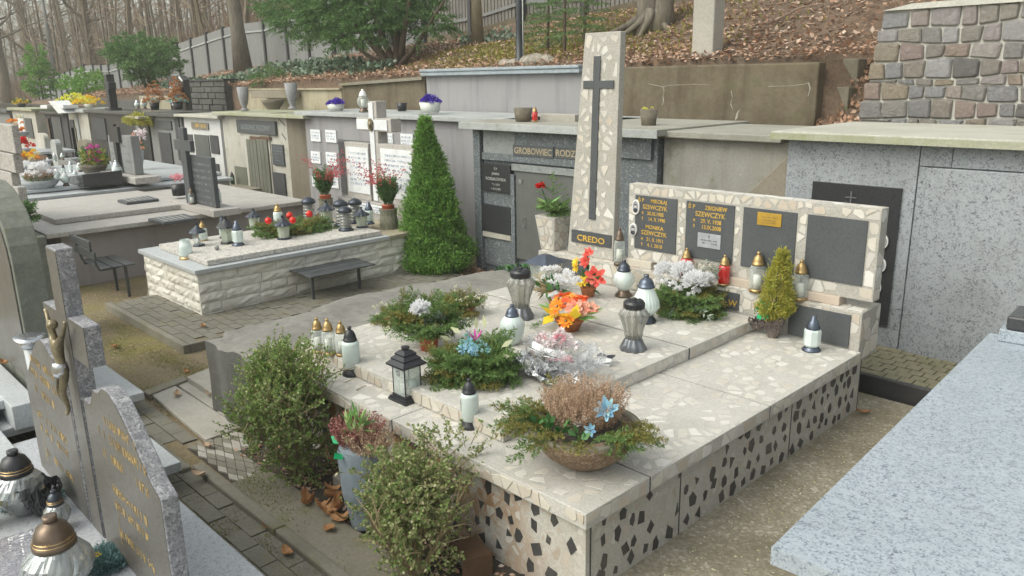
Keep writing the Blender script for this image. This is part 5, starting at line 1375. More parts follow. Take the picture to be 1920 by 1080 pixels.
o = simple_maus(172, 278, 208, WY + .1, "slate_tile", "dark_block", "dark polished mausoleum under the black cross with faint pale lettering",
    [("door", 205, 285, 214, 335, "black_granite"), ("light_pier", 262, 222, 268, 335, "panel_concrete"), ("roof_fascia", 150, 209, 276, 214, "black_granite"), ("name_plate", 178, 222, 200, 262, "fence_dark")])
simple_maus(132, 168, 205, WY + .1, "old_plaster", "pale_coping", "grey plaster mausoleum with slim corner pillars under the lemon-yellow flowers",
    [("dark_gap", 138, 225, 146, 320, "fence_dark"), ("pillar", 150, 215, 154, 320, "pale_coping"), ("green_plate", 140, 240, 147, 300, "green_wood")])
simple_maus(88, 128, 210, WY + .1, "fence_dark", "black_granite", "dark mausoleum with tall glass door and tilted pale roof slabs, far left",
    [("door", 106, 220, 122, 320, "slate_panel"), ("pillar", 99, 220, 103, 320, "black_granite"), ("red_panel", 92, 222, 98, 262, "crate_wood")])
simple_maus(28, 70, 203, WY + .1, "old_plaster", "mossy_coping", "cream plaster mausoleum at the far left edge with orange-yellow flowers before it",
    [("pale_plate", 36, 215, 46, 250, "white_plaque"), ("grey_plate", 50, 222, 62, 258, "slate_panel")])
simple_maus(-60, 22, 205, WY + .1, "panel_concrete", "dark_block", "grey concrete mausoleum cut by the left edge of the picture", [("door", -20, 225, -2, 300, "fence_dark")])
T = .475
A, B_, C_, D_ = -4.75, -1.95, 2.31, 5.15       # slab extents
FT = thing("family_tomb", (-3.35, 3.8, 0), "large double family tomb clad in broken pale marble with obelisk, black cross and name wall", "tomb")
def fpart(name, b, mt, **k): return part(name, b, mt, FT, world=True, **k)
OFF = np.array(FT.location)
b = MB(); b.box(A + .05, B_ - .05, C_ + .06, 5.285, GZ - .1, T - .081); base = fpart("base", b, "mortar_rust")
bf = C_ + .06
def h_front(Y): return lambda u, v, h: (u - OFF[0], Y - h - OFF[1], v - OFF[2])
def h_right(X): return lambda u, v, h: (X + h - OFF[0], u - OFF[1], v - OFF[2])
def h_top(Z): return lambda u, v, h: (u - OFF[0], v - OFF[1], Z + h - OFF[2])
zb, zt_ = GZ - .05, T - .085
def dark_chips(u0, u1, v0, v1, place, sd, most, cu=.112, cv=.095):
    """dark marble lozenges set in loose rows"""
    R = random.Random(sd); out = []; nu = int((u1 - u0) / cu); nv = max(3, round((v1 - v0) / cv))
    for i in range(nu):
        for j in range(nv):
            if R.random() < .10: continue
            u = u0 + (i + .5 + (.5 if j % 2 else 0) + R.uniform(-.24, .24)) * cu; v = v0 + (j + .5 + R.uniform(-.22, .22)) * (v1 - v0) / nv
            r = R.uniform(.024, .042); k = R.choice([4, 4, 5, 5, 6, 3]); a0 = R.uniform(0, 6.3); sx = R.uniform(.7, 1.1)
            p = [(u + cos(a0 + 2 * PI * q / k + R.uniform(-.25, .25)) * r * sx * R.uniform(.85, 1.15), v + sin(a0 + 2 * PI * q / k + R.uniform(-.2, .2)) * r * R.uniform(1.0, 1.4)) for q in range(k)]
            p = [(min(u1 - .003, max(u0 + .003, x)), min(v1 - .002, max(v0 + .002, y))) for x, y in p]
            if area(p) > .0004: out.append(p)
    stones(out, place, base, ["chip_dark"], .0034, most, seed=sd, name="dark_chip")
stones(crazy(A + .05, B_ - .06, zb, zt_, .062, gap=.010, keep=.75, shrink=.22, aspect=.7, seed=2), h_front(bf), base, ["chip_side"], .0006, 60, seed=4)
dark_chips(A + .05, B_ - .06, zb, zt_, h_front(bf), 4, 110, .118, .10)
panels = [(C_ + .10, 3.10), (3.11, 4.28), (4.29, 5.28)]
for i, (y0, y1) in enumerate(panels):
    stones(crazy(y0, y1, 0.002, zt_, .060, gap=.010, keep=.75, shrink=.22, aspect=.6, seed=9 + i), h_right(B_ - .05), base, ["chip_side"], .0006, 20, seed=8 + i)
    dark_chips(y0, y1, 0.002, zt_, h_right(B_ - .05), 20 + i, 60)
    b = MB(); b.box(B_ - .052, B_ - .047, y1 + .002, y1 + .008, zb, zt_); fpart("panel_joint", b, "fence_dark")
b = MB(); b.box(B_ - .053, B_ - .046, C_ + .088, C_ + .094, zb, zt_); fpart("panel_joint", b, "fence_dark")
def topslab(x0, x1, y0, y1, z0, z1, keep=.74, most=60, cell=.084, sd=1, edge=("f", "r"), nm="top_slab"):
    b = MB(); b.box(x0 + .003, x1 - .003, y0 + .006, y1 - .006, z0, z1); s_ = fpart(nm, b, "mortar_pale", bevel=.004)
    stones(crazy(x0 + .008, x1 - .008, y0 + .008, y1 - .008, cell, gap=.012, keep=keep, shrink=.20, seed=sd), h_top(z1), s_, ["chip_light"], .0016, most, seed=sd)
    if "f" in edge: stones(crazy(x0 + .01, x1 - .01, z0 + .004, z1 - .004, .06, gap=.006, keep=.95, seed=sd, aspect=1.1), h_front(y0 + .003), s_, ["chip_warm"], .0015, 14, seed=sd + 1)
    if "r" in edge: stones(crazy(y0 + .01, y1 - .01, z0 + .004, z1 - .004, .07, gap=.006, keep=.95, seed=sd + 3, aspect=1.1), h_right(x1 - .003), s_, ["chip_light", "chip_warm"], .0015, 14, seed=sd + 2)
    return s_
topslab(A, -3.36, C_, 2.78, T - .08, T, sd=1, edge=("f",), most=60)
topslab(-3.36, B_, C_, 2.78, T - .08, T, sd=2, most=80)
topslab(-2.85, B_, 2.78, 3.92, T - .08, T, sd=3, edge=("r",), most=90)
topslab(-2.85, B_, 3.92, D_, T - .08, T, sd=4, edge=("r",), most=70)
RZ = T + .085
for (x0, x1, y0, y1, z0, z1) in ((-2.68, B_ - .006, 2.774, 2.786, T - .079, T - .006), (-2.68, B_ - .006, 3.914, 3.926, T - .079, T - .006), (A + .04, -2.707, 4.233, 4.247, T + .003, RZ - .006), (-3.366, -3.354, C_ + .006, 2.53, T - .079, T - .006)):
    b = MB(); b.box(x0, x1, y0, y1, z0, z1); fpart("seam", b, "fence_dark")
topslab(A + .03, -2.70, 2.535, 4.236, T + .002, RZ, sd=5, most=170, nm="raised_slab")
topslab(A + .03, -2.70, 4.244, D_ - .01, T + .002, RZ, sd=6, most=80, edge=("r",), nm="raised_slab")
LW0, LW1, LZ = D_ - .002, D_ + .31, .745
b = MB(); b.box(-4.95, -1.97, LW0, LW1, T - .08, LZ); lw = fpart("low_wall", b, "mortar", bevel=.006)
stones(crazy(-4.94, -1.98, T + .09, LZ - .005, .085, gap=.008, keep=.95, seed=21), h_front(LW0), lw, ["chip_warm", "chip_light"], .002, 60, seed=5)
stones(crazy(-4.94, -1.98, LW0 + .005, LW1 - .005, .09, gap=.008, keep=.95, seed=22), h_top(LZ), lw, ["chip_warm", "chip_light"], .002, 60, seed=6)
stones(crazy(LW0 + .005, LW1 - .005, T - .07, LZ - .005, .10, gap=.008, keep=.95, seed=23), h_right(-1.97), lw, ["chip_light", "chip_warm"], .002, 12, seed=7)
b = MB(); X0 = Yp(1478, 620, LW0)[0]; X1 = Yp(1594, 620, LW0)[0]; b.box(X0, X1, LW0 - .012, LW0 - .001, T + .012, .715); fpart("lower_panel", b, "slate_panel", bevel=.001)
X0 = Yp(1250, 520, LW0)[0]; X1 = Yp(1386, 575, LW0)[0]; b = MB(); b.box(X0, X1, LW0 - .012, LW0 - .001, RZ + .02, .71); fpart("lower_panel", b, "slate_panel", bevel=.001)
text("W", .07, "gold_letter", FT, tuple(np.array([X1 - .085, LW0 - .014, .605]) - OFF), depth=.002)
X0 = Yp(1022, 500, LW0)[0]; X1 = Yp(1100, 520, LW0)[0]; b = MB(); b.box(X0, X1, LW0 - .012, LW0 - .001, RZ + .02, .715); fpart("lower_panel", b, "slate_panel", bevel=.001)
text("*ADU", .062, "faded_letter", FT, tuple(np.array([X0 + .07, LW0 - .014, .63]) - OFF), depth=.002)
NW0, NW1 = 5.22, 5.33
NX0, NX1, NZ0, NZ1 = Yp(1180, 340, NW0)[0], Yp(1655, 392, NW0)[0], Yp(1637, 568, NW0)[2], Yp(1655, 392, NW0)[2]
b = MB(); b.box(NX0, NX1, NW0, NW1, NZ0, NZ1); nw = fpart("name_wall", b, "mortar", bevel=.005)
PX = [(1195, 1273, 361, 461), (1290, 1380, 371, 480), (1396, 1496, 385, 497), (1515, 1627, 400, 521)]
PZ1 = Yp(1626, 414, NW0)[2]; PZ0 = Yp(1611, 536, NW0)[2]
pans = []
for (a, b_, c_, d) in PX:
    x0 = Yp((a + a - 7) / 2, (c_ + d) / 2, NW0)[0]; x1 = Yp((b_ + b_ - 8) / 2, (c_ + d) / 2 + 10, NW0)[0]
    pans.append((x0, x1)); m_ = MB(); m_.box(x0, x1, NW0 - .008, NW0 - .0005, PZ0, PZ1); fpart("name_panel", m_, "slate_panel", bevel=.001)
def free(px0, px1, z0, z1, sd, cell, asp=1.0, most=30):
    stones(crazy(px0, px1, z0, z1, cell, gap=.010, keep=.93, shrink=.05, aspect=asp, seed=sd), h_front(NW0), nw, ["chip_warm", "chip_light"], .0025, most, weights=[.4, .6], seed=sd)
free(NX0 + .005, NX1 - .005, PZ1 + .006, NZ1 - .004, 31, .075, .85, 40)
free(NX0 + .005, NX1 - .005, NZ0 + .004, PZ0 - .006, 32, .085, 1.0, 30)
free(NX0 + .005, pans[0][0] - .006, PZ0, PZ1, 33, .055, .8, 8)
for i in range(3): free(pans[i][1] + .006, pans[i + 1][0] - .006, PZ0, PZ1, 34 + i, .06, .8, 8)
free(pans[3][1] + .006, NX1 - .005, PZ0, PZ1, 38, .09, .9, 8)
stones(crazy(NX0 + .005, NX1 - .005, NW0 + .005, NW1 - .005, .09, gap=.004, keep=1, seed=41), h_top(NZ1), nw, ["chip_light"], .001, 20, seed=9)
stones(crazy(NW0 + .005, NW1 - .005, NZ0 + .005, NZ1 - .005, .09, gap=.006, keep=.9, seed=42), h_right(NX1), nw, ["chip_light"], .002, 8, seed=10)
for px in (1200, 1395, 1545):
    xx = Yp(px, 550, NW0)[0]; m_ = MB(); m_.box(xx - .12, xx + .12, NW0 - .025, NW1 - .01, LZ + .003, NZ0 + .004); fpart("support_block", m_, "chip_warm", bevel=.004)
def gold(s_, x, z, sz, w=1.0, al='LEFT'):
    text(s_, sz, "gold_letter", FT, tuple(np.array([x, NW0 - .0085, z]) - OFF), align=al, width=w, depth=.0015, bold=.0005)
def mark(kind, x, z, r=.010):
    m_ = MB()
    if kind == '*':
        for k in range(4):
            a = k * PI / 4; c_, s_ = cos(a), sin(a)
            m_.wallprism([(x + c_ * r * 1.5, z + s_ * r * 1.5), (x - s_ * .0022, z + c_ * .0022), (x - c_ * r * 1.5, z - s_ * r * 1.5), (x + s_ * .0022, z - c_ * .0022)][::1], NW0 - .0095 - k * .0001, NW0 - .008)
    else:
        m_.box(x - .0022, x + .0022, NW0 - .0095, NW0 - .008, z - r * 1.5, z + r * 1.5); m_.box(x - r * .9, x + r * .9, NW0 - .0096, NW0 - .008, z + r * .3, z + r * .3 + .0044)
    part("date_mark", m_, "gold_letter", FT, world=True)
H_ = PZ1 - PZ0; p0, p1 = pans[0]; W_ = p1 - p0
def line(pi, s_, fx, fz, fs, w=1.0): x0, x1 = pans[pi]; gold(s_, x0 + (x1 - x0) * fx, PZ1 - H_ * fz, H_ * fs, w)
line(0, "Ś P", .07, .115, .095); line(0, "MIKOŁAJ", .38, .115, .095, .95)
line(0, "SZEWCZYK", .19, .235, .11, .93); line(0, "30.XI.1905", .30, .345, .095, .88); line(0, "14. X 1990", .33, .45, .095, .88)
line(0, "MONIKA", .27, .60, .10, 1.0); line(0, "SZEWCZYK", .17, .715, .115, .93); line(0, "21. II. 1911", .30, .83, .095, .9); line(0, "4. I. 2010", .32, .935, .095, .95)
for f, k in ((.315, '*'), (.42, '+'), (.80, '*'), (.905, '+')): mark(k, p0 + W_ * .19, PZ1 - H_ * f)
line(1, "Ś P", .04, .12, .10); line(1, "ZBIGNIEW", .40, .12, .10, .90); line(1, "SZEWCZYK", .20, .245, .12, .93); line(1, "29. V. 1938", .32, .355, .10, .88); line(1, "13.IX.2008", .34, .46, .10, .88)
q0, q1 = pans[1]
for f, k in ((.32, '*'), (.425, '+')): mark(k, q0 + (q1 - q0) * .18, PZ1 - H_ * f)
m_ = MB(); x0 = q0 + (q1 - q0) * .28; x1 = q0 + (q1 - q0) * .76; m_.box(x0, x1, NW0 - .014, NW0 - .0085, PZ0 + H_ * .22, PZ0 + H_ * .47); fpart("silver_plaque", m_, "silver_plate", bevel=.001)
m_ = MB(); cross_box(m_, (x0 + x1) / 2, NW0 - .0155, NW0 - .0142, PZ0 + H_ * .38, PZ0 + H_ * .45, .0018, PZ0 + H_ * .42, .009, .0035); fpart("plaque_cross", m_, "photo_dark")
letters_block(x0 + .02, x1 - .02, [PZ0 + H_ * .34, PZ0 + H_ * .29], NW0 - .0143, "photo_dark", FT, .009, 12)
r0, r1 = pans[2]
m_ = MB(); x0 = r0 + (r1 - r0) * .28; x1 = r0 + (r1 - r0) * .73; m_.box(x0, x1, NW0 - .014, NW0 - .0085, PZ0 + H_ * .74, PZ0 + H_ * .95); fpart("brass_plaque", m_, "brass_plate", bevel=.001)
letters_block(x0 + .03, x1 - .03, [PZ0 + H_ * .87, PZ0 + H_ * .82, PZ0 + H_ * .78], NW0 - .0143, "bronze_figure", FT, .008, 13)
for ch in list(FT.children):
    if ch.name.startswith("inscription"): ch.location = -Vector(FT.location)
for i, (px, py) in enumerate(((1193, 388), (1188, 430))):
    p = Yp(px, py, NW0 - .012); m_ = MB()
    V = [(cos(t) * .036, sin(t) * (.062 if i == 0 else .052)) for t in np.linspace(0, 2 * PI, 25)[:-1]]
    m_.wallprism(V, -.010, .008); ob = part("portrait_oval", m_, "porcelain", FT, bevel=.003); ob.location = tuple(p - OFF)
    m_ = MB(); m_.wallprism([(v[0] * .82, v[1] * .82) for v in V], -.0108, -.0102); link("portrait_photo", m_.mesh("portrait_photo"), "photo_grey", ob)
    m_ = MB(); m_.ball((0, -.0112, -.026), .024, 12, 6, (1, .12, .8)); link("portrait_coat", m_.mesh("portrait_coat"), "photo_dark", ob)
    m_ = MB(); m_.ball((0, -.012, .006), .0125, 12, 8, (1, .15, 1.25)); link("portrait_head", m_.mesh("portrait_head"), "photo_skin", ob)
    m_ = MB(); m_.ball((0, -.0118, .018), .0135, 12, 6, (1, .15, .6)); link("portrait_hair", m_.mesh("portrait_hair"), "photo_dark", ob)
OY = 5.24
q = [Yp(1067, 470, OY), Yp(1149, 492, OY), Yp(1164, 58, OY), Yp(1097, 62, OY)]
zo0, zo1 = LZ + .002, q[2][2]
bl = q[0][0] - .02; br_ = q[1][0]; tl, tr = q[3][0], q[2][0]
b = MB(); b.hexa([(bl, OY, zo0), (br_, OY, zo0), (br_, OY + .07, zo0), (bl, OY + .07, zo0)], [(tl, OY, zo1), (tr, OY, zo1), (tr, OY + .07, zo1), (tl, OY + .07, zo1)]); ob_ = fpart("obelisk", b, "mortar", bevel=.006)
polys = []
for p in crazy(min(bl, tl), max(br_, tr), zo0 + .01, zo1 - .01, .085, gap=.022, keep=.82, shrink=.12, aspect=.72, seed=51):
    ok = all((bl + (tl - bl) * (y - zo0) / (zo1 - zo0)) + .006 < x < (br_ + (tr - br_) * (y - zo0) / (zo1 - zo0)) - .006 for x, y in p)
    if ok: polys.append(p)
stones(polys, h_front(OY), ob_, ["chip_light", "chip_warm"], .0025, 160, weights=[.8, .2], seed=11)
cx0, cx1 = Yp(1111, 411, OY), Yp(1121, 105, OY)
xc0, xc1, z0_, z1_ = cx0[0], cx1[0], cx0[2], cx1[2]; aw = .036
za0, za1 = Yp(1123, 166, OY)[2], Yp(1123, 151, OY)[2]; xa0, xa1 = Yp(1095, 159, OY)[0], Yp(1152, 159, OY)[0]
fx = lambda z: xc0 + (xc1 - xc0) * (z - z0_) / (z1_ - z0_)
m_ = MB(); m_.wallprism([(fx(z0_) - aw, z0_), (fx(z0_) + aw, z0_), (fx(za0) + aw, za0), (xa1, za0), (xa1, za1), (fx(za1) + aw, za1), (fx(z1_) + aw, z1_), (fx(z1_) - aw, z1_), (fx(za1) - aw, za1), (xa0, za1), (xa0, za0), (fx(za0) - aw, za0)], OY - .012, OY - .0032)
fpart("black_cross", m_, "slate_panel", bevel=.002)
c0, c1 = Yp(1073, 441, OY), Yp(1147, 453, OY)
m_ = MB(); zc = (Yp(1076, 430, OY)[2] + Yp(1147, 441, OY)[2]) / 2; zl = (Yp(1073, 453, OY)[2] + Yp(1146, 465, OY)[2]) / 2
m_.box(c0[0], c1[0], OY - .012, OY - .0032, zl, zc); fpart("credo_plate", m_, "slate_panel", bevel=.001)
text("CREDO", (zc - zl) * .66, "gold_letter", FT, tuple(np.array([(c0[0] + c1[0]) / 2, OY - .0125, zl + (zc - zl) * .22]) - OFF), align='CENTER', width=1.25, depth=.002, bold=.001)
vb = Zp(1041, 466, LZ); H = topz(1041, 402, vb) - LZ
vt = thing("mosaic_vase", (vb[0], vb[1] - .02, LZ), "tapered square vase of broken marble standing left of the obelisk", "vase")
w0, w1 = .085, .125
m_ = MB(); m_.hexa([(-w0, -w0, 0), (w0, -w0, 0), (w0, w0, 0), (-w0, w0, 0)], [(-w1, -w1, H), (w1, -w1, H), (w1, w1, H), (-w1, w1, H)]); vb_ = part("body", m_, "mortar", vt, bevel=.008)
for side in range(3):
    def pl3(u, v, h, s_=side):
        w = w0 + (w1 - w0) * v / H; uu = u * w / w1
        return [(uu, -w - h, v), (w + h, uu, v), (-w - h, -uu, v)][s_]
    stones(crazy(-w1 + .006, w1 - .006, .006, H - .006, .075, gap=.012, keep=.95, seed=60 + side), pl3, vb_, ["chip_warm", "chip_light"], .003, 20, seed=60 + side)
o = thing("rough_concrete_slab", (-5.2, 3.6, GZ), "massive rough grey concrete block between the family tomb and the white stone tomb", "tomb")
nxx, nyy = 16, 46
X0_, X1_, Y0_, Y1_ = -5.62, -4.77, 2.19, 5.10
V = []; R = random.Random(3)
def edge(x, y):
    return x, y
for j in range(nyy + 1):
    for i in range(nxx + 1):
        u, v = i / nxx, j / nyy
        xl_ = X0_ + .05 * sin(v * 9) + .04 * sin(v * 23 + 1) + (.10 if v < .06 else 0) + (0 if v < .85 else (v - .85) * 1.4)
        x = xl_ + (X1_ - xl_) * u; y = Y0_ + (Y1_ - Y0_) * v + (.02 * sin(u * 11) if j in (0, nyy) else 0)
        z = .49 + .012 * sin(x * 9 + y * 4) + R.uniform(-.006, .006) - (.012 if (i == 0 or j == 0) else 0)
        V.append((x, y, z))
F = [(j * (nxx + 1) + i, j * (nxx + 1) + i + 1, (j + 1) * (nxx + 1) + i + 1, (j + 1) * (nxx + 1) + i) for j in range(nyy) for i in range(nxx)]
m_ = MB(); m_.add(V, F); part("top", m_, "rough_concrete", o, world=True)
ring = [j * (nxx + 1) for j in range(nyy, -1, -1)] + [i for i in range(1, nxx + 1)] + [j * (nxx + 1) + nxx for j in range(1, nyy + 1)] + [nyy * (nxx + 1) + i for i in range(nxx - 1, 0, -1)]
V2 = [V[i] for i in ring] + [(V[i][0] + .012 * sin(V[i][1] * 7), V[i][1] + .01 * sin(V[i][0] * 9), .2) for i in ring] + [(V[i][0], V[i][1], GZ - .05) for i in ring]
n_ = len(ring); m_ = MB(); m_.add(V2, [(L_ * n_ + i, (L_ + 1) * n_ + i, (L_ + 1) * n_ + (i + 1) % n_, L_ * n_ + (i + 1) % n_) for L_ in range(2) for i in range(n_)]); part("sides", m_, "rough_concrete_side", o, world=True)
TX, TY, TZ = -7.77, 3.09, .46
W2, L2 = 1.56, 2.95
T2 = thing("split_stone_tomb", (TX - W2 / 2, TY + 1.5, 0), "tomb with walls of white split stone and blue-grey slab, a bench on either side", "tomb")
b = MB(); b.box(TX - W2 + .04, TX - .05, TY + .05, TY + L2, GZ - .05, TZ - .05); part("core", b, "joint_mortar", T2, world=True)
b = MB(); b.box(TX - W2, TX, TY, TY + L2 - .55, TZ - .045, TZ); part("cover_slab", b, "granite_bluegrey", T2, bevel=.005, world=True)
b = MB(); b.box(TX - W2, TX, TY + L2 - .545, TY + L2, TZ - .045, TZ); part("cover_slab", b, "cream_concrete", T2, bevel=.005, world=True)
R = random.Random(12)
def split_block(c0, c1, z0, z1, face, mt="split_stone"):
    """a rock-faced block; face 'r' at X=TX-.05 or 'f' at Y=TY+.05"""
    m_ = MB(); nu, nv = 7, 3; V = []
    for j in range(nv + 1):
        for i in range(nu + 1):
            u, v = i / nu, j / nv; e = (i in (0, nu)) or (j in (0, nv))
            h = .008 if e else .016 + R.uniform(-.007, .010)
            a = c0 + (c1 - c0) * u; z = z0 + (z1 - z0) * v
            V.append((TX - .05 + h, a, z) if face == 'r' else (a, TY + .05 - h, z))
    F = [(j * (nu + 1) + i, j * (nu + 1) + i + 1, (j + 1) * (nu + 1) + i + 1, (j + 1) * (nu + 1) + i) for j in range(nv) for i in range(nu)]
    ring = list(range(nu + 1)) + [j * (nu + 1) + nu for j in range(1, nv + 1)] + [nv * (nu + 1) + i for i in range(nu - 1, -1, -1)] + [j * (nu + 1) for j in range(nv - 1, 0, -1)]
    n0 = len(V)
    for i in ring:
        p = V[i]; V.append((TX - .052, p[1], p[2]) if face == 'r' else (p[0], TY + .052, p[2]))
    F += [(ring[i], n0 + i, n0 + (i + 1) % len(ring), ring[(i + 1) % len(ring)]) for i in range(len(ring))]
    m_.add(V, F); part("stone_block", m_, mt, T2, world=True)
rows = 5; zz = np.linspace(GZ - .02, TZ - .05, rows + 1)
for r in range(rows):
    y = TY + .032 - (0 if r % 2 else 0); first = True
    while y < TY + L2 - .02:
        w = R.uniform(.26, .52) * (.5 if (first and r % 2) else 1); y1 = min(TY + L2, y + w)
        split_block(y + .003, y1 - .003, zz[r] + .003, zz[r + 1] - .003, 'r'); y = y1; first = False
    x = TX - .05; first = True
    while x > TX - W2 + .05:
        w = R.uniform(.28, .5) * (.5 if (first and not r % 2) else 1); x0 = max(TX - W2 + .04, x - w)
        split_block(x0 + .003, x - .003, zz[r] + .003, zz[r + 1] - .003, 'f'); x = x0; first = False
n0 = Zp(388, 489, TZ + .06); f0 = Zp(318, 455, TZ + .06); e0 = Zp(708, 431, TZ + .06)
b = MB(); b.box(f0[0] - .02, n0[0], n0[1], e0[1], TZ + .003, TZ + .06); part("gravel_slab", b, "gravel_slab", T2, bevel=.008, world=True)
o = thing("paved_apron", (-8, 3.4, GZ), "low paved platform with concrete kerb round the white split-stone tomb", "paving")
PXR, PY0 = -6.96, 2.58
b = MB(); b.box(-9.05, PXR, PY0, PY0 + .06, GZ - .05, -.015); part("kerb", b, "kerb_concrete", o, bevel=.008, world=True)
b = MB(); b.box(PXR - .06, PXR, PY0 + .062, 6.0, GZ - .05, -.015); part("kerb", b, "kerb_concrete", o, bevel=.008, world=True)
b = MB(); b.box(-9.05, PXR - .062, PY0 + .062, 6.0, GZ - .05, -.034); part("bed", b, "dirt", o, world=True)
yy = PY0 + .07; r = 0
while yy < 6.0:
    x = PXR - .07 - (.09 if r % 2 else 0) 
    while x > -9.0:
        if yy < TY + .02 or x > TX - .06:
            xa_ = max(x - .18, TX - .06 if yy > TY + .02 else -9.04)
            if x - xa_ > .03:
                b = MB(); b.box(xa_ + .004, x - .004, yy + .004, yy + .096, -.06, -.024 + RU(-.003, .004)); part("paver", b, "paver", o, world=True)
        x -= .18
    yy += .10; r += 1
HY = TY + L2 + .02
o = thing("white_tablet_headstone", (-8.3, HY, TZ), "headstone of two white marble tablets with a white cross and bronze medallion between them", "headstone")
L = np.array(o.location)
b = MB(); x0, x1 = Yp(633, 365, HY)[0], Yp(790, 385, HY)[0]; zp = Yp(700, 380, HY)[2]; b.box(x0, x1, HY, HY + .3, GZ, zp); part("plinth", b, "granite_edge", o, bevel=.006, world=True)
xp0, xp1 = Yp(655, 392, HY - .01)[0], Yp(720, 395, HY - .01)[0]; b = MB(); b.box(xp0, xp1, HY - .015, HY - .001, zp - .14, zp - .03); part("plinth_plate", b, "white_plaque", o, bevel=.002, world=True)
letters_block(xp0 + .02, xp1 - .02, [zp - .07, zp - .105, zp - .13], HY - .0155, "bluegrey_letter", o, .02, 21)
for (a, c_, t0) in ((649, 693, 268), (712, 779, 272)):
    X0, X1, Z0, Z1 = px_rect(a, t0, c_, 372, HY + .06)
    b = MB(); b.box(X0, X1, HY + .06, HY + .18, zp + .002, Z1); part("tablet_frame", b, "granite_pink", o, bevel=.006, world=True)
    b = MB(); b.box(X0 + .05, X1 - (.0 if a < 700 else .05), HY + .048, HY + .059, zp + .09, Z1 - .06); part("tablet", b, "white_marble", o, bevel=.002, world=True)
    hh_ = Z1 - zp
    letters_block(X0 + .09, X1 - .04, [zp + hh_ * f for f in (.80, .72, .64, .56)], HY + .0475, "bluegrey_letter", o, .028, a)
    letters_block(X0 + .09, X1 - .04, [zp + hh_ * f for f in (.42, .33, .26)], HY + .0475, "bluegrey_letter", o, .034, a + 1)
xc = Yp(699, 300, HY + .05)[0]; zt = Yp(705, 190, HY + .04)[2]; az0, az1 = Yp(705, 247, HY + .04)[2], Yp(705, 222, HY + .04)[2]; al = Yp(740, 235, HY + .04)[0] - Yp(707, 235, HY + .04)[0]
b = MB(); cross_box(b, xc + .05, HY + .06, HY + .22, zp + .003, zt, .085, az0, al, az1 - az0); part("cross", b, "granite_pink", o, bevel=.006, world=True)
b = MB(); cross_box(b, xc + .02, HY + .045, HY + .058, zp + .02, zt - .02, .05, az0 + .02, al - .04, az1 - az0 - .04); part("cross_face", b, "white_marble", o, bevel=.003, world=True)
b = MB(); b.wallprism([(xc + .02 + cos(t) * .055, (az0 + az1) / 2 + sin(t) * .085) for t in np.linspace(0, 2 * PI, 21)[:-1]], HY + .02, HY + .044); part("medallion", b, "bronze_figure", o, bevel=.006, world=True)
b = MB(); b.ball((xc + .02, HY + .02, (az0 + az1) / 2), .035, 12, 8, (1, .5, 1.3), .05); part("medallion_face", b, "bronze_figure", o, smooth=True, world=True)
for ch in list(o.children):
    if ch.name.startswith("inscription"): ch.location = -Vector(o.location)
def bench(label, x0, x1, y0, y1, zs, along, backrest=False, legs=None):
    o = thing("bench", ((x0 + x1) / 2, (y0 + y1) / 2, GZ), label, "bench", "small dark benches by the tombs")
    n = 3; z = zs - GZ
    for i in range(n):
        b = MB()
        if along == 'y':
            w = (x1 - x0) / n; a = -(x1 - x0) / 2 + i * w; b.box(a + .006, a + w - .006, -(y1 - y0) / 2 + .02 * (i % 2), (y1 - y0) / 2 - .01 * i, z - .018, z)
        else:
            w = (y1 - y0) / n; a = -(y1 - y0) / 2 + i * w; b.box(-(x1 - x0) / 2, (x1 - x0) / 2, a + .008, a + w - .008, z - .018, z)
        part("seat_slat", b, "bench_paint", o, bevel=.008)
    for (lx, ly) in legs:
        b = MB(); lx -= o.location[0]; ly -= o.location[1]; b.box(lx - .015, lx + .015, ly - .015, ly + .015, 0, z - .03); part("leg", b, "bench_paint", o, bevel=.003)
    b = MB()
    if along == 'y': b.box(-.03, .03, -(y1 - y0) / 2 + .08, (y1 - y0) / 2 - .08, z - .035, z - .019)
    else: b.box(-(x1 - x0) / 2 + .05, (x1 - x0) / 2 - .05, -.02, .02, z - .035, z - .019)
    part("seat_rail", b, "bench_paint", o)
    if backrest:
        yb = -(y1 - y0) / 2
        for i in range(2):
            b = MB(); zz_ = z + .10 + i * .13; b.box(-(x1 - x0) / 2, (x1 - x0) / 2, yb - .05 - i * .035, yb - .025 - i * .035, zz_, zz_ + .095); part("back_slat", b, "bench_paint", o, bevel=.008)
        for sx in (-1, 1):
            b = MB(); xx = sx * (x1 - x0) / 2 * .72; b.tube([(xx, yb + .16, z - .035), (xx, yb + .01, z - .035), (xx, yb - .015, z + .04), (xx, yb - .02 - .05, z + .33)], .014, 8); part("back_bracket", b, "bench_paint", o)
    return o
sA, sB, sC = Zp(545, 506, .27), Zp(577, 520, .27), Zp(700, 492, .27)
bench("backless dark slatted bench in front of the long side of the white split-stone tomb", sA[0] - .02, sB[0] + .02, (sA[1] + sB[1]) / 2, sC[1], .27, 'y', legs=[(-7.50, 4.24), (-7.50, 4.84)])
bench("dark slatted bench with a backrest between the pinkish tomb and the white split-stone tomb", -10.05, -9.35, 2.68, 3.06, .30, 'x', True, legs=[(-9.45, 2.97), (-9.85, 2.97)])
o = thing("pink_granite_tomb", (-11.5, 3.9, GZ), "wide rendered tomb with pinkish granite slab behind the bench with a backrest", "tomb")
L = np.array(o.location)
pX1, pX0, pY0, pY1 = -10.28, -13.2, 2.42, 5.85
b = MB(); b.box(pX0 + .1, pX1 - .14, pY0 + .18, pY1, GZ, .55); part("wall", b, "pinkish_render", o, world=True)
b = MB(); b.box(pX0, pX1, pY0, pY1, .553, .61); part("cover_slab", b, "granite_pink", o, bevel=.006, world=True)
n0 = Zp(103, 413, .67); e0 = Zp(385, 388, .67)
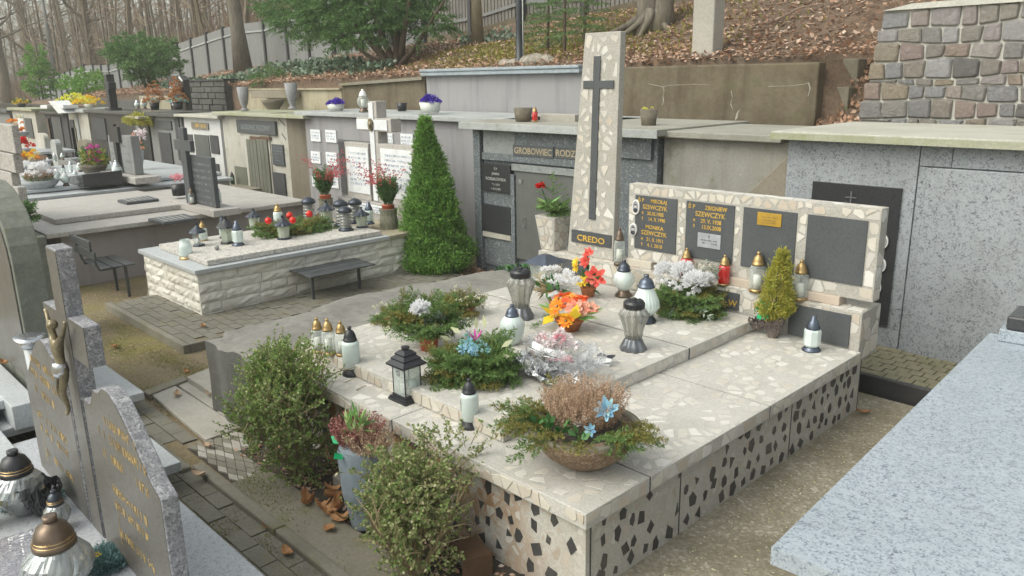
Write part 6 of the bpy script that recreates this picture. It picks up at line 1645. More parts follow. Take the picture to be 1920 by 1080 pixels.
b = MB(); b.box(pX0 + .3, n0[0], n0[1], e0[1], .613, .68); part("raised_slab", b, "granite_pink", o, bevel=.008, world=True)
for (pts, nm) in ((((220, 377), (278, 369), (298, 375), (238, 382)), "open_book"), (((276, 402), (345, 393), (368, 401), (306, 409)), "text_plate")):
    P = [Zp(x, y, .70) for x, y in pts]; P = [P[3], P[2], P[1], P[0]]
    zz0 = .682 if nm == "open_book" else .613
    m_ = MB(); m_.hexa([(p[0], p[1], zz0) for p in P], [(p[0], p[1], zz0 + .035) for p in P]); part(nm, m_, "slate_panel", o, bevel=.004, world=True)
    c_ = sum(P) / 4
    for r in range(5):
        m_ = MB(); f = .15 + .16 * r
        a = P[0] + (P[1] - P[0]) * f; d = P[3] + (P[2] - P[3]) * f; a2, d2 = a + (d - a) * .15, a + (d - a) * .85; s_ = (P[1] - P[0]) * .05
        m_.hexa([(a2[0], a2[1], zz0 + .036), (a2[0] + s_[0], a2[1] + s_[1], zz0 + .036), (d2[0] + s_[0], d2[1] + s_[1], zz0 + .036), (d2[0], d2[1], zz0 + .036)], [(a2[0], a2[1], zz0 + .0375), (a2[0] + s_[0], a2[1] + s_[1], zz0 + .0375), (d2[0] + s_[0], d2[1] + s_[1], zz0 + .0375), (d2[0], d2[1], zz0 + .0375)]); part("text_row", m_, "pale_letter", o, world=True)
hb = Zp(382, 388, .68); hy = hb[1]
o = thing("grey_headstone", (hb[0], hy, .61), "grey headstone with pale inscription joined to a tall grey stone cross on the pinkish tomb", "headstone")
L = np.array(o.location)
X0, X1 = Yp(352, 300, hy)[0], Yp(397, 300, hy)[0]; Z1 = Yp(372, 293, hy)[2]
b = MB(); b.box(X0 - .5, X1 + .15, hy - .12, hy + .25, .613, .70); part("plinth", b, "granite_pink", o, bevel=.006, world=True)
b = MB(); b.box(X0, X1 - .03, hy, hy + .06, .703, Z1); part("tablet", b, "slate_panel", o, bevel=.004, world=True)
for ln_ in range(9): 
    pass
ib = letters_block(X0 + .08, X1 - .08, [Z1 - .12 - .085 * i for i in range(9)], hy - .0005, "grey_letter", o, .035, 31); ib.location = -Vector(o.location)
xc = Yp(346, 300, hy - .05)[0]; zt = Yp(345, 239, hy)[2]; za1, za0 = Yp(345, 262, hy)[2], Yp(345, 281, hy)[2]; al = (Yp(361, 270, hy)[0] - Yp(331, 270, hy)[0]) / 2
b = MB(); cross_box(b, xc, hy - .06, hy - .001, .703, zt, .085, za0, al, za1 - za0); part("cross", b, "slate_panel", o, bevel=.005, world=True)
o = thing("stepped_tomb", (-15, 4.2, GZ), "stepped grey granite tomb crowded with flowers and lanterns behind the pinkish one", "tomb")
c0 = Zp(45, 393, .55); c1 = Zp(330, 345, .80)
for k, (dz, inx, m1) in enumerate(((.655, 0, "granite_bluegrey"), (.72, .45, "granite_bluegrey"))):
    b = MB(); b.box(-17.8, -13.55 - inx, 2.6 + inx * .3, 6.2, GZ + .01 * k, dz - .05); part("step_body", b, "granite_edge", o, world=True)
    b = MB(); b.box(-17.85, -13.5 - inx, 2.55 + inx * .3, 6.25, dz - .048, dz); part("step_slab", b, m1, o, bevel=.006, world=True)
o = thing("light_granite_tomb", (-.2, 3.8, 0), "polished light blue-grey granite slab tomb filling the lower right corner", "tomb")
GS = .75
a = Zp(1446, 1026, GS); f_ = Zp(1858, 622, GS)
dirv = (f_ - a) / np.linalg.norm(f_ - a)
perp = np.array([dirv[1], -dirv[0], 0])
Lg = 3.0; Wg = 2.3
yc = (f_ - a) @ dirv
c1_ = a + dirv * .93; s1 = Zp(1800, 1003, GS); ks = float((s1 - a) @ dirv)
def gslab(k0, k1, zt, th, mt, nm, w0=0, w1=Wg, bv=.004):
    P = [a + dirv * k0 + perp * w0, a + dirv * k0 + perp * w1, a + dirv * k1 + perp * w1, a + dirv * k1 + perp * w0]
    m_ = MB(); m_.hexa([(p[0], p[1], zt - th) for p in P], [(p[0], p[1], zt) for p in P]); part(nm, m_, mt, o, bevel=bv, world=True)
gslab(0, ks - .001, GS, .065, "granite_light", "cover_slab", bv=.001); gslab(ks + .001, Lg, GS, .065, "granite_light", "cover_slab", bv=.001)
gslab(.10, Lg - .02, GS - .067, .70, "granite_grey", "base", .08, Wg - .08)
hp = Zp(1852, 636, GS); kh = float((hp - a) @ dirv)
gslab(kh, kh + .35, GS + .075, .073, "granite_light", "head_block", .07, Wg - .1)
gslab(kh + .0, kh + .30, GS + .16, .083, "black_granite", "head_plinth", .10, Wg - .1, .012)
o = thing("flagstone_patch", (-5.6, 2.1, GZ), "pale concrete flags and edging stones at the front of the rough concrete block", "paving")
def flag(pts, z0, z1, mt="concrete_flag", nm="flagstone", bv=.008):
    P = [Zp(x, y, z1) for x, y in pts]; m_ = MB()
    ar = sum(P[i][0] * P[(i + 1) % 4][1] - P[(i + 1) % 4][0] * P[i][1] for i in range(4))
    if ar < 0: P = P[::-1]
    m_.hexa([(p[0], p[1], z0) for p in P], [(p[0], p[1], z1) for p in P]); return part(nm, m_, mt, o, bevel=bv, world=True)
flag([(283, 738), (328, 722), (452, 800), (386, 824)], GZ, GZ + .035)
flag([(331, 720), (352, 714), (520, 812), (470, 812)], GZ, GZ + .030)
flag([(268, 733), (345, 704), (352, 711), (278, 740)], GZ, GZ + .05, "kerb_concrete", "edging_stone")
flag([(350, 706), (395, 688), (432, 730), (408, 742)], GZ, GZ + .08)
flag([(470, 814), (500, 790), (560, 830), (560, 880)], GZ, GZ + .025)
b = thing("diamond_paving", (-4.6, 1.95, GZ), "patch of worn diamond-shaped paving between the flags and the first boxwood", "paving")
m_ = MB(); P = [Zp(x, y, GZ + .02) for x, y in ((386, 826), (452, 802), (600, 905), (700, 1010), (398, 893), (360, 868))]
xs_ = [-5.02, -3.85]; m_.box(-5.02, -3.0, 1.80, 2.12, GZ - .01, GZ + .012); part("bed", m_, "soil", b, world=True)
k = 0
for i in range(34):
    for j in range(6):
        cx_ = -5.0 + i * .075; cy_ = 1.83 + j * .058 + (.029 if i % 2 else 0)
        if cx_ > -3.9: continue
        m_ = MB(); m_.prism([(cx_ - .072, cy_), (cx_, cy_ - .026), (cx_ + .072, cy_), (cx_, cy_ + .026)], GZ + .01, GZ + .022 + RU(-.002, .003)); part("diamond_paver", m_, "kerb_concrete" if random.random() < .7 else "concrete_flag", b, world=True)
KY0 = 1.70
m_ = MB()
for i, (xa_, xb2) in enumerate(((-6.2, -5.02), (-5.01, -4.66), (-4.65, -3.62), (-3.61, -2.6), (-2.59, -1.6))):
    pass
o = thing("kerb_line", (-4, 1.73, GZ), "line of weathered concrete kerbs beside the brick path in the left foreground", "kerb")
for (xa_, xb2, y0_, zt2) in ((-5.25, -4.68, 1.62, GZ + .05), (-4.67, -3.62, 1.69, GZ + .06), (-3.61, -2.6, 1.69, GZ + .06), (-2.59, -1.55, 1.69, GZ + .055)):
    m_ = MB(); m_.box(xa_, xb2, y0_, y0_ + .07, GZ - .1, zt2); part("kerb", m_, "kerb_concrete", o, bevel=.012, world=True)
m_ = MB(); m_.box(-4.3, -1.6, 1.765, 2.02, GZ - .02, GZ + .045); solid("planting_strip_slab", m_, "mossy_slab", "mossy concrete strip between the kerb line and the boxwoods", "slab", bevel=.01)
m_ = MB(); m_.box(-4.7, -1.9, 2.021, 2.37, GZ - .02, GZ + .03); struct("planting_soil", m_, "soil")
o = thing("brick_path", (-4.5, 1.4, GZ), "narrow path of dark concrete block paving with mossy joints in the left foreground", "path")
m_ = MB(); m_.box(-9, -1.2, 1.05, 1.92, GZ - .02, GZ + .010); part("bed", m_, "dirt", o, world=True)
r = 0; y = 1.10
for r in range(8):
    y = 1.08 + r * .103; x = -6.6 + (r % 2) * .10
    while x < -1.5:
        if not (y > 1.60 and x > -5.2) and not (y > 1.85):
            m_ = MB(); m_.box(x + .004, x + .196, y + .003, y + .100, GZ - .01, GZ + .018 + RU(-.004, .006)); q = part("paving_block", m_, "paver", o, world=True)
        x += .20
def lslab(name_label, x0, x1, y0, y1, z0, z1, mt, nm="polished_slab"):
    m_ = MB(); m_.box(x0, x1, y0, y1, z0, z1); return solid(nm, m_, mt, name_label, "slab", bevel=.005)
lslab("polished blue-grey slab corner showing just right of the grey granite cross", -7.3, -5.78, .6, 1.82, .04, .10, "granite_bluegrey")
lslab("small polished slab corner peeping out behind the arched right headstone wing", -5.5, -4.48, .9, 1.56, .04, .10, "granite_bluegrey")
slab3 = lslab("light grey granite base slab under the cross headstone, bottom left", -5.35, -2.2, -.6, 1.34, .09, .15, "granite_top")
m_ = MB(); m_.box(-5.25, -2.3, -.5, 1.22, GZ, .089); solid("slab_footing", m_, "granite_grey", "grey footing under the light granite base slab, bottom left", "footing")
HS = thing("cross_headstone", (-4.0, 1.0, .15), "grey granite headstone with rounded wings, gold inscriptions and a central cross", "headstone")
L = np.array(HS.location)
fY, bY = .93, .998
def granite_piece(poly, y0, y1, nm):
    """rough granite body with polished front face set just proud"""
    m_ = MB(); m_.wallprism(poly, y0, y1); q = part(nm, m_, "granite_rough", HS, bevel=.006, world=True)
    cx_ = sum(p[0] for p in poly) / len(poly); cz_ = sum(p[1] for p in poly) / len(poly)
    m_ = MB(); m_.wallprism([(cx_ + (p[0] - cx_) * .985, cz_ + (p[1] - cz_) * .985) for p in poly], y0 - .002, y0 - .0005); part(nm + "_face", m_, "granite_polished", HS, world=True)
    return q
def wing(x_in, x_out, zlow, zpk, zend):
    s_ = 1 if x_out > x_in else -1; W = abs(x_out - x_in); pts = []
    prof = [(0, zlow), (.06, zlow - .01), (.13, zlow + .01), (.20, zlow + .09), (.27, zpk - .05), (.36, zpk - .005), (.44, zpk), (.54, zpk - .03), (.66, zpk - .10), (.78, zpk - .19), (.90, zpk - .28), (1.0, zend)]
    top = [(x_in + s_ * W * u, z) for u, z in prof]
    poly = [(x_in, .152), (x_out, .152)] + top[::-1]
    if s_ < 0: poly = poly[::-1]
    return poly
granite_piece(wing(-3.80, -2.94, .90, 1.04, .72), fY, bY, "wing")
granite_piece(wing(-4.04, -4.90, .90, 1.04, .72), fY, bY, "wing")
pzt = 1.59
granite_piece([(-3.99, .153), (-3.835, .153), (-3.835, .9), (-3.84, pzt), (-3.99, pzt), (-3.99, .9)], fY - .002, bY + .004, "post")
zA0, zA1 = 1.09, 1.28
granite_piece([(-3.834, zA0), (-3.61, zA0), (-3.61, zA1), (-3.834, zA1)], fY, bY, "cross_arm")
granite_piece([(-4.22, zA0), (-3.992, zA0), (-3.992, zA1), (-4.22, zA1)], fY, bY, "cross_arm")
for sgn, x_in, x_out, sd in ((1, -3.68, -3.02, 3), (-1, -4.85, -4.12, 4)):
    for j, (z0_, n_) in enumerate(((.86, 1), (.78, 1), (.68, 2), (.52, 2), (.44, 1), (.30, 1))):
        xa_, xb2 = x_in + .06, x_out - .06
        q = letters_block(xa_, xb2, [z0_ - .0 * 1], fY - .0022, "worn_gold", HS, .042, sd * 10 + j, .5); q.location = -Vector(HS.location)
    m_ = MB(); xx = x_in + .14
    for k in range(7):      # engraved sprig beside the text
        a_ = .9 + k * .16; m_.add([(xx + .0, fY - .003, .46 - k * .035), (xx + .07 * cos(a_), fY - .003, .46 - k * .035 + .06), (xx + .01, fY - .003, .475 - k * .035)], [(0, 1, 2)])
    part("engraved_sprig", m_, "gilt", HS, world=True)
m_ = MB(); rp = [(-3.78 + .02 * cos(t), .52 + .03 * sin(t)) for t in np.linspace(0, 2 * PI, 13)[:-1]]
def crucifix(parent, origin, H, mat):
    J = {'pel': (0, 0, .46), 'bel': (0, -.01, .56), 'che': (0, -.02, .70), 'nek': (0, -.02, .80), 'hd1': (.01, -.04, .86), 'hd2': (.015, -.05, .95),
         'sL': (-.09, -.01, .77), 'eL': (-.20, 0, .86), 'wL': (-.29, .01, .97), 'hL': (-.32, .01, 1.02), 'sR': (.09, -.01, .77), 'eR': (.20, 0, .86), 'wR': (.29, .01, .97), 'hR': (.32, .01, 1.02),
         'kL': (-.05, -.05, .24), 'aL': (-.015, 0, .05), 'fL': (-.01, -.03, -.01), 'kR': (.05, -.05, .25), 'aR': (.015, -.01, .06), 'fR': (.01, -.04, -.01), 'hipL': (-.05, 0, .43), 'hipR': (.05, 0, .43)}
    E = [('pel', 'bel'), ('bel', 'che'), ('che', 'nek'), ('nek', 'hd1'), ('hd1', 'hd2'), ('che', 'sL'), ('sL', 'eL'), ('eL', 'wL'), ('wL', 'hL'), ('che', 'sR'), ('sR', 'eR'), ('eR', 'wR'), ('wR', 'hR'), ('pel', 'hipL'), ('hipL', 'kL'), ('kL', 'aL'), ('aL', 'fL'), ('pel', 'hipR'), ('hipR', 'kR'), ('kR', 'aR'), ('aR', 'fR')]
    Rr = {'pel': .065, 'bel': .055, 'che': .075, 'nek': .03, 'hd1': .045, 'hd2': .04, 'sL': .042, 'eL': .026, 'wL': .018, 'hL': .02, 'sR': .042, 'eR': .026, 'wR': .018, 'hR': .02, 'kL': .035, 'aL': .022, 'fL': .02, 'kR': .035, 'aR': .022, 'fR': .02, 'hipL': .05, 'hipR': .05}
    ks_ = list(J); me = bpy.data.meshes.new("christ_figure")
    me.from_pydata([tuple(c * H for c in J[k]) for k in ks_], [(ks_.index(a_), ks_.index(b2)) for a_, b2 in E], [])
    ob = link("christ_figure", me, mat, parent, tuple(origin))
    sk = ob.modifiers.new("skin", 'SKIN'); sk.use_smooth_shade = True
    for i, k in enumerate(ks_):
        v = me.skin_vertices[0].data[i]; v.radius = (Rr[k] * H, Rr[k] * H * .85); v.use_root = (k == 'pel')
    ob.modifiers.new("sub", 'SUBSURF').levels = 2; ob.modifiers["sub"].render_levels = 2
    c_ = MB(); c_.lathe([(.066 * H, .40 * H), (.078 * H, .45 * H), (.070 * H, .52 * H), (.062 * H, .54 * H)], 14, c=(0, -.01, 0)); q = link("loincloth", c_.mesh("loincloth", smooth=True), "silver", ob)
    h_ = MB(); h_.ball((.012 * H, -.03 * H, .93 * H), .052 * H, 12, 8, (1, 1, 1.05), .06); link("hair", h_.mesh("hair"), mat, ob)
    return ob
crucifix(HS, np.array([-3.89, fY - .04, .81]) - L, .47, "bronze_figure")
def LN(kind, px, pyb, pxt, pyt, z, label, group=None, **k):
    P = Zp(px, pyb, z); H = topz(pxt, pyt, P) - z
    return lantern(kind, (P[0], P[1], z + .001), H, label, group, **k)
def LL(kind, px, pyb, pxt, pyt, z, label, group=None, **k):     # on the narrow ledge before the name wall
    P = Yp(px, pyb, 5.172); H = topz(pxt, pyt, P) - z
    return lantern(kind, (P[0], P[1], z + .001), H, label, group, **k)
G1 = "grave lanterns standing on the main tomb"
LN('crystal', 1187, 655, 1188, 558, RZ, "tall faceted crystal lantern with black flower lid, nearest the slab's right seam", G1)
LN('crystal', 977, 596, 977, 500, RZ, "tall faceted crystal lantern with silver-topped lid, behind the white egg-shaped one", G1, lid="lid_grey")
LN('egg', 961, 645, 960, 571, RZ, "white ribbed egg-shaped lantern with blue-grey lid beside the fir wreath", G1)
LN('bulb', 1169, 555, 1171, 488, RZ, "round-bellied glass lantern with dark foot and grey lid near the obelisk", G1, rscale=1.0)
LN('pear', 1210, 603, 1212, 515, RZ, "pear-shaped ribbed glass lantern with silvery lid beside the white chrysanthemums", G1, rscale=1.12)
LN('cylinder', 661, 702, 659, 612, T, "tall white lantern with printed cross, right of the three gold-lidded ones", G1)
LN('cylinder', 882, 800, 880, 710, T, "tall white lantern with dark brown lid on the front edge before the fir wreath", G1)
LN('jar', 598, 660, 601, 595, RZ - .02, "leftmost of the three gold-lidded glass lanterns at the tomb's left corner", G1, rscale=1.05)
LN('jar', 618, 664, 619, 597, RZ, "middle one of the three gold-lidded glass lanterns at the tomb's left corner", G1, rscale=1.05)
LN('jar', 642, 666, 642, 602, RZ, "rightmost of the three gold-lidded glass lanterns, next to the tall white one", G1, rscale=1.05)
LN('house', 765, 748, 762, 645, T, "square black lantern with stepped pagoda roof on the front edge of the tomb", G1, rz=rad_(0), rscale=.92)
LN('small', 1521, 657, 1526, 592, T, "small octagonal lantern with blue-grey lid before the blank lower panel", G1, lid="lid_bluegrey", rscale=1.12)
LL('jar', 1161, 484, 1163, 427, LZ, "slender clear lantern with bronze lid standing between obelisk and name wall", G1, lid="lid_bronze", rscale=.85)
LL('jar', 1286, 517, 1285, 465, LZ, "dark red glass lantern behind the white chrysanthemums", G1, body="glass_red", rscale=1.12)
LL('jar', 1357, 528, 1358, 478, LZ, "bright red glass lantern standing clear below the second name panel", G1, body="glass_red", rscale=1.12)
LL('jar', 1419, 536, 1421, 472, LZ, "clear gold-lidded lantern before the panel with the brass plaque", G1, rscale=1.12)
LL('jar', 1499, 552, 1501, 487, LZ, "clear gold-lidded lantern half hidden behind the golden conifer", G1, rscale=1.12)
P = Zp(1018, 545, RZ); H = topz(1018, 478, P) - RZ
o = thing("grave_lantern", (P[0], P[1] + .03, RZ), "low glass lantern with flat grey hipped roof at the back left corner of the tomb", "grave lantern", G1)
m_ = MB(); m_.box(-.085, .085, -.085, .085, 0, .02); part("base", m_, "lid_grey", o)
m_ = MB(); m_.hexa([(-.075, -.075, .02), (.075, -.075, .02), (.075, .075, .02), (-.075, .075, .02)], [(-.095, -.095, H * .78), (.095, -.095, H * .78), (.095, .095, H * .78), (-.095, .095, H * .78)]); part("glass", m_, "glass_clear", o)
m_ = MB(); m_.hexa([(-.13, -.13, H * .78), (.13, -.13, H * .78), (.13, .13, H * .78), (-.13, .13, H * .78)], [(-.03, -.03, H), (.03, -.03, H), (.03, .03, H), (-.03, .03, H)]); part("roof", m_, "lid_bluegrey", o)
m_ = MB(); m_.lathe([(.035, .02), (.035, .12), (.005, .125)], 12); part("candle", m_, "wax", o)
def bowl_at(px, py, z): P = Zp(px, py, z); return (P[0], P[1], z)
P = Zp(1082, 868, T); sc = pxw(1, P)
o = thing("heather_bowl", (P[0] + .02, P[1] + .03, T), "wide exposed-aggregate bowl of dry brown heather, fir and a blue flower at the front corner", "planter")
Rb = 106 * sc; Hb = .19
m_ = MB(); m_.lathe([(Rb * .30, 0), (Rb * .45, Hb * .08), (Rb * .72, Hb * .38), (Rb * .93, Hb * .78), (Rb, Hb * 1.0)], 44, caps=True); part("bowl", m_, "exposed_aggregate", o, smooth=True)
m_ = MB(); m_.lathe([(Rb * 1.0, Hb), (Rb * 1.0, Hb + .012), (Rb * .90, Hb + .014), (Rb * .86, Hb - .02)], 44, caps=False); part("rim", m_, "kerb_concrete", o, smooth=True)
m_ = MB(); m_.lathe([(Rb * .88, Hb - .02), (Rb * .5, Hb + .02), (.01, Hb + .04)], 24, caps=False); part("soil", m_, "soil", o, smooth=True)
m_ = MB(); heather(m_, (-.02, .02, Hb - .02), .26, .27, 460, lean=.52, per=60, fl=.0052); part("heather", m_, "heather_brown", o)
m_ = MB(); mp_ = MB()
for k in range(30):
    a = random.choice([RU(150, 250), RU(-30, 40), RU(180, 360)]); a = rad_(a); e = RU(-.15, .5)
    tgt = m_ if random.random() < .55 else mp_
    r0 = Rb * .62; fir_branch(tgt, (cos(a) * r0, sin(a) * r0, Hb + .03), (cos(a), sin(a), e), RU(.15, .30), .022, .0055, 480, 3, droop=.03)
part("fir_branches", m_, "fir_dry", o); part("fir_branches", mp_, "fir_green", o)
m_ = MB(); leaves_in(m_, 60, (.0, -Rb * .62, Hb + .03), (.16, .05, .04), .05, .035); part("green_leaves", m_, "glossy_leaf", o)
m_ = MB(); flower_disc(m_, (.155, -.02, Hb + .14), (.3, -.8, .6), .06, 9, .42, .5, 2); part("blue_flower", m_, "blue_petal", o)
m_ = MB(); flower_disc(m_, (.12, -.10, Hb + .05), (.2, -.8, .6), .035, 7, .5, .3, 1); part("blue_flower", m_, "blue_petal", o)
m_ = MB(); carnation(m_, (.06, -.12, Hb + .07), .022, 26); carnation(m_, (.085, -.10, Hb + .10), .016, 16); part("white_buds", m_, "white_petal", o)
P = Zp(893, 705, RZ)
o = thing("fir_wreath", (P[0], P[1], RZ), "dark fir arrangement with cream leaves and pale blue flowers on the raised slab", "wreath")
fir_mound(o, .36, .36, 70, (("fir_green", .88), ("fir_dry", .12)), .030, .0070, 420, 5, .03, (-10, 45), (1.05, .95))
m_ = MB()
for (x, y, z, d) in ((-.13, .0, .21, (-1, -.1, .3)), (-.10, .1, .22, (-.6, .5, .7)), (-.02, .1, .24, (-.5, .3, .9)), (-.19, -.02, .16, (-1, -.4, .2)), (.22, .0, .15, (1, -.1, .3)), (.17, .05, .18, (.6, .4, .5)), (.08, -.06, .16, (.5, -.6, .3))):
    D = np.array([d], float); D = unit(D); rhombs(m_, np.array([[x, y, z + .03]]), D, side_of(D), .09, .035)
part("dried_leaves", m_, "cream_leaf", o)
m_ = MB()
for k in range(16): carnation(m_, (RU(-.07, .10), RU(-.09, .05), RU(.17, .25)), RU(.018, .032), 20)
part("teal_flowers", m_, "teal_petal", o)
m_ = MB()
for k in range(10): flower_disc(m_, (RU(-.02, .13), RU(-.12, .0), RU(.16, .22)), rand_dirs(1)[0] + np.array([0, -.3, 1]), RU(.025, .04), 6, .4, .3)
part("blue_flowers", m_, "blue_petal", o)
m_ = MB(); flower_disc(m_, (.035, -.03, .24), (.1, -.1, 1), .07, 5, .22, 1.6); part("pink_flower", m_, "magenta_petal", o)
P = Zp(805, 655, RZ)
o = thing("fir_arrangement", (P[0], P[1], RZ), "tall mixed green arrangement with one white carnation in an orange plastic pot", "flower arrangement")
m_ = MB(); m_.lathe([(.055, 0), (.065, .075), (.075, .078), (.075, .10), (.06, .10)], 24, c=(0, 0, 0)); part("pot", m_, "orange_plastic", o, smooth=True)
fir_mound(o, .33, .34, 64, (("fir_green", .66), ("fir_dry", .26), ("fir_pale", .08)), .028, .006, 400, 5, .12, (12, 60), (1.05, 1.0))
m_ = MB(); carnation(m_, (.02, -.07, .29), .075, 190); part("carnation", m_, "white_petal", o)
m_ = MB(); carnation(m_, (-.05, .13, .30), .035, 30); part("white_bow", m_, "pinkwhite_petal", o)
m_ = MB()
for k in range(26):
    a = RU(0, 2 * PI); r = RU(.16, .3); carnation(m_, (cos(a) * r, sin(a) * r, RU(.10, .22)), RU(.010, .02), 12)
part("cream_blossoms", m_, "cream_petal", o)
P = Zp(868, 590, RZ)
o = thing("fir_arrangement", (P[0], P[1], RZ), "low yellowish-green arrangement with cream blossoms behind the one with the white carnation", "flower arrangement")
m_ = MB(); m_.lathe([(.05, 0), (.09, .05), (.10, .06)], 20); part("dish", m_, "clay", o, smooth=True)
fir_mound(o, .22, .22, 44, (("fir_green", .5), ("fir_dry", .5)), .022, .005, 360, 4, .04, (0, 70))
m_ = MB()
for k in range(40):
    a = RU(0, 2 * PI); r = RU(.05, .2); carnation(m_, (cos(a) * r, sin(a) * r, RU(.07, .2)), RU(.010, .02), 12)
part("cream_blossoms", m_, "cream_petal", o)
P = Zp(742, 604, RZ)
o = thing("fir_arrangement", (P[0], P[1], RZ), "small spreading arrangement with yellow blossoms at the raised slab's left edge", "flower arrangement")
m_ = MB(); m_.lathe([(.05, 0), (.09, .04), (.09, .05)], 20); part("dish", m_, "clay", o, smooth=True)
fir_mound(o, .20, .16, 34, (("fir_green", .5), ("fir_dry", .5)), .022, .005, 340, 4, .03, (0, 60))
m_ = MB()
for k in range(30):
    a = RU(0, 2 * PI); r = RU(.05, .17); carnation(m_, (cos(a) * r, sin(a) * r, RU(.05, .14)), RU(.010, .02), 12)
part("yellow_blossoms", m_, "cream_petal", o)
P = Zp(1068, 618, RZ)
o = thing("orange_arrangement", (P[0], P[1], RZ), "bright orange gerbera arrangement with variegated leaves in a clay pot", "flower arrangement"); o.scale = (.95, .95, .80)
m_ = MB(); m_.lathe([(.07, 0), (.10, .085), (.11, .085), (.11, .11), (.09, .11)], 26); part("pot", m_, "clay", o, smooth=True)
heads = MB(); heads2 = MB(); heads3 = MB(); cen = MB()
for (x, y, z, n_, r, tgt) in ((-.05, -.09, .20, (-.3, -.9, .5), .075, heads), (.075, -.12, .13, (.1, -.9, .7), .072, heads), (-.115, -.03, .23, (-.6, -.6, .6), .07, heads), (-.03, .03, .27, (-.1, -.4, 1), .07, heads), (.01, -.05, .25, (.1, -.8, .8), .068, heads2), (-.10, .06, .27, (-.5, .1, 1), .07, heads2), (.05, .05, .26, (.3, -.2, 1), .07, heads2), (.12, .0, .22, (.7, -.5, .6), .078, heads3), (.16, .05, .22, (.8, -.2, .7), .065, heads3), (-.16, .06, .25, (-.8, 0, .8), .06, heads3), (.09, -.05, .23, (.4, -.9, .6), .07, heads3), (-.02, -.11, .24, (-.1, -1, .4), .07, heads), (.03, .10, .27, (0, .3, 1), .07, heads2)):
    flower_disc(tgt, (x, y, z), n_, r, 12 if tgt is heads else 7, .38 if tgt is heads else .75, .25, 2); cen.ball((x + n_[0] * .012, y + n_[1] * .012, z + n_[2] * .012), .011, 8, 5)
part("orange_flowers", heads, "orange_petal", o); part("red_flowers", heads2, "redorange_petal", o); part("salmon_flowers", heads3, "salmon_petal", o); part("flower_centres", cen, "bronze_figure", o)
m_ = MB()
for k in range(26):
    a = rng.uniform(-.6, .9) if k % 2 else rng.uniform(PI - .9, PI + .5); d = np.array([cos(a), sin(a) * .6, rng.uniform(-.1, .5)]); D = unit(d[None, :])
    rhombs(m_, np.array([[cos(a) * .10, sin(a) * .08, .15]]), D, unit(np.cross(D, [[0, 0, 1]]) + rng.normal(size=(1, 3)) * .25), rng.uniform(.12, .19), .055)
part("variegated_leaves", m_, "striped_leaf", o)
m_ = MB(); fir_branch(m_, (-.08, -.06, .08), (-1, -.55, -.08), .22, .022, .0045, 350, 4); fir_branch(m_, (-.08, 0, .10), (-1, .1, .1), .2, .022, .0045, 350, 4); part("fir_branches", m_, "spruce_green", o)
m_ = MB()
for k in range(8):
    D = unit(rng.normal(size=(1, 3)) * np.array([1, .6, .4]) + np.array([[0, -.5, .2]])); rhombs(m_, np.array([[rng.uniform(-.12, .12), -.08, .14]]), D, side_of(D), .14, .09)
part("net_bow", m_, "yellow_petal", o)
P = Zp(1050, 706, RZ)
o = thing("wrapped_bouquet", (P[0], P[1] + .02, RZ), "bouquet lying in crumpled clear film and silver foil with printed white ribbons", "bouquet")
def crumple(n_, R, H, jit, seed, zmin=0.0, el=(1, 1)):
    Rr = np.random.default_rng(seed); m_ = MB(); V = []; nr, na = 14, 40; jit *= .55
    for j in range(nr + 1):
        t = j / nr
        for i in range(na):
            a = 2 * PI * i / na; r = R * (.35 + .65 * t) * (1 + Rr.uniform(-jit, jit)); z = zmin + H * (t ** 1.2) * (1 + Rr.uniform(-jit, jit) * 2)
            V.append((cos(a) * r * el[0], sin(a) * r * el[1], max(.003, z)))
    F = [(j * na + i, j * na + (i + 1) % na, (j + 1) * na + (i + 1) % na, (j + 1) * na + i) for j in range(nr) for i in range(na)]
    m_.add(V, F); return m_
part("film", crumple(0, .25, .15, .16, 1, .0, (1.1, .85)), "cellophane", o)
part("film", crumple(0, .20, .20, .2, 2, .0, (1.1, .8)), "cellophane", o)
m_ = crumple(0, .14, .11, .35, 4, .0, (1.0, .8)); q = part("foil_wrap", m_, "foil", o); q.location = (-.12, -.10, 0)
m_ = crumple(0, .12, .06, .35, 5, .0, (1.4, .8)); q = part("foil_wrap", m_, "foil", o); q.location = (.05, -.12, 0)
m_ = MB()
for k in range(14): carnation(m_, (RU(-.16, .06), RU(-.06, .12), RU(.14, .24)), RU(.03, .045), 36)
part("white_flowers", m_, "pinkwhite_petal", o)
m_ = MB()
for (x, y, z) in ((-.20, .03, .17), (-.17, -.04, .13), (.03, -.10, .14), (.09, -.06, .13), (-.04, .02, .22)): carnation(m_, (x, y, z), .042, 26)
part("pink_flowers", m_, "pink_petal", o)
for (x, z_, rz_) in ((-.11, .15, -.25), (.0, .135, .2)):
    m_ = MB(); na = 16; V = []
    for j in range(2):
        for i in range(na + 1):
            a = PI * i / na; V.append((cos(a) * .055, -sin(a) * .045, j * .05))
    m_.add(V, [(i, i + 1, na + 2 + i, na + 1 + i) for i in range(na)]); q = part("ribbon", m_, "white_paint", o); q.location = (x, -.10, z_); q.rotation_euler = (-.5, 0, rz_)
    m_ = MB(); V = []
    for j, zz_ in enumerate((.006, .011)):
        for i in range(na + 1):
            a = PI * i / na; V.append((cos(a) * .0558, -sin(a) * .0458, zz_))
    m_.add(V, [(i, i + 1, na + 2 + i, na + 1 + i) for i in range(na)]); q2 = part("ribbon_line", m_, "ribbon_dark", o); q2.location = (x, -.10, z_); q2.rotation_euler = (-.5, 0, rz_)
    text("50" if x > -.05 else "O", .032, "black_ink", o, (x - .02, -.15, z_ + .035), rot=(PI / 2 - .4, 0, rz_), depth=.001)
m_ = MB()
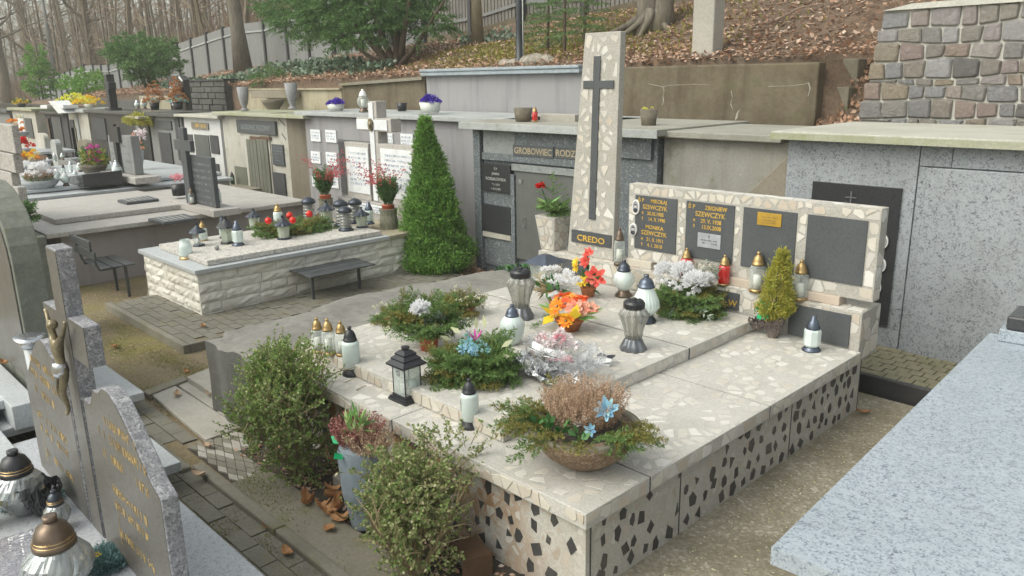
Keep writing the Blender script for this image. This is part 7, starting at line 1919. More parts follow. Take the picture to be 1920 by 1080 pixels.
for k in range(40):
    a = rng.uniform(0, 2 * PI); m_.tube([(-.05 + cos(a) * .02, -.02, .03), (-.08 + cos(a) * .12, -.03 + sin(a) * .1, rng.uniform(.08, .18))], .0022, 3, caps=False)
part("stems", m_, "straw", o)
P = Zp(1133, 683, RZ)
o = thing("paper_card", (P[0], P[1], RZ + .002), "folded white card with dark blue bow lying right of the wrapped bouquet", "card")
m_ = MB(); m_.box(-.055, .055, -.035, .035, .02, .026); q = part("card", m_, "white_paint", o); q.rotation_euler = (.15, -.25, .5)
m_ = MB(); m_.box(-.05, .05, -.032, .032, .0, .012); q = part("card", m_, "white_paint", o); q.rotation_euler = (0, 0, .2)
m_ = MB()
for s_ in (-1, 1): m_.hexa([(0, -.008, .05), (s_ * .05, -.028, .05), (s_ * .05, .028, .05), (0, .008, .05)][::s_], [(0, -.008, .056), (s_ * .05, -.028, .060), (s_ * .05, .028, .060), (0, .008, .056)][::s_])
q = part("bow", m_, "ribbon_dark", o); q.location = (-.01, .03, -.01); q.rotation_euler = (0, 0, .3)
P = Zp(1045, 570, RZ)
o = thing("white_arrangement", (P[0], P[1], RZ), "bunch of small white artificial blossoms in a brown pot in front of the red amaryllis", "flower arrangement")
m_ = MB(); m_.lathe([(.06, 0), (.085, .07), (.085, .09)], 22); part("pot", m_, "clay", o, smooth=True)
m_ = MB()
for k in range(34):
    a = RU(0, 2 * PI); r = random.random() ** .5; carnation(m_, (cos(a) * r * .17 - .02, sin(a) * r * .10, .24 + .05 * (1 - r) - .05 * (a > PI)), .034, 30)
part("white_flowers", m_, "white_petal", o)
m_ = MB()
for k in range(90):
    a = rng.uniform(PI * .8, PI * 1.5); m_.tube([(-.06, 0, .10), (-.10 + cos(a) * rng.uniform(.05, .16), sin(a) * .1, rng.uniform(.06, .24))], .002, 3, caps=False)
part("straw", m_, "straw", o)
m_ = MB(); leaves_in(m_, 26, (.02, -.07, .13), (.13, .05, .05), .10, .035); part("leaves", m_, "glossy_leaf", o)
m_ = MB(); D = unit(np.array([[.5, -.8, -.5], [.9, -.5, -.3], [.2, -.9, -.2]])); rhombs(m_, np.array([[.06, -.08, .14]] * 3), D, side_of(D), .13, .08); part("white_net", m_, "white_petal", o)
m_ = MB(); carnation(m_, (.20, .0, .22), .048, 60); part("white_rose", m_, "white_petal", o)
P = Zp(1085, 556, RZ)
o = thing("amaryllis_arrangement", (P[0] + .05, P[1] + .06, RZ), "red amaryllis blooms with yellow gerberas standing before the obelisk's base", "flower arrangement"); o.scale = (.80, .80, .70)
m_ = MB(); m_.lathe([(.06, 0), (.08, .10), (.085, .12)], 22); part("pot", m_, "clay", o, smooth=True)
m_ = MB(); flower_disc(m_, (.13, -.03, .26), (.3, -.95, .25), .125, 6, .62, .35, 2, .1); flower_disc(m_, (-.02, .0, .40), (-.1, -.9, .5), .085, 6, .55, .6, 2); flower_disc(m_, (.0, .02, .50), (.2, -.7, .8), .075, 6, .5, .8, 2); flower_disc(m_, (-.03, .0, .46), (-.6, -.6, .4), .06, 6, .5, .8, 1); part("red_flowers", m_, "coral_petal", o)
m_ = MB(); m_.tube([(.13, -.03, .26), (.15, -.10, .28)], .006, 6); part("stamen", m_, "cream_petal", o)
m_ = MB(); flower_disc(m_, (-.15, -.02, .38), (-.3, -.9, .4), .06, 12, .35, .2, 2); flower_disc(m_, (-.14, -.03, .31), (-.2, -.9, .3), .05, 12, .35, .2, 2); flower_disc(m_, (.0, -.08, .20), (.1, -.8, .7), .08, 14, .35, .3, 2); part("yellow_flowers", m_, "yellow_petal", o)
m_ = MB(); leaves_in(m_, 22, (0, 0, .2), (.10, .06, .14), .14, .05, up=.8); part("leaves", m_, "glossy_leaf", o)
m_ = MB(); m_.tube([(0, 0, .1), (-.01, 0, .48)], .007, 6); m_.tube([(0, 0, .1), (.12, -.02, .26)], .007, 6); m_.tube([(-.02, 0, .1), (-.15, -.02, .36)], .005, 6); part("stems", m_, "glossy_leaf", o)
P = Zp(1292, 585, RZ)
o = thing("chrysanthemum_arrangement", (P[0], P[1], RZ), "big fir arrangement with three white chrysanthemums on the raised slab before the name wall", "flower arrangement")
fir_mound(o, .37, .28, 66, (("fir_green", .72), ("fir_dry", .28)), .030, .0065, 400, 5, .04, (-8, 50), (1.0, .95))
m_ = MB()
for (x, y, z, r) in ((-.24, .02, .26, .095), (-.08, .02, .28, .10), (.07, -.04, .24, .105), (.10, .08, .25, .06)): pompon(m_, (x, y, z), r, 420, .6, .16)
part("chrysanthemums", m_, "white_petal", o)
m_ = MB()
for (x, y, z) in ((-.19, -.06, .21), (-.10, -.08, .21), (-.04, -.10, .19), (.07, -.10, .16), (-.26, .0, .2), (.10, -.07, .19)): carnation(m_, (x, y, z), .038, 44)
part("white_carnations", m_, "white_petal", o)
m_ = MB()
for (x, y, z) in ((-.07, .0, .26), (.0, -.06, .21), (-.02, .0, .24)): carnation(m_, (x, y, z), .03, 18)
part("dark_bow", m_, "ribbon_dark", o)
m_ = MB(); fir_branch(m_, (.08, -.12, .13), (1, -.5, .0), .26, .05, .014, 120, 0); fir_branch(m_, (.0, -.16, .10), (.2, -1, -.1), .14, .03, .010, 140, 0); part("silver_fern", m_, "fir_pale", o)
m_ = MB()
for (a, e) in ((60, 65), (80, 75), (30, 60), (150, 50)):
    a = rad_(a); e = rad_(e); fir_branch(m_, (.02, .10, .15), (cos(a) * cos(e), sin(a) * cos(e), sin(e)), .30, .03, .008, 130, 4)
part("thuja_sprigs", m_, "fir_pale", o)
m_ = MB(); carnation(m_, (-.24, -.10, .13), .03, 26); part("yellow_flower", m_, "lemon_petal", o)
P = Zp(1446, 634, T)
o = thing("golden_conifer", (P[0], P[1] + .02, T), "small golden conifer in a pot wrapped in shiny dark film, before the name wall", "potted conifer")
H = topz(1464, 465, P) - T
m_ = crumple(0, .085, .17, .10, 8, 0.0, (1.0, .9)); part("wrapped_pot", m_, "bark_plastic", o)
m_ = crumple(0, .06, .06, .3, 9, 0.0, (1.2, .8)); q = part("wrap_end", m_, "bark_plastic", o); q.location = (-.12, .0, .04)
m_ = crumple(0, .035, .05, .3, 10, 0.0, (1, 1)); q = part("foil_scrap", m_, "foil", o); q.location = (-.10, -.03, .14)
m_ = MB(); leaves_in(m_, 10, (-.05, -.07, .19), (.04, .02, .04), .07, .05); part("green_wrap", m_, "green_foil", o)
def conifer_foliage(m_, H, R, n_, L, W, z0=.0, rag=.25, lean=.0, seed=0, per=7, ex=.75):
    Rr = np.random.default_rng(seed)
    for k in range(n_):
        u = Rr.random() ** 1.25; a = Rr.uniform(0, 2 * PI)
        lump = 1 + rag * sin(a * 3 + u * 9 + seed) * sin(u * 21 + a * 2) + Rr.normal() * .085
        r = R * (1 - u) ** ex * lump * (.80 + .25 * Rr.random()) * (1 - .45 * max(0, .12 - u) / .12) + .01
        p = np.array([cos(a) * r + lean * u, sin(a) * r, z0 + H * u])
        d = unit(np.array([[cos(a) * .55, sin(a) * .55, .75]]) + Rr.normal(size=(1, 3)) * .18)[0]
        t = Rr.random(per); P_ = p + d * (t * L * 2.2)[:, None] + Rr.normal(size=(per, 3)) * L * .35 - d * L * 1.1
        D = unit(d + Rr.normal(size=(per, 3)) * .55)
        S = unit(np.cross(D, Rr.normal(size=(per, 3))))
        rhombs(m_, P_, D, S, L * (.7 + .6 * Rr.random(per)), W)
m_ = MB(); conifer_foliage(m_, (H - .15) * .95, .112, 1500, .020, .008, .15, .25, .03, 3); part("foliage", m_, "gold_green", o)
m_ = MB(); m_.tube([(0, 0, .08), (.01, 0, H * .85)], [.010, .003], 6); part("stem", m_, "bark_brown", o)
o = thing("rose_arrangement", (vb[0], vb[1] - .02, topz(1041, 402, vb) - .015), "spruce sprigs with a red rose and striped leaves in the mosaic vase", "flower arrangement")
m_ = MB()
for k in range(30):
    a = RU(0, 2 * PI); e = RU(.1, 1.2); fir_branch(m_, (0, 0, .03), (cos(a), sin(a), e * 1.3), RU(.16, .26), .022, .005, 360, 4)
fir_branch(m_, (.0, 0, .05), (-.12, .1, 1), .40, .024, .0055, 420, 4)
part("spruce_sprigs", m_, "fir_green", o)
m_ = MB()
for k in range(14):
    a = rng.uniform(0, 2 * PI); D = unit(np.array([[cos(a), sin(a) - .4, rng.uniform(-.3, .6)]])); rhombs(m_, np.array([[0, -.06, .12]]), D, side_of(D), .14, .02)
part("striped_leaves", m_, "striped_leaf", o)
m_ = MB(); m_.tube([(0, -.02, .0), (-.10, -.05, .25)], .005, 5); part("rose_stem", m_, "glossy_leaf", o)
m_ = MB(); carnation(m_, (-.115, -.055, .27), .048, 60); flower_disc(m_, (-.115, -.055, .255), (-.1, -.4, 1), .055, 6, .8, 1.0, 2); part("rose", m_, "red_petal", o)
def boxwood(base, R, H, n, mat, label, seed, lean=0.0):
    Rr = np.random.default_rng(seed); random.seed(seed)
    o = thing("boxwood", base, label, "boxwood", "boxwoods planted along the front of the family tomb")
    st = MB(); tips = []
    for k in range(7):
        a = k * 2.4; pts = [(RU(-.03, .03), RU(-.03, .03), 0)]
        q = Vector(pts[0]); d = Vector((cos(a) * .5, sin(a) * .5, 1)).normalized()
        rr = .016; rad = [rr]
        for i in range(5):
            d = (d + Vector((random.gauss(0, .16), random.gauss(0, .16), .05))).normalized(); q = q + d * (H / 5.2) * .8; pts.append(tuple(q)); rad.append(rr * (1 - .16 * (i + 1)))
            for j in range(2):
                dd = (d + Vector((random.gauss(0, .7), random.gauss(0, .7), random.gauss(0, .4)))).normalized(); e = q + dd * R * RU(.4, .8)
                st.tube([q, (q + e) / 2 + Vector((0, 0, .02)), e], [.006, .004, .002], 4, caps=False); tips.append((np.array(e), np.array(q)))
        st.tube(pts, rad, 6, caps=False)
    lf = MB()
    nt_ = n // 16
    lob = [(Rr.normal(0, R * .33), Rr.normal(0, R * .33), H * Rr.uniform(.42, .84), R * Rr.uniform(.38, .6)) for _ in range(9)] + [(0, 0, H * .62, R * .82), (0, 0, H * .36, R * .80), (R * .2, -.02, H * .2, R * .6), (-R * .3, 0, H * .72, R * .6)]
    for k in range(nt_):
        L_ = lob[Rr.integers(len(lob))]; u = unit(Rr.normal(size=(1, 3)))[0]; u[2] = u[2] * .9 + .1
        q = Rr.random() ** .45
        p = np.array([L_[0] + lean * L_[2], L_[1], L_[2]]) + u * L_[3] * q * np.array([1, 1, 1.05])
        if p[2] < .05: continue
        d = unit((u * .7 + Rr.normal(size=3) * .5 + np.array([0, 0, .45]))[None, :])[0]; ln = Rr.uniform(.05, .13) * (1.6 if Rr.random() < .06 else 1)
        st.tube([p - d * .02, p + d * ln], [.0022, .001], 3, caps=False)
        m2 = 16; t = Rr.random(m2); P_ = p + d * (t * ln)[:, None] + Rr.normal(size=(m2, 3)) * .004
        D = unit(Rr.normal(size=(m2, 3)) + d * .7); S = unit(np.cross(D, Rr.normal(size=(m2, 3))))
        rhombs(lf, P_, D, S, .019 * (.6 + .7 * Rr.random(m2)), .0135)
    part("stems", st, "twig_tan", o); part("leaves", lf, mat, o)
    return o
P1 = Zp(540, 885, GZ + .03)
boxwood((-4.12, 2.12, GZ + .02), .345, .80, 24000, "box_leaf", "left boxwood, fuller and greener, hiding the tomb's left front corner", 4)
boxwood((-2.78, 2.01, GZ + .02), .29, .64, 14000, "box_leaf_dry", "right boxwood, sparser with dry tan leaves, beside the tall grey vase", 9, lean=.0)
P = Zp(690, 985, GZ + .03); Hv = topz(690, 838, P) - GZ - .03
o = thing("tall_vase", (P[0], P[1], GZ + .045), "tall blue-grey plastic vase with carved leaf pattern between the boxwoods", "vase")
prof = []
for i in range(37):
    t = i / 36; prof.append((.085 + .048 * sin(min(1, t * 1.25) * PI / 2) - .004 * t, Hv * t))
na = 64; V = []
for (r, z) in prof:
    for i in range(na):
        a = 2 * PI * i / na; t = z / Hv
        cell = sin(a * 4 + t * 7) * sin(a * 4 - t * 7)
        rr = r * (1 + .035 * cell + (.010 * sin(a * 30 + t * 70) if cell > .1 else 0)); V.append((rr * cos(a), rr * sin(a), z))
m_ = MB(); m_.add(V, [(j * na + i, j * na + (i + 1) % na, (j + 1) * na + (i + 1) % na, (j + 1) * na + i) for j in range(36) for i in range(na)] + [tuple(reversed(range(na)))])
m_.lathe([(prof[-1][0] * .97, Hv - .002), (prof[-1][0] * .9, Hv - .01), (.02, Hv - .03)], 32); part("body", m_, "vase_grey", o, smooth=True)
h_ = thing("heather_plant", (P[0], P[1], GZ + .045 + Hv - .03), "dusty pink heather with green foil growing from the tall grey vase", "heather")
m_ = MB(); heather(m_, (-.04, 0, 0), .15, .21, 220, lean=.6, per=34, fl=.0075); part("heather", m_, "heather_pink", h_)
m_ = MB(); heather(m_, (.07, 0, 0), .14, .19, 130, lean=.7, per=28, fl=.0075); part("dry_heather", m_, "heather_brown", h_)
m_ = MB(); leaves_in(m_, 70, (.0, -.04, .14), (.05, .05, .07), .08, .02, up=.8); part("green_leaves", m_, "striped_leaf", h_)
m_ = MB(); D = unit(np.array([[-1, -.5, .45], [-.7, -.9, .2], [.3, -1, .1]])); rhombs(m_, np.array([[-.10, -.06, .03], [-.09, -.08, .03], [.0, -.12, .02]]), D, side_of(D), .075, .06); part("foil_wrap", m_, "green_foil", h_)
def leaf_mesh(L, W, curl, seed):
    Rr = random.Random(seed); m_ = MB(); n_ = 7; V = []
    for i in range(n_ + 1):
        t = i / n_; w = W * sin(PI * min(1, t * .94 + .03)) ** .8 * (1 + .12 * sin(t * 19 + seed)); z = curl * L * (t - .5) ** 2 * 2 + Rr.uniform(0, .004)
        V += [(t * L, -w / 2, z + .010 + curl * .012), (t * L, 0, z), (t * L, w / 2, z + .010 * Rr.random() + curl * .012)]
    F = []
    for i in range(n_):
        F += [(3 * i, 3 * i + 3, 3 * i + 4, 3 * i + 1), (3 * i + 1, 3 * i + 4, 3 * i + 5, 3 * i + 2)]
    m_.add(V, F); return m_
leafy("fallen_brown", [(0.34, 0.17, 0.07), (0.44, 0.24, 0.11), (0.28, 0.13, 0.055)], trans=.1)
leafy("fallen_pale", [(0.50, 0.36, 0.25), (0.56, 0.42, 0.30), (0.44, 0.31, 0.21)], trans=.1)
pile = [(575, 932), (586, 950), (598, 962), (608, 938), (616, 955), (622, 972), (632, 945), (640, 962), (648, 938), (636, 985), (610, 985), (650, 975), (594, 940), (626, 925), (642, 925)]
for i, (px, py) in enumerate(pile):
    P = Zp(px, py, GZ + .06); q = link("fallen_leaf", leaf_mesh(RU(.08, .12), RU(.05, .07), RU(-.5, 1.5), i).mesh("fallen_leaf"), "fallen_brown", None, (P[0], P[1], GZ + .05 + .006 * (i % 5)), (RU(-.4, .4), RU(-.3, .3), RU(0, 6)))
    tag(q, "curled brown dead leaf in the small heap left of the tall grey vase", "leaf", "dead leaves heaped beside the tall grey vase")
singles = [(385, 839, GZ + .03, "pale fallen leaf lying on the diamond paving", "fallen_pale"), (366, 895, GZ + .06, "pale fallen leaf on the kerb corner", "fallen_pale"), (338, 740, GZ + .04, "tan leaf in the middle of the large flagstone", "fallen_pale"), (392, 741, GZ + .04, "tan leaf against the edge of the flag near the rough block", "fallen_pale"), (351, 700, GZ + .06, "reddish leaf on the edging stone at the top of the flags", "fallen_brown"),
           (499, 994, GZ + .02, "small orange leaf on the brick path below the kerb", "fallen_brown"), (540, 1037, GZ + .02, "orange-brown leaf star near the bottom of the brick path", "fallen_brown"), (213, 652, GZ + .01, "brown leaf on the dirt left of the paved apron", "fallen_brown"), (1615, 777, .01, "single reddish leaf on the concrete path by the tomb's rear corner", "fallen_brown"), (383, 613, -.02, "brown leaf at the foot of the split-stone tomb's near corner", "fallen_brown"), (8, 683, .30, "brown leaf on the polished slab at the left edge", "fallen_brown")]
for i, (px, py, z, lab, mt) in enumerate(singles):
    P = Zp(px, py, z); q = link("fallen_leaf", leaf_mesh(.10, .055, .4, 40 + i).mesh("fallen_leaf"), mt, None, (P[0] - .04, P[1], z + .004), (0, 0, RU(-.6, .6))); tag(q, lab, "leaf", "single fallen leaves")
mb = MB(); k_ = 420
X = rng.uniform(-7.6, -5.6, k_); Yy = rng.uniform(5.9, 6.5, k_); P_ = np.stack([X, Yy, GZ + .01 + .08 * rng.random(k_)], 1); D = rand_dirs(k_); D[:, 2] *= .5; D = unit(D); rhombs(mb, P_, D, side_of(D), .08, .05); struct("swept_leaves", mb, "dead_leaf", kind="stuff")
mb = MB(); leaves_in(mb, 260, (-6.2, 6.1, GZ + .15), (.28, .2, .18), .08, .05); solid("ivy_clump", mb, "glossy_leaf", "green ivy clump at the foot of the steel mausoleum door", "ivy")
mb = MB(); k_ = 5200
X = rng.uniform(-12, -2.5, k_); Yy = rng.uniform(1.0, 3.1, k_); ok = ~((X > -6.97) & (X < -4.7) & (Yy > 2.2)) & ~((X > -9.1) & (Yy > 2.55)) & ~((X > -4.8) & (Yy > 1.65)); X, Yy = X[ok], Yy[ok]
P_ = np.stack([X, Yy, np.full(len(X), GZ + .006)], 1); D = rand_dirs(len(X)); D[:, 2] = np.abs(D[:, 2]) * .3; D = unit(D); rhombs(mb, P_, D, side_of(D), rng.uniform(.006, .022, len(X)), .010); struct("ground_grit", mb, "straw", kind="stuff")
mb = MB(); k_ = 17000
cx_ = np.array([[-6.4, 2.45], [-7.0, 2.4], [-6.0, 2.0], [-8.2, 2.45], [-5.2, 1.5], [-4.2, 1.85], [-3.7, 1.5], [-4.6, 1.35], [-3.2, 1.6], [-5.8, 1.6], [-7.6, 2.2]]); idx = rng.integers(0, len(cx_), k_)
P_ = np.concatenate([cx_[idx] + rng.normal(size=(k_, 2)) * np.array([.28, .085]), np.full((k_, 1), GZ + .004)], 1); ok = ~((P_[:, 0] > -6.94) & (P_[:, 1] > 2.6)) ; P_ = P_[ok]
P_[:, 2] += np.where((P_[:, 0] > -4.3) & (P_[:, 1] > 1.76) & (P_[:, 1] < 2.03), .045, np.where(P_[:, 1] < 1.7, .012, 0.0))
D = unit(rand_dirs(len(P_)) * .8 + np.array([0, 0, .8])); rhombs(mb, P_, D, side_of(D), .009, .006)
leafy("moss", [(0.16, 0.165, 0.035), (0.24, 0.23, 0.06), (0.11, 0.12, 0.03)]); struct("moss_patches", mb, "moss", kind="stuff")
mb = MB(); k_ = 700
P_ = np.stack([rng.uniform(-4.7, -2.2, k_), rng.uniform(2.0, 2.34, k_), np.full(k_, GZ + .035)], 1); D = rand_dirs(k_); D[:, 2] *= .4; D = unit(D); rhombs(mb, P_, D, side_of(D), .035, .02); struct("soil_litter", mb, "dead_leaf", kind="stuff")
mb = MB(); k_ = 900
P_ = np.stack([rng.uniform(-1.9, -1.2, k_), rng.uniform(2.2, 5.5, k_), np.full(k_, .005)], 1); D = rand_dirs(k_); D[:, 2] = np.abs(D[:, 2]) * .2; D = unit(D); rhombs(mb, P_, D, side_of(D), rng.uniform(.008, .018, k_), .010); struct("path_pebbles", mb, "cream_leaf", kind="stuff")
mb = MB(); k_ = 1100
P_ = np.stack([rng.uniform(-4.7, -1.98, k_), rng.uniform(2.33, 5.1, k_), np.full(k_, T + .004)], 1); P_[:, 2] += np.where((P_[:, 0] < -2.72) & (P_[:, 1] > 2.56), .086, 0)
D = rand_dirs(k_); D[:, 2] = np.abs(D[:, 2]) * .08; D = unit(D); rhombs(mb, P_, D, side_of(D) * np.array([1, 1, .1]), rng.uniform(.006, .02, k_), .0035); struct("needle_litter", mb, "twig_tan", kind="stuff")
mb = MB(); k_ = 260
P_ = np.stack([rng.uniform(-1.0, .9, k_), rng.uniform(2.4, 5.0, k_), np.full(k_, GS + .003)], 1); D = rand_dirs(k_); D[:, 2] = np.abs(D[:, 2]) * .08; D = unit(D); rhombs(mb, P_, D, side_of(D) * np.array([1, 1, .1]), rng.uniform(.004, .014, k_), .003); struct("slab_litter", mb, "twig_tan", kind="stuff")
P = Zp(862, 1030, GZ + .05)
o = thing("wooden_crate", (-2.62, 2.22, GZ + .03), "brown open-fronted wooden box leaning at the tomb's front behind the right boxwood", "box"); o.scale = (.8, .8, .72); o.rotation_euler = (0, 0, -.25)
m_ = MB(); m_.box(-.11, .11, -.10, .10, .15, .165); part("top_board", m_, "crate_wood", o)
m_ = MB(); m_.box(.095, .11, -.10, .10, 0, .149); part("side_board", m_, "crate_wood", o); m_ = MB(); m_.box(-.11, -.095, -.10, .10, 0, .149); part("side_board", m_, "crate_wood", o)
m_ = MB(); m_.box(-.094, .094, .085, .10, 0, .149); part("back_board", m_, "fence_dark", o)
m_ = MB(); m_.box(-.109, .109, -.108, -.101, .142, .164); part("metal_strip", m_, "silver", o)
lantern('jar', (-2.62, 2.19, GZ + .033), .09, "dusty glass jar lantern inside the brown wooden box", None, lid="lid_grey")
m_ = MB(); m_.box(-3.78, -3.42, 2.16, 2.36, GZ, .04); solid("grey_ledge_block", m_, "rough_concrete", "small grey concrete step block in shade left of the tall vase", "block", bevel=.01)
tb = Zp(812, 515, GZ); Ht = topz(790, 222, tb) - GZ
o = thing("thuja_tree", (tb[0] + .02, tb[1] + .05, GZ), "bright green conical thuja beside the white split-stone tomb", "thuja")
m_ = MB(); m_.tube([(0, 0, 0), (0, 0, Ht * .5), (-.04, 0, Ht * .95)], [.05, .03, .006], 8); part("trunk", m_, "bark_brown", o)
m_ = MB(); conifer_foliage(m_, Ht * .97, .44, 7600, .044, .014, .03, .30, -.12, 7, per=6, ex=.92)
conifer_foliage(m_, Ht * .60, .40, 2600, .044, .014, .03, .3, .16, 15, per=6); part("foliage", m_, "thuja_green", o)
m_ = MB(); conifer_foliage(m_, Ht * .9, .34, 2500, .05, .03, .04, .1, -.14, 8, per=4); part("inner_foliage", m_, "fir_green", o)
G2 = "grave lanterns on the white split-stone tomb"
SZ = TZ + .06
LN('cup', 350, 485, 348, 449, TZ, "open glass cup lantern with gold foot at the near corner of the split-stone tomb", G2, rscale=1.20)
LN('hexroof', 373, 461, 370, 418, SZ, "square black-roofed lantern with white candle, second from the tomb's near left corner", G2, body="glass_clear", rscale=1.08)
LN('jar', 382, 451, 384, 415, SZ, "frosted glass lantern just behind the black-roofed one", G2, body="glass_frost", rscale=1.32)
LN('hexroof', 427, 456, 425, 405, SZ, "glass lantern with arched black rim and yellow picture panel", G2, body="glass_greenish", lid="black_plastic", rscale=1.08)
LN('small', 447, 460, 443, 414, SZ, "flared frosted lantern with a white knob on its lid", G2, body="glass_frost", lid="lid_bluegrey", rscale=1.08)
LN('jar', 420, 446, 421, 404, SZ, "white-sided lantern with white knob half hidden behind the arched one", G2, body="frosted_white", lid="lid_grey", rscale=1.08)
LN('umbrella', 533, 448, 530, 404, SZ, "dark umbrella-roofed lantern with white candle in front of the red baubles", G2, rscale=1.14)
LN('umbrella', 478, 428, 477, 391, SZ, "umbrella-roofed lantern behind the left end of the bauble arrangement", G2, rscale=1.20)
LN('jar', 523, 425, 521, 382, SZ, "gold-knobbed glass lantern behind the bauble arrangement", G2, body="glass_frost", rscale=1.20)
LN('beehive', 581, 416, 580, 369, SZ, "grey-lidded beehive lantern standing alone behind the baubles", G2, rscale=1.2)
LN('umbrella', 614, 418, 613, 376, SZ, "umbrella-roofed lantern below the left red-berry vase", G2, rscale=1.2)
LN('beehive', 649, 432, 646, 386, SZ, "beehive lantern with thick ridged glass nearest the front edge", G2, rscale=1.20)
LN('beehive', 641, 424, 639, 373, SZ, "beehive lantern just behind the nearest ridged one", G2, rscale=1.14)
LN('umbrella', 679, 426, 677, 388, SZ, "umbrella-roofed lantern with white candle near the log vase", G2, rscale=1.2)
LN('beehive', 668, 418, 668, 371, SZ, "dark-domed beehive lantern in the middle of the group before the tablets", G2, rscale=1.14)
LN('small', 693, 420, 694, 378, SZ, "tall frosted lantern with silver-blue lid closest to the white plinth plate", G2, lid="lid_bluegrey", rscale=1.02)
LN('small', 562, 382, 562, 348, .05, "pale lantern with gold knob on the ledge by the plaster mausoleum's side wall", G2, rscale=1.08)
P = Zp(407, 469, SZ); m_ = MB(); m_.ball((0, 0, .026), .026, 14, 10); m_.lathe([(.014, 0), (.012, .006)], 10); q = link("stone_ball", m_.mesh("stone_ball", smooth=True), "grey_pot_stone", None, (P[0], P[1], SZ)); tag(q, "small dark stone ball on the gravel-topped slab", "ball")
P = Zp(545, 436, SZ)
o = thing("bauble_arrangement", (P[0], P[1], SZ), "long fir arrangement with four shiny red baubles on the split-stone tomb", "flower arrangement")
fir_mound(o, .62, .26, 90, (("fir_green", .7), ("fir_dry", .3)), .045, .010, 260, 4, .02, (0, 50), (.60, 1.0))
for (px, py) in ((503, 414), (543, 404), (549, 413), (580, 401)):
    q = Zp(px, py, SZ + .26); m_ = MB(); m_.ball((0, 0, 0), .040, 14, 10); ob = part("bauble", m_, "bauble_red", o, smooth=True); ob.location = tuple(q - np.array(o.location)); m2 = MB(); m2.lathe([(.012, .035), (.012, .048)], 8); link("bauble_cap", m2.mesh("bauble_cap"), "lid_gold", ob)
def berry_vase(px, pyb, z, pyt, label, potkind):
    P = Zp(px, pyb, z); o = thing("berry_vase", (P[0], P[1], z), label, "vase"); H = topz(px, pyt, P) - z
    if potkind == 'log':
        m_ = MB(); m_.lathe([(.115, 0), (.12, H * .3), (.105, H * .7), (.118, H)], 16, rib=7); part("log_pot", m_, "log_bark", o); z1 = H
    else:
        m_ = MB(); m_.lathe([(.10, 0), (.10, H * .9), (.11, H)], 16); part("stone_pot", m_, "log_bark", o); z1 = H
    m_ = MB(); m_.lathe([(.07, z1 - .03), (.082, z1 + .045), (.088, z1 + .05)], 16); part("inner_pot", m_, "orange_plastic", o, smooth=True)
    f = MB()
    for k in range(60):
        a = RU(0, 2 * PI); r = RU(0, .05); d = (cos(a) * .32, sin(a) * .32, 1); fir_branch(f, (cos(a) * r, sin(a) * r, z1 + .03 + RU(0, .12)), d, RU(.16, .34), .028, .008, 300, 3, droop=0)
    part("yew_sprigs", f, "yew_green", o)
    tw = MB(); be = MB()
    for k in range(13):
        a = RU(0, 2 * PI); e = np.array([cos(a) * RU(.25, .52), sin(a) * .3, RU(.36, .62)]) + [0, 0, z1]
        p0 = np.array([0, 0, z1 + .2]); tw.tube([p0, (p0 + e) / 2 + [0, 0, .05], e], [.004, .003, .0015], 3, caps=False)
        for j in range(26):
            t = RU(.35, 1.05); q = p0 + (e - p0) * t + np.array([random.gauss(0, .035), random.gauss(0, .03), random.gauss(0, .03) + .05 * sin(t * 3)]); be.ball(q, .008, 5, 3)
    part("twigs", tw, "heather_pink", o); bb = part("berries", be, "red_berry", o); bb["kind"] = "stuff"
    return o
berry_vase(730, 428, TZ, 391, "bark-covered log vase with yew and red-berried twigs beside the thuja", 'log')
berry_vase(612, 392, SZ, 372, "pot of yew and red-berried twigs behind the beehive lanterns", 'stone')
G3 = "small lanterns beside the grey headstone"
LN('jar', 361, 383, 360, 352, .70, "small lantern with brown lid in front of the grey headstone's left corner", G3, lid="lid_bronze", rscale=1.15)
LN('jar', 411, 380, 409, 350, .70, "small lantern with silver knob right of the grey headstone", G3, body="glass_frost", lid="silver", rscale=1.0)
P = Zp(337, 366, .66); o = thing("pink_flower_vase", (P[0], P[1], .66), "black cylindrical vase with deep pink flowers left of the grey stone cross", "vase")
Hh = topz(337, 345, P) - .66; m_ = MB(); m_.lathe([(.10, 0), (.11, Hh)], 16); part("pot", m_, "black_plastic", o, smooth=True)
m_ = MB(); [carnation(m_, (RU(-.1, .12), RU(-.06, .06), Hh + RU(.03, .13)), .055, 24) for _ in range(9)]; part("flowers", m_, "pink_petal", o)
def lowbowl(px, py, z, R, H, mat, label, sets, name="flower_bowl", rim=True):
    P = Zp(px, py, z); o = thing(name, (P[0], P[1], z), label, "flower bowl")
    m_ = MB(); m_.lathe([(R * .5, 0), (R * .55, H * .2), (R * .9, H * .7), (R, H), (R * .9, H)], 24); part("bowl", m_, mat, o, smooth=True)
    for (mt, n_, kind, r, (ex, ey, ez)) in sets:
        m_ = MB()
        if kind == 'ball':
            for _ in range(n_): carnation(m_, (RU(-ex, ex), RU(-ey, ey), H + RU(.02, ez)), r * RU(.7, 1.2), 26)
        elif kind == 'pom':
            for _ in range(n_): pompon(m_, (RU(-ex, ex), RU(-ey, ey), H + RU(.05, ez)), r, 60)
        elif kind == 'heather': heather(m_, (0, 0, H), ex, ez, n_, per=20, fl=.012)
        elif kind == 'leaf': leaves_in(m_, n_, (0, 0, H + ez * .4), (ex, ey, ez * .6), r, r * .35)
        part({'ball': 'flowers', 'pom': 'flowers', 'heather': 'heather', 'leaf': 'leaves'}[kind], m_, mt, o)
    return o
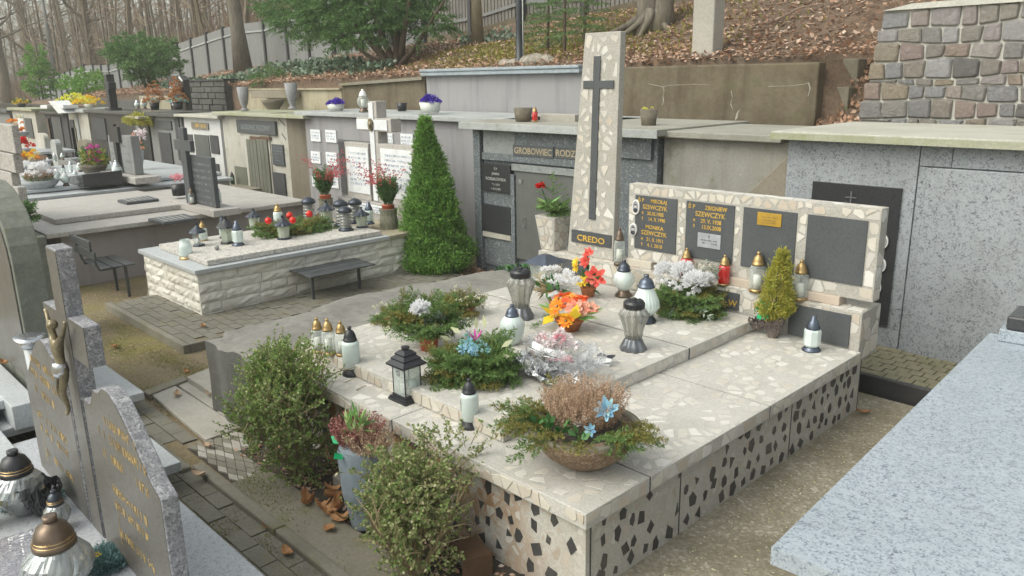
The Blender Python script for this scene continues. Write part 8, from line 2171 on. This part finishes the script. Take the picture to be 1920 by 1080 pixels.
lowbowl(76, 360, .656, .30, .19, "grey_bowl", "grey bowl of white chrysanthemums and brown heather on the stepped tomb", [("white_petal", 12, 'pom', .10, (.22, .14, .24)), ("heather_brown", 200, 'heather', 0, (.38, .2, .16)), ("yew_green", 200, 'leaf', .06, (.3, .2, .08))])
lowbowl(60, 318, .72, .35, .15, "grey_bowl", "low bowl of yellow and orange chrysanthemums farther back on the stepped tomb", [("yellow_petal", 10, 'pom', .075, (.36, .18, .16)), ("orange_petal", 6, 'pom', .07, (.36, .18, .14)), ("cream_petal", 8, 'pom', .07, (.34, .18, .12)), ("heather_brown", 200, 'heather', 0, (.5, .25, .14))])
lowbowl(178, 331, .72, .24, .22, "concrete_pot", "concrete pot of magenta flowers and yellow-striped leaves on the stepped tomb", [("magenta_petal", 14, 'ball', .075, (.22, .12, .34)), ("gold_green", 90, 'leaf', .16, (.22, .15, .2)), ("yew_green", 200, 'leaf', .1, (.25, .2, .3))])
lowbowl(38, 262, .9, .25, .2, "grey_bowl", "orange and cream flowers against the cream mausoleum at the far left", [("orange_petal", 9, 'ball', .08, (.32, .15, .3)), ("cream_petal", 5, 'ball', .08, (.26, .15, .4)), ("redorange_petal", 5, 'ball', .08, (.3, .15, .2))])
lowbowl(48, 290, .9, .2, .12, "grey_bowl", "small clump of deep red flowers under the orange ones at the far left", [("red_petal", 7, 'ball', .10, (.18, .1, .22))])
lowbowl(262, 318, .72, .12, .35, "grey_bowl", "vase of pale pink roses right of the tall grey monument", [("pinkwhite_petal", 6, 'ball', .10, (.15, .1, .35)), ("salmon_petal", 3, 'ball', .09, (.15, .1, .3)), ("yew_green", 80, 'leaf', .1, (.12, .1, .2))])
G4 = "white and silver lanterns on the stepped tomb"
for i, (k_, a, b_, c_, lab, kw) in enumerate((('bulb', 124, 348, 322, "white round-topped lantern nearest the front step of the stepped tomb", dict(body="frosted_white", lid="white_paint")), ('bulb', 108, 338, 316, "white lantern just behind the nearest white round-topped one", dict(body="frosted_white", lid="white_paint")), ('small', 92, 316, 295, "white-lidded lantern behind the chrysanthemum bowl", dict(body="frosted_white", lid="white_paint")), ('small', 134, 322, 302, "silver-banded lantern by the red candle", dict(body="glass_frost", lid="silver")), ('jar', 94, 328, 306, "dark lantern with a red glow beside the white ones", dict(body="glass_red", lid="black_plastic")),
      ('jar', 222, 337, 300, "glass cylinder lantern with silver lid before the grey monument", dict(body="glass_frost", lid="silver", rscale=1.5)), ('jar', 203, 325, 298, "glass lantern with dark lid left of the silver-lidded cylinder", dict(body="glass_frost", lid="lid_grey", rscale=1.5)), ('bulb', 118, 300, 286, "small white lantern far back on the stepped tomb", dict(body="frosted_white", lid="silver")), ('bulb', 150, 322, 304, "white lantern just left of the magenta flowers' pot", dict(body="frosted_white", lid="white_paint")), ('small', 104, 303, 287, "tiny white lantern above the yellow chrysanthemum bowl's right end", dict(body="frosted_white", lid="silver")), ('bulb', 142, 334, 318, "white lantern beside the pink and orange blossoms", dict(body="frosted_white", lid="white_paint")), ('small', 120, 325, 308, "white lantern with dark cap in the middle of the stepped tomb", dict(body="frosted_white", lid="black_plastic")))):
    LN(k_, a, b_, a, c_, .722, lab, G4, **kw)
hb = Zp(240, 338, .72); hy = hb[1]
o = thing("double_monument", (hb[0], hy, .72), "tall pale grey double monument with a dark cross between its halves", "monument")
for (a, c_) in ((208, 221), (229, 250)):
    X0, X1 = Yp(a, 300, hy)[0], Yp(c_, 300, hy)[0]; Z1 = Yp((a + c_) / 2, 255, hy)[2]; m_ = MB(); m_.box(X0, X1, hy, hy + .14, .83, Z1); part("tablet", m_, "panel_concrete", o, bevel=.01, world=True)
    q = letters_block(X0 + .08, X1 - .08, [Z1 - .2 - .12 * i for i in range(6)], hy - .0005, "grey_letter", o, .04, a); q.location = -Vector(o.location)
xc = Yp(225, 300, hy)[0]; zt = Yp(225, 233, hy)[2]; m_ = MB(); cross_box(m_, xc, hy - .05, hy - .001, .83, zt, .06, zt - .30, .22, .26); part("cross", m_, "slate_tile", o, world=True)
X0, X1 = Yp(200, 340, hy)[0], Yp(272, 340, hy)[0]; m_ = MB(); m_.box(X0, X1, hy - .15, hy + .26, .722, .828); part("plinth", m_, "granite_edge", o, bevel=.01, world=True)
P = Zp(180, 340, .74); o = thing("black_book_slab", (P[0], P[1] - .1, .722), "tilted black stone book with pale page tops on the stepped tomb", "stone book")
m_ = MB(); m_.hexa([(-.75, -.25, 0), (.55, -.25, 0), (.55, .35, 0), (-.75, .35, 0)], [(-.75, -.25, .05), (.55, -.25, .20), (.55, .35, .22), (-.75, .35, .07)]); part("book", m_, "black_granite", o, bevel=.01)
m_ = MB(); m_.hexa([(-.6, -.15, .075), (.1, -.15, .155), (.1, .25, .17), (-.6, .25, .095)], [(-.6, -.15, .082), (.1, -.15, .162), (.1, .25, .178), (-.6, .25, .102)]); part("page", m_, "granite_top", o)
P = Zp(437, 348, .28); lantern('cylinder', (P[0], P[1], .28), topz(436, 322, P) - .28, "dark green glass lantern on the mossy plinth of the plaster mausoleum", None, body="green_glass" if "green_glass" in MATS else "glossy_leaf", rscale=.9)
for i, (a, b_, c_, d, z0, lab, mt) in enumerate(((112, 300, 137, 352, .9, "slim pale stone post among the lanterns of the stepped tomb", "panel_concrete"), (96, 262, 106, 305, .9, "grey tablet stone between the far-left graves", "pale_coping"), (147, 262, 166, 310, .9, "mossy rounded tablet behind the magenta flowers", "mossy_slab"), (68, 250, 84, 290, .9, "small tan tablet by the far-left graves", "old_plaster"))):
    y_ = 5.4 + .25 * i; X0, X1, Z0, Z1 = px_rect(a, b_, c_, d, y_); m_ = MB(); n0 = 9
    pts = [(X0, GZ), (X1, GZ)] + [((X0 + X1) / 2 + cos(t) * (X1 - X0) / 2, Z1 - .12 + sin(t) * .12) for t in np.linspace(0, PI, n0)]
    m_.wallprism(pts, y_, y_ + .14); solid("tablet_stone", m_, mt, lab, "headstone", "tablet stones among the left graves", bevel=.01)
for i, (px0, px1, py, lab) in enumerate(((25, 62, 278, "pale step slab under the red flowers, far left"), (28, 70, 292, "lower grey step slab under the red flowers, far left"))):
    X0, X1 = Yp(px0, py, 5.6)[0], Yp(px1, py, 5.6)[0]; Z_ = Yp(px0, py, 5.6)[2]; m_ = MB(); m_.box(X0, X1, 5.6, 6.6, Z_ - .07, Z_); solid("step_slab", m_, "granite_bluegrey", lab, "slab", "step slabs at the far left", bevel=.01)
def roofz(px, py, y): return Yp(px, py, y)
def pot_on_roof(px, pyb, pyt, y, wpx, label, mat, shape="pot", extra=None, name="flower_pot", cat="pot"):
    P = Yp(px, pyb, y); H = topz(px, pyt, P) - P[2]; R = pxw(wpx, P) / 2
    o = thing(name, tuple(P), label, cat)
    prof = {"pot": [(R * .8, 0), (R, H), (R * .85, H)], "urn": [(R * .7, 0), (R * .7, H * .06), (R * .42, H * .10), (R * .38, H * .16), (R * .62, H * .30), (R * .80, H * .5), (R, H), (R * .85, H)], "bowl": [(R * .5, 0), (R * .52, H * .1), (R * .85, H * .6), (R, H), (R * .9, H)]}[shape]
    m_ = MB(); m_.lathe(prof, 20); part("pot", m_, mat, o, smooth=(shape != "pot") or True)
    if extra:
        for (mt, n_, r, ex, ez) in extra:
            f = MB()
            for _ in range(n_):
                a = RU(0, 2 * PI); q = random.random() ** .5; carnation(f, (cos(a) * q * ex, sin(a) * q * ex, H + ez * (1 - q * q) * RU(.4, 1)), r, 18)
            part("flowers", f, mt, o)
    return o
pot_on_roof(630, 207, 195, 7.5, 33, "white ridged pot of violet flowers on the grey coping, left of the white cross", "white_pot", extra=[("violet_petal", 40, .045, .14, .09)])
pot_on_roof(807, 211, 192, 7.5, 41, "white ridged pot of violet flowers on the grey coping, above the thuja", "white_pot", extra=[("violet_petal", 46, .045, .15, .10)])
pot_on_roof(981, 227, 202, 6.75, 36, "square tan concrete pot on the terrazzo mausoleum roof, left of the red lantern", "concrete_pot")
pot_on_roof(1216, 237, 205, 6.9, 33, "tapered brown concrete pot with moss against the brown wall", "concrete_pot", extra=[("lemon_petal", 5, .02, .08, .02)])
pot_on_roof(754, 208, 193, 7.9, 20, "small dark plastic pot on the coping between the white cross and the violets", "black_plastic")
pot_on_roof(459, 208, 163, 7.35, 22, "narrow stone urn at the left on the plaster mausoleum's roof", "grey_pot_stone", "urn")
pot_on_roof(549, 205, 155, 7.35, 24, "narrow stone urn at the right on the plaster mausoleum's roof", "grey_pot_stone", "urn")
pot_on_roof(513, 205, 187, 7.3, 45, "low wide concrete bowl between the two urns", "concrete_pot", "bowl")
P = Yp(1003, 228, 6.7); lantern('jar', tuple(P), topz(1003, 200, P) - P[2], "red glass lantern with gold lid on the terrazzo mausoleum roof", None, body="glass_red", rscale=1.2)
m_ = MB(); X0, X1, Z0, Z1 = px_rect(1012, 214, 1078, 226, 7.0); m_.box(X0, X1, 7.0, 7.12, Z0 - .02, Z1); solid("stone_strip", m_, "concrete_flag", "long pale concrete strip lying behind the red roof lantern", "slab", bevel=.008)
mb = MB(); k_ = 260; P_ = np.stack([rng.uniform(-6.9, -5.6, k_), rng.uniform(6.6, 6.95, k_), np.full(k_, 1.722) + .03 * rng.random(k_)], 1); D = unit(rand_dirs(k_) + np.array([0, 0, .5])); rhombs(mb, P_, D, side_of(D), .03, .016); struct("roof_moss", mb, "moss_tuft", kind="stuff")
P = Yp(682, 210, 7.35); H = topz(682, 167, P) - P[2]
lantern('bulb', tuple(P), H, "tall white lantern with clear glass standing on the grey coping by the white cross", None, lid="white_paint", body="glass_clear", rscale=.9)
m_ = MB(); X0, X1, Z0, Z1 = px_rect(470, 170, 536, 184, 8.1); m_.box(X0, X1, 8.1, 8.4, Z0, Z1); solid("trough", m_, "brown_plaster", "shallow tan concrete trough behind the low wide bowl", "trough", bevel=.01)
o_ = evergreen_bush(505, 165, 8.75, "small round green shrub above the trough behind the urns", [(0, 0, .16, .22, .2, .16, 36)], [(0, 0, .12, .02)], "spruce_green", .06, .012, 110, name="round_shrub", cat="shrub")
P = Yp(213, 206, 7.4); zt = topz(212, 139, P)
o = thing("black_cross", tuple(P), "tall black stone cross on the roof of the dark polished mausoleum", "cross")
H = zt - P[2]; m_ = MB(); cross_box(m_, 0, -.10, .10, H * .06, H, .10, H * .58, .17, H * .20); part("cross", m_, "black_granite", o, bevel=.02)
m_ = MB(); m_.box(-.22, .22, -.15, .15, 0, H * .06); part("foot", m_, "black_granite", o, bevel=.01)
m_ = MB(); X0, X1 = Yp(176, 205, 7.3)[0], Yp(275, 205, 7.3)[0]; zz_ = Yp(213, 206, 7.4)[2]; m_.box(X0, X1, 7.3, 7.9, zz_ - .05, zz_ - .005); solid("roof_slab", m_, "black_granite", "polished black slab under the tall black cross", "slab", bevel=.01)
X0, X1, Z0, Z1 = px_rect(317, 142, 346, 207, 7.4)
o = thing("dark_monument", ((X0 + X1) / 2, 7.4, Z0), "dark upright monument with slanted top, small white figure and vertical white lettering", "monument")
m_ = MB(); W_ = X1 - X0; Hm = Z1 - Z0; m_.wallprism([(-W_ / 2, 0), (W_ / 2, 0), (W_ / 2, Hm * .88), (W_ * .3, Hm), (-W_ / 2, Hm)], 0, .14); part("stone", m_, "black_granite", o, bevel=.008)
q = letters_block(-W_ * .42, -W_ * .18, [Hm * f for f in (.14, .22, .3, .38, .46, .54, .62)], -.001, "white_paint", o, .045, 3, .0)
m_ = MB(); m_.add([(W_ * .30, -.002, Hm * .99), (W_ * .48, -.002, Hm * .86), (W_ * .44, -.002, Hm * .82), (W_ * .22, -.002, Hm * .95)], [(0, 1, 2, 3)]); part("pale_edge", m_, "white_paint", o)
m_ = MB()
for k in range(26): m_.ball((random.gauss(0, W_ * .10), -.006, Hm * (.74 + RU(-.08, .1))), .018, 6, 4, (1, .3, 1.6))
q = part("white_figure", m_, "pale_letter", o); q["kind"] = "stuff"
for (px, py, w, lab, ms) in ((335, 205, 18, "dark pot of orange-brown foliage and pale blue flowers before the dark monument", [("orange_leaf", 60, .06, .20, .55), ("teal_petal", 20, .06, .20, .10)]), (291, 206, 18, "black pot of rusty orange foliage left of the dark monument", [("orange_leaf", 70, .05, .24, .55), ("teal_petal", 10, .05, .15, .06)])):
    pot_on_roof(px, py, py - 14, 7.25, w, lab, "black_plastic", extra=ms)
for i, (px, lab) in enumerate(((258, "smaller silvery lantern on the black slab, left of its twin"), (271, "larger silvery lantern on the black slab beside the rusty foliage pot"))):
    P = Yp(px, 204, 7.35); lantern('bulb', tuple(P), .22 + .05 * i, lab, "silvery lanterns on the black slab", lid="silver", body="glass_frost")
for (px, pyb, y, n_, ex, lab, sets) in ((138, 203, 7.6, 0, .5, "mass of lemon-yellow flowers on the mausoleum roof at the left", [("lemon_petal", 34, .10, .48, .32), ("yew_green", 20, .09, .5, .2)]), (167, 203, 7.6, 0, .4, "spray of golden-yellow flowers beside the lemon-yellow ones", [("yellow_petal", 20, .09, .40, .24), ("lemon_petal", 8, .08, .3, .28)]), (41, 202, 7.6, 0, .3, "small bunch of orange-yellow flowers on the far-left mausoleum roof", [("yellow_petal", 14, .08, .26, .24), ("fir_green", 14, .09, .28, .2)])):
    pot_on_roof(px, pyb, pyb - 8, y, 16, lab, "white_pot" if px == 167 else "black_plastic", extra=sets)
for i, (pts, lab) in enumerate((([(90, 190), (101, 189), (121, 212), (109, 213)], "pale tilted stone slab leaning like half a gable at the far left"), ([(75, 197), (88, 197), (88, 204), (76, 204)], "small pale stone block left of the tilted slab"), ([(110, 197), (118, 197), (119, 204), (112, 204)], "small pale stone block right of the tilted slab"))):
    P_ = [Yp(x, y, 6.9) for x, y in pts][::-1]; m_ = MB(); m_.wallprism([(p[0], p[2]) for p in P_], 6.9, 7.3); solid("roof_stone", m_, "white_marble", lab, "stone slab", "pale stones on the far-left roof", bevel=.01)
P = Yp(258, 216, 7.0); o = thing("hanging_foliage", tuple(P), "yellow-green drooping foliage on a ledge left of the narrow grey mausoleum", "plant")
m_ = MB(); 
for k in range(50):
    a = RU(0, 2 * PI); fir_branch(m_, (RU(-.35, .35), 0, RU(-.05, .1)), (cos(a), sin(a) * .4, .1), .35, .06, .02, 90, 3, droop=.22)
part("foliage", m_, "gold_green", o); m_ = MB(); m_.box(-.45, .45, -.15, .4, -.07, -.02); part("ledge", m_, "old_plaster", o)
def arch(x0, x1, z0, z1, n=14, frac=.5):
    cx_ = (x0 + x1) / 2; r = (x1 - x0) / 2
    return [(x0, z0), (x1, z0)] + [(cx_ + cos(t) * r, z1 - r * frac + sin(t) * r * frac) for t in np.linspace(0, PI, n)]
o = thing("arched_headstone", (-6.6, 1.2, .15), "big green-grey arched headstone with a shiny dark face at the left edge", "headstone")
xr_ = Yp(62, 560, 1.3)[0]; zt = Yp(10, 358, 1.2)[2]
weathered("green_granite", (0.19, 0.20, 0.17), (0.12, 0.13, 0.11), (0.18, 0.18, 0.12), scale=9, rough=.8, streak=False, bumpy=.9, fine=30)
m_ = MB(); m_.wallprism(arch(-7.4, -5.98, .16, zt, frac=.7), 1.18, 1.36); part("stone", m_, "green_granite", o, bevel=.008, world=True)
m_ = MB(); m_.wallprism(arch(-7.36, -6.02, .30, zt - .05, frac=.7), 1.170, 1.1785); part("polished_face", m_, "granite_polished", o, world=True)
m_ = MB(); m_.box(-7.5, -5.9, 1.04, 1.45, .02, .155); part("plinth", m_, "granite_bluegrey", o, bevel=.01, world=True)
def bar(name, p0, p1, w, z0, z1, mat, label, cat="kerb", group=None):
    a = np.array(p0, float); b_ = np.array(p1, float); d = (b_ - a)[:2]; d /= np.linalg.norm(d); s_ = np.array([-d[1], d[0]]) * w / 2
    m_ = MB(); P_ = [(a[0] - s_[0], a[1] - s_[1]), (b_[0] - s_[0], b_[1] - s_[1]), (b_[0] + s_[0], b_[1] + s_[1]), (a[0] + s_[0], a[1] + s_[1])]
    ar = sum(P_[i][0] * P_[(i + 1) % 4][1] - P_[(i + 1) % 4][0] * P_[i][1] for i in range(4))
    if ar < 0: P_ = P_[::-1]
    m_.prism(P_, z0, z1); return solid(name, m_, mat, label, cat, group, bevel=.006)
e = Zp(66, 752, .27)
bar("polished_kerb", (e[0], e[1] - .06), (e[0] - 2.4, e[1] - .06), .16, .10, .27, "granite_bluegrey", "long polished grey kerb bar ending below the thin metal cup, left edge", group="polished bars at the left edge")
bar("polished_kerb", (e[0] - .25, e[1] + .13), (e[0] - 2.4, e[1] + .13), .10, .10, .32, "green_granite", "second, narrower kerb bar just behind the long one at the left edge", group="polished bars at the left edge")
lslab("dark polished slab shining under the kerb bars at the left edge", -7.6, -4.92, .35, .88, .10, .165, "granite_bluegrey")
lslab("upper polished slab with a dead leaf at the left edge", -8.0, -5.9, .55, 1.02, .20, .26, "granite_bluegrey")
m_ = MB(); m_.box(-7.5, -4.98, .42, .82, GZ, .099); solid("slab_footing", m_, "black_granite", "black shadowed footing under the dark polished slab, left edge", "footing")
P = Yp(57, 640, 1.0); o = thing("metal_stand_vase", (-5.08, 1.02, .27), "thin grey metal stand vase with a shiny silver cup beside the cross headstone", "vase")
Hq = Yp(57, 632, 1.02)[2] - .27
m_ = MB(); m_.lathe([(.055, 0), (.055, .02), (.035, .04), (.035, .08), (.045, .09), (.045, .11), (.035, .12), (.035, Hq * .45), (.048, Hq * .47), (.048, Hq * .5), (.035, Hq * .52), (.04, Hq * .9)], 18); part("stand", m_, "granite_bluegrey", o, smooth=True)
m_ = MB(); m_.lathe([(.04, Hq * .88), (.085, Hq), (.02, Hq * .97)], 18); part("cup", m_, "silver", o, smooth=True)
for i, (a, b_, lab, mt) in enumerate((((318 / 3.6, 563), (105, 600), "small light granite block behind the cross headstone's left arm", "granite_grey"), ((74, 590), (92, 640), "pale polished tile edge beside the crucified figure's arm", "granite_top"))):
    P = Yp(a[0], a[1], 1.35); q = Yp(b_[0], b_[1], 1.35); m_ = MB(); m_.box(P[0], q[0], 1.35, 1.5, .0, P[2]); solid("granite_block", m_, mt, lab, "stone block", bevel=.006)
X0, X1, Z0, Z1 = px_rect(-30, 232, 24, 282, 2.2); o = thing("stone_pillar", ((X0 + X1) / 2, 2.3, GZ), "weathered speckled granite pillar with square block at the left edge", "pillar")
m_ = MB(); m_.box(X0, X1, 2.2, 2.27, Z0, Z1); part("upper_block", m_, "granite_edge", o, bevel=.01, world=True)
for (a, b_, c_, d, nm) in ((-30, 284, 27, 316, "cross_block"), (-30, 317, 22, 341, "neck_block"), (-30, 342, 40, 430, "shoulder_block")):
    q = px_rect(a, b_, c_, d, 2.2); m_ = MB(); m_.box(q[0], q[1], 2.19, 2.28, GZ if nm == "shoulder_block" else q[2], q[3]); part(nm, m_, "granite_edge", o, bevel=.01, world=True)
P = Yp(25, 400, 1.75); o = thing("grave_bush", (P[0] - .1, 1.8, P[2] - .1), "dark green round plant in an orange pot at the left edge above the arched headstone", "plant")
m_ = MB(); m_.lathe([(.09, -.12), (.11, 0)], 16); part("pot", m_, "orange_plastic", o); fir_mound(o, .27, .2, 46, (("yew_green", 1),), .03, .007, 300, 4, .05, (-5, 70))
m_ = MB(); m_.box(P[0] - .35, P[0] + .15, 1.65, 1.95, GZ, P[2] - .225); solid("plant_plinth", m_, "green_granite", "mossy stone plinth under the dark round plant at the left edge", "plinth", bevel=.01)
o = thing("name_tablet", (-3.55, .55, .16), "small grey granite tablet with engraved name lying before the cross headstone", "plaque")
pp = [Zp(0, 1010, .22), Zp(62, 990, .25), Zp(92, 1110, .25), Zp(-30, 1140, .22)]
P_ = pp[::-1]; m_ = MB(); ar = sum(P_[i][0] * P_[(i + 1) % 4][1] - P_[(i + 1) % 4][0] * P_[i][1] for i in range(4))
if ar < 0: P_ = P_[::-1]
m_.hexa([(p[0], p[1], p[2] - .06) for p in P_], [(p[0], p[1], p[2]) for p in P_]); part("tablet", m_, "granite_grey", o, bevel=.004, world=True)
ce = sum(pp) / 4; ex = pp[2] - pp[1]; ez = math.atan2(-ex[1], -ex[0]) + PI
ux = ex / np.linalg.norm(ex)
for s_, f, sz in (("ŚP", .88, .05), ("WANDA KRU", .55, .062), ("ur. 9. 11.", .22, .05)):
    q = pp[0] + (pp[1] - pp[0]) * f + ux * .03 + np.array([0, 0, .005]); text(s_, sz, "white_paint", o, tuple(q - np.array(o.location)), rot=(0, 0, math.atan2(ux[1], ux[0])), depth=.001)
for i, (px, py, r, lab) in enumerate(((60, 935, .17, "bluish artificial fir wreath under the dark-lidded lanterns, bottom left"), (200, 1052, .13, "tuft of bluish artificial fir against the headstone foot, bottom left"))):
    P = Zp(px, py, .16); o = thing("blue_fir_wreath", (P[0], P[1], .155), lab, "wreath", "bluish fir wreaths, bottom left")
    leafy("blue_fir", [(0.05, 0.12, 0.12), (0.10, 0.20, 0.20), (0.16, 0.28, 0.28)]) if "blue_fir" not in MATS else None
    fir_mound(o, r, .07, 54, (("blue_fir", 1),), .022, .004, 420, 4, .02, (-5, 40)); m_ = MB(); carnation(m_, (.03, -.04, .07), .018, 14); part("yellow_bud", m_, "yellow_petal", o)
G5 = "large foreground lanterns before the cross headstone"
def biglan(px, pyb, pxt, pyt, label, glassm, lidm, rs=1.0):
    P = Zp(px, pyb, .16); H = topz(pxt, pyt, P) - .16; o = thing("grave_lantern", (P[0], P[1], .16), label, "grave lantern", G5); k = H * rs
    m_ = MB(); na = 48; V = []; prof = [(.14, .0), (.16, .04), (.24, .16), (.33, .30), (.36, .40), (.33, .50), (.25, .60), (.17, .66)]
    for j, (r, z) in enumerate(prof):
        for i in range(na):
            a = 2 * PI * i / na; f = 1 + .05 * abs(sin(a * 6 + j * PI / 2)) * (1 if 1 < j < 7 else 0); V.append((r * k * f * cos(a), r * k * f * sin(a), z * H))
    m_.add(V, [(j * na + i, j * na + (i + 1) % na, (j + 1) * na + (i + 1) % na, (j + 1) * na + i) for j in range(len(prof) - 1) for i in range(na)] + [tuple(reversed(range(na)))]); part("glass", m_, glassm, o)
    c = MB(); c.lathe([(.12 * k, .02 * H), (.12 * k, .48 * H), (.01, .49 * H)], 14); part("candle", c, "wax", o, smooth=True)
    l = MB(); l.lathe([(.20 * k, .63 * H), (.225 * k, .64 * H), (.225 * k, .69 * H), (.205 * k, .70 * H), (.20 * k, .78 * H), (.15 * k, .88 * H), (.08 * k, .92 * H), (.06 * k, .93 * H), (.075 * k, .94 * H), (.075 * k, 1.0 * H), (.05 * k, 1.0 * H)], 32); part("lid", l, lidm, o, smooth=True)
    for z0 in (.70, .74):
        t = MB(); t.tube([(cos(a) * (.209 - (.006 if z0 > .72 else 0)) * k, sin(a) * (.209 - (.006 if z0 > .72 else 0)) * k, z0 * H) for a in np.linspace(0, 2 * PI, 33)], .0022, 4, caps=False); part("gold_ring", t, "lid_gold", o)
    for i in range(6):
        a = i * PI / 3; t = MB(); t.tube([(cos(a + u * .5) * (.212 - .05 * (1 - u * u)) * k, sin(a + u * .5) * (.212 - .05 * (1 - u * u)) * k, (.735 + .10 * (1 - u * u)) * H) for u in np.linspace(-1, 1, 9)], .0016, 4, caps=False); part("gold_arc", t, "lid_gold", o)
biglan(120, 1115, 110, 962, "big faceted silver glass lantern with bronze lid at the very bottom left", "glass_silver", "lid_bronze")
biglan(45, 960, 32, 842, "onion-shaped lantern with black lid above the blue fir wreath", "glass_silver", "black_plastic")
biglan(112, 990, 103, 918, "smaller grey-lidded lantern between the two big ones", "glass_silver", "lid_grey", .8)
biglan(-30, 985, -26, 880, "yellow-orange lantern cut off by the left edge", "yellow_petal", "lid_gold", .8)
m_ = crumple(0, .10, .16, .2, 14, 0, (1, 1)); P = Zp(80, 960, .16); q = link("dark_heart_ornament", m_.mesh("dark_heart_ornament"), "black_plastic", None, (P[0] + .03, P[1], .16)); tag(q, "shiny black lace-patterned ornament pressed against the onion-shaped lantern", "ornament")
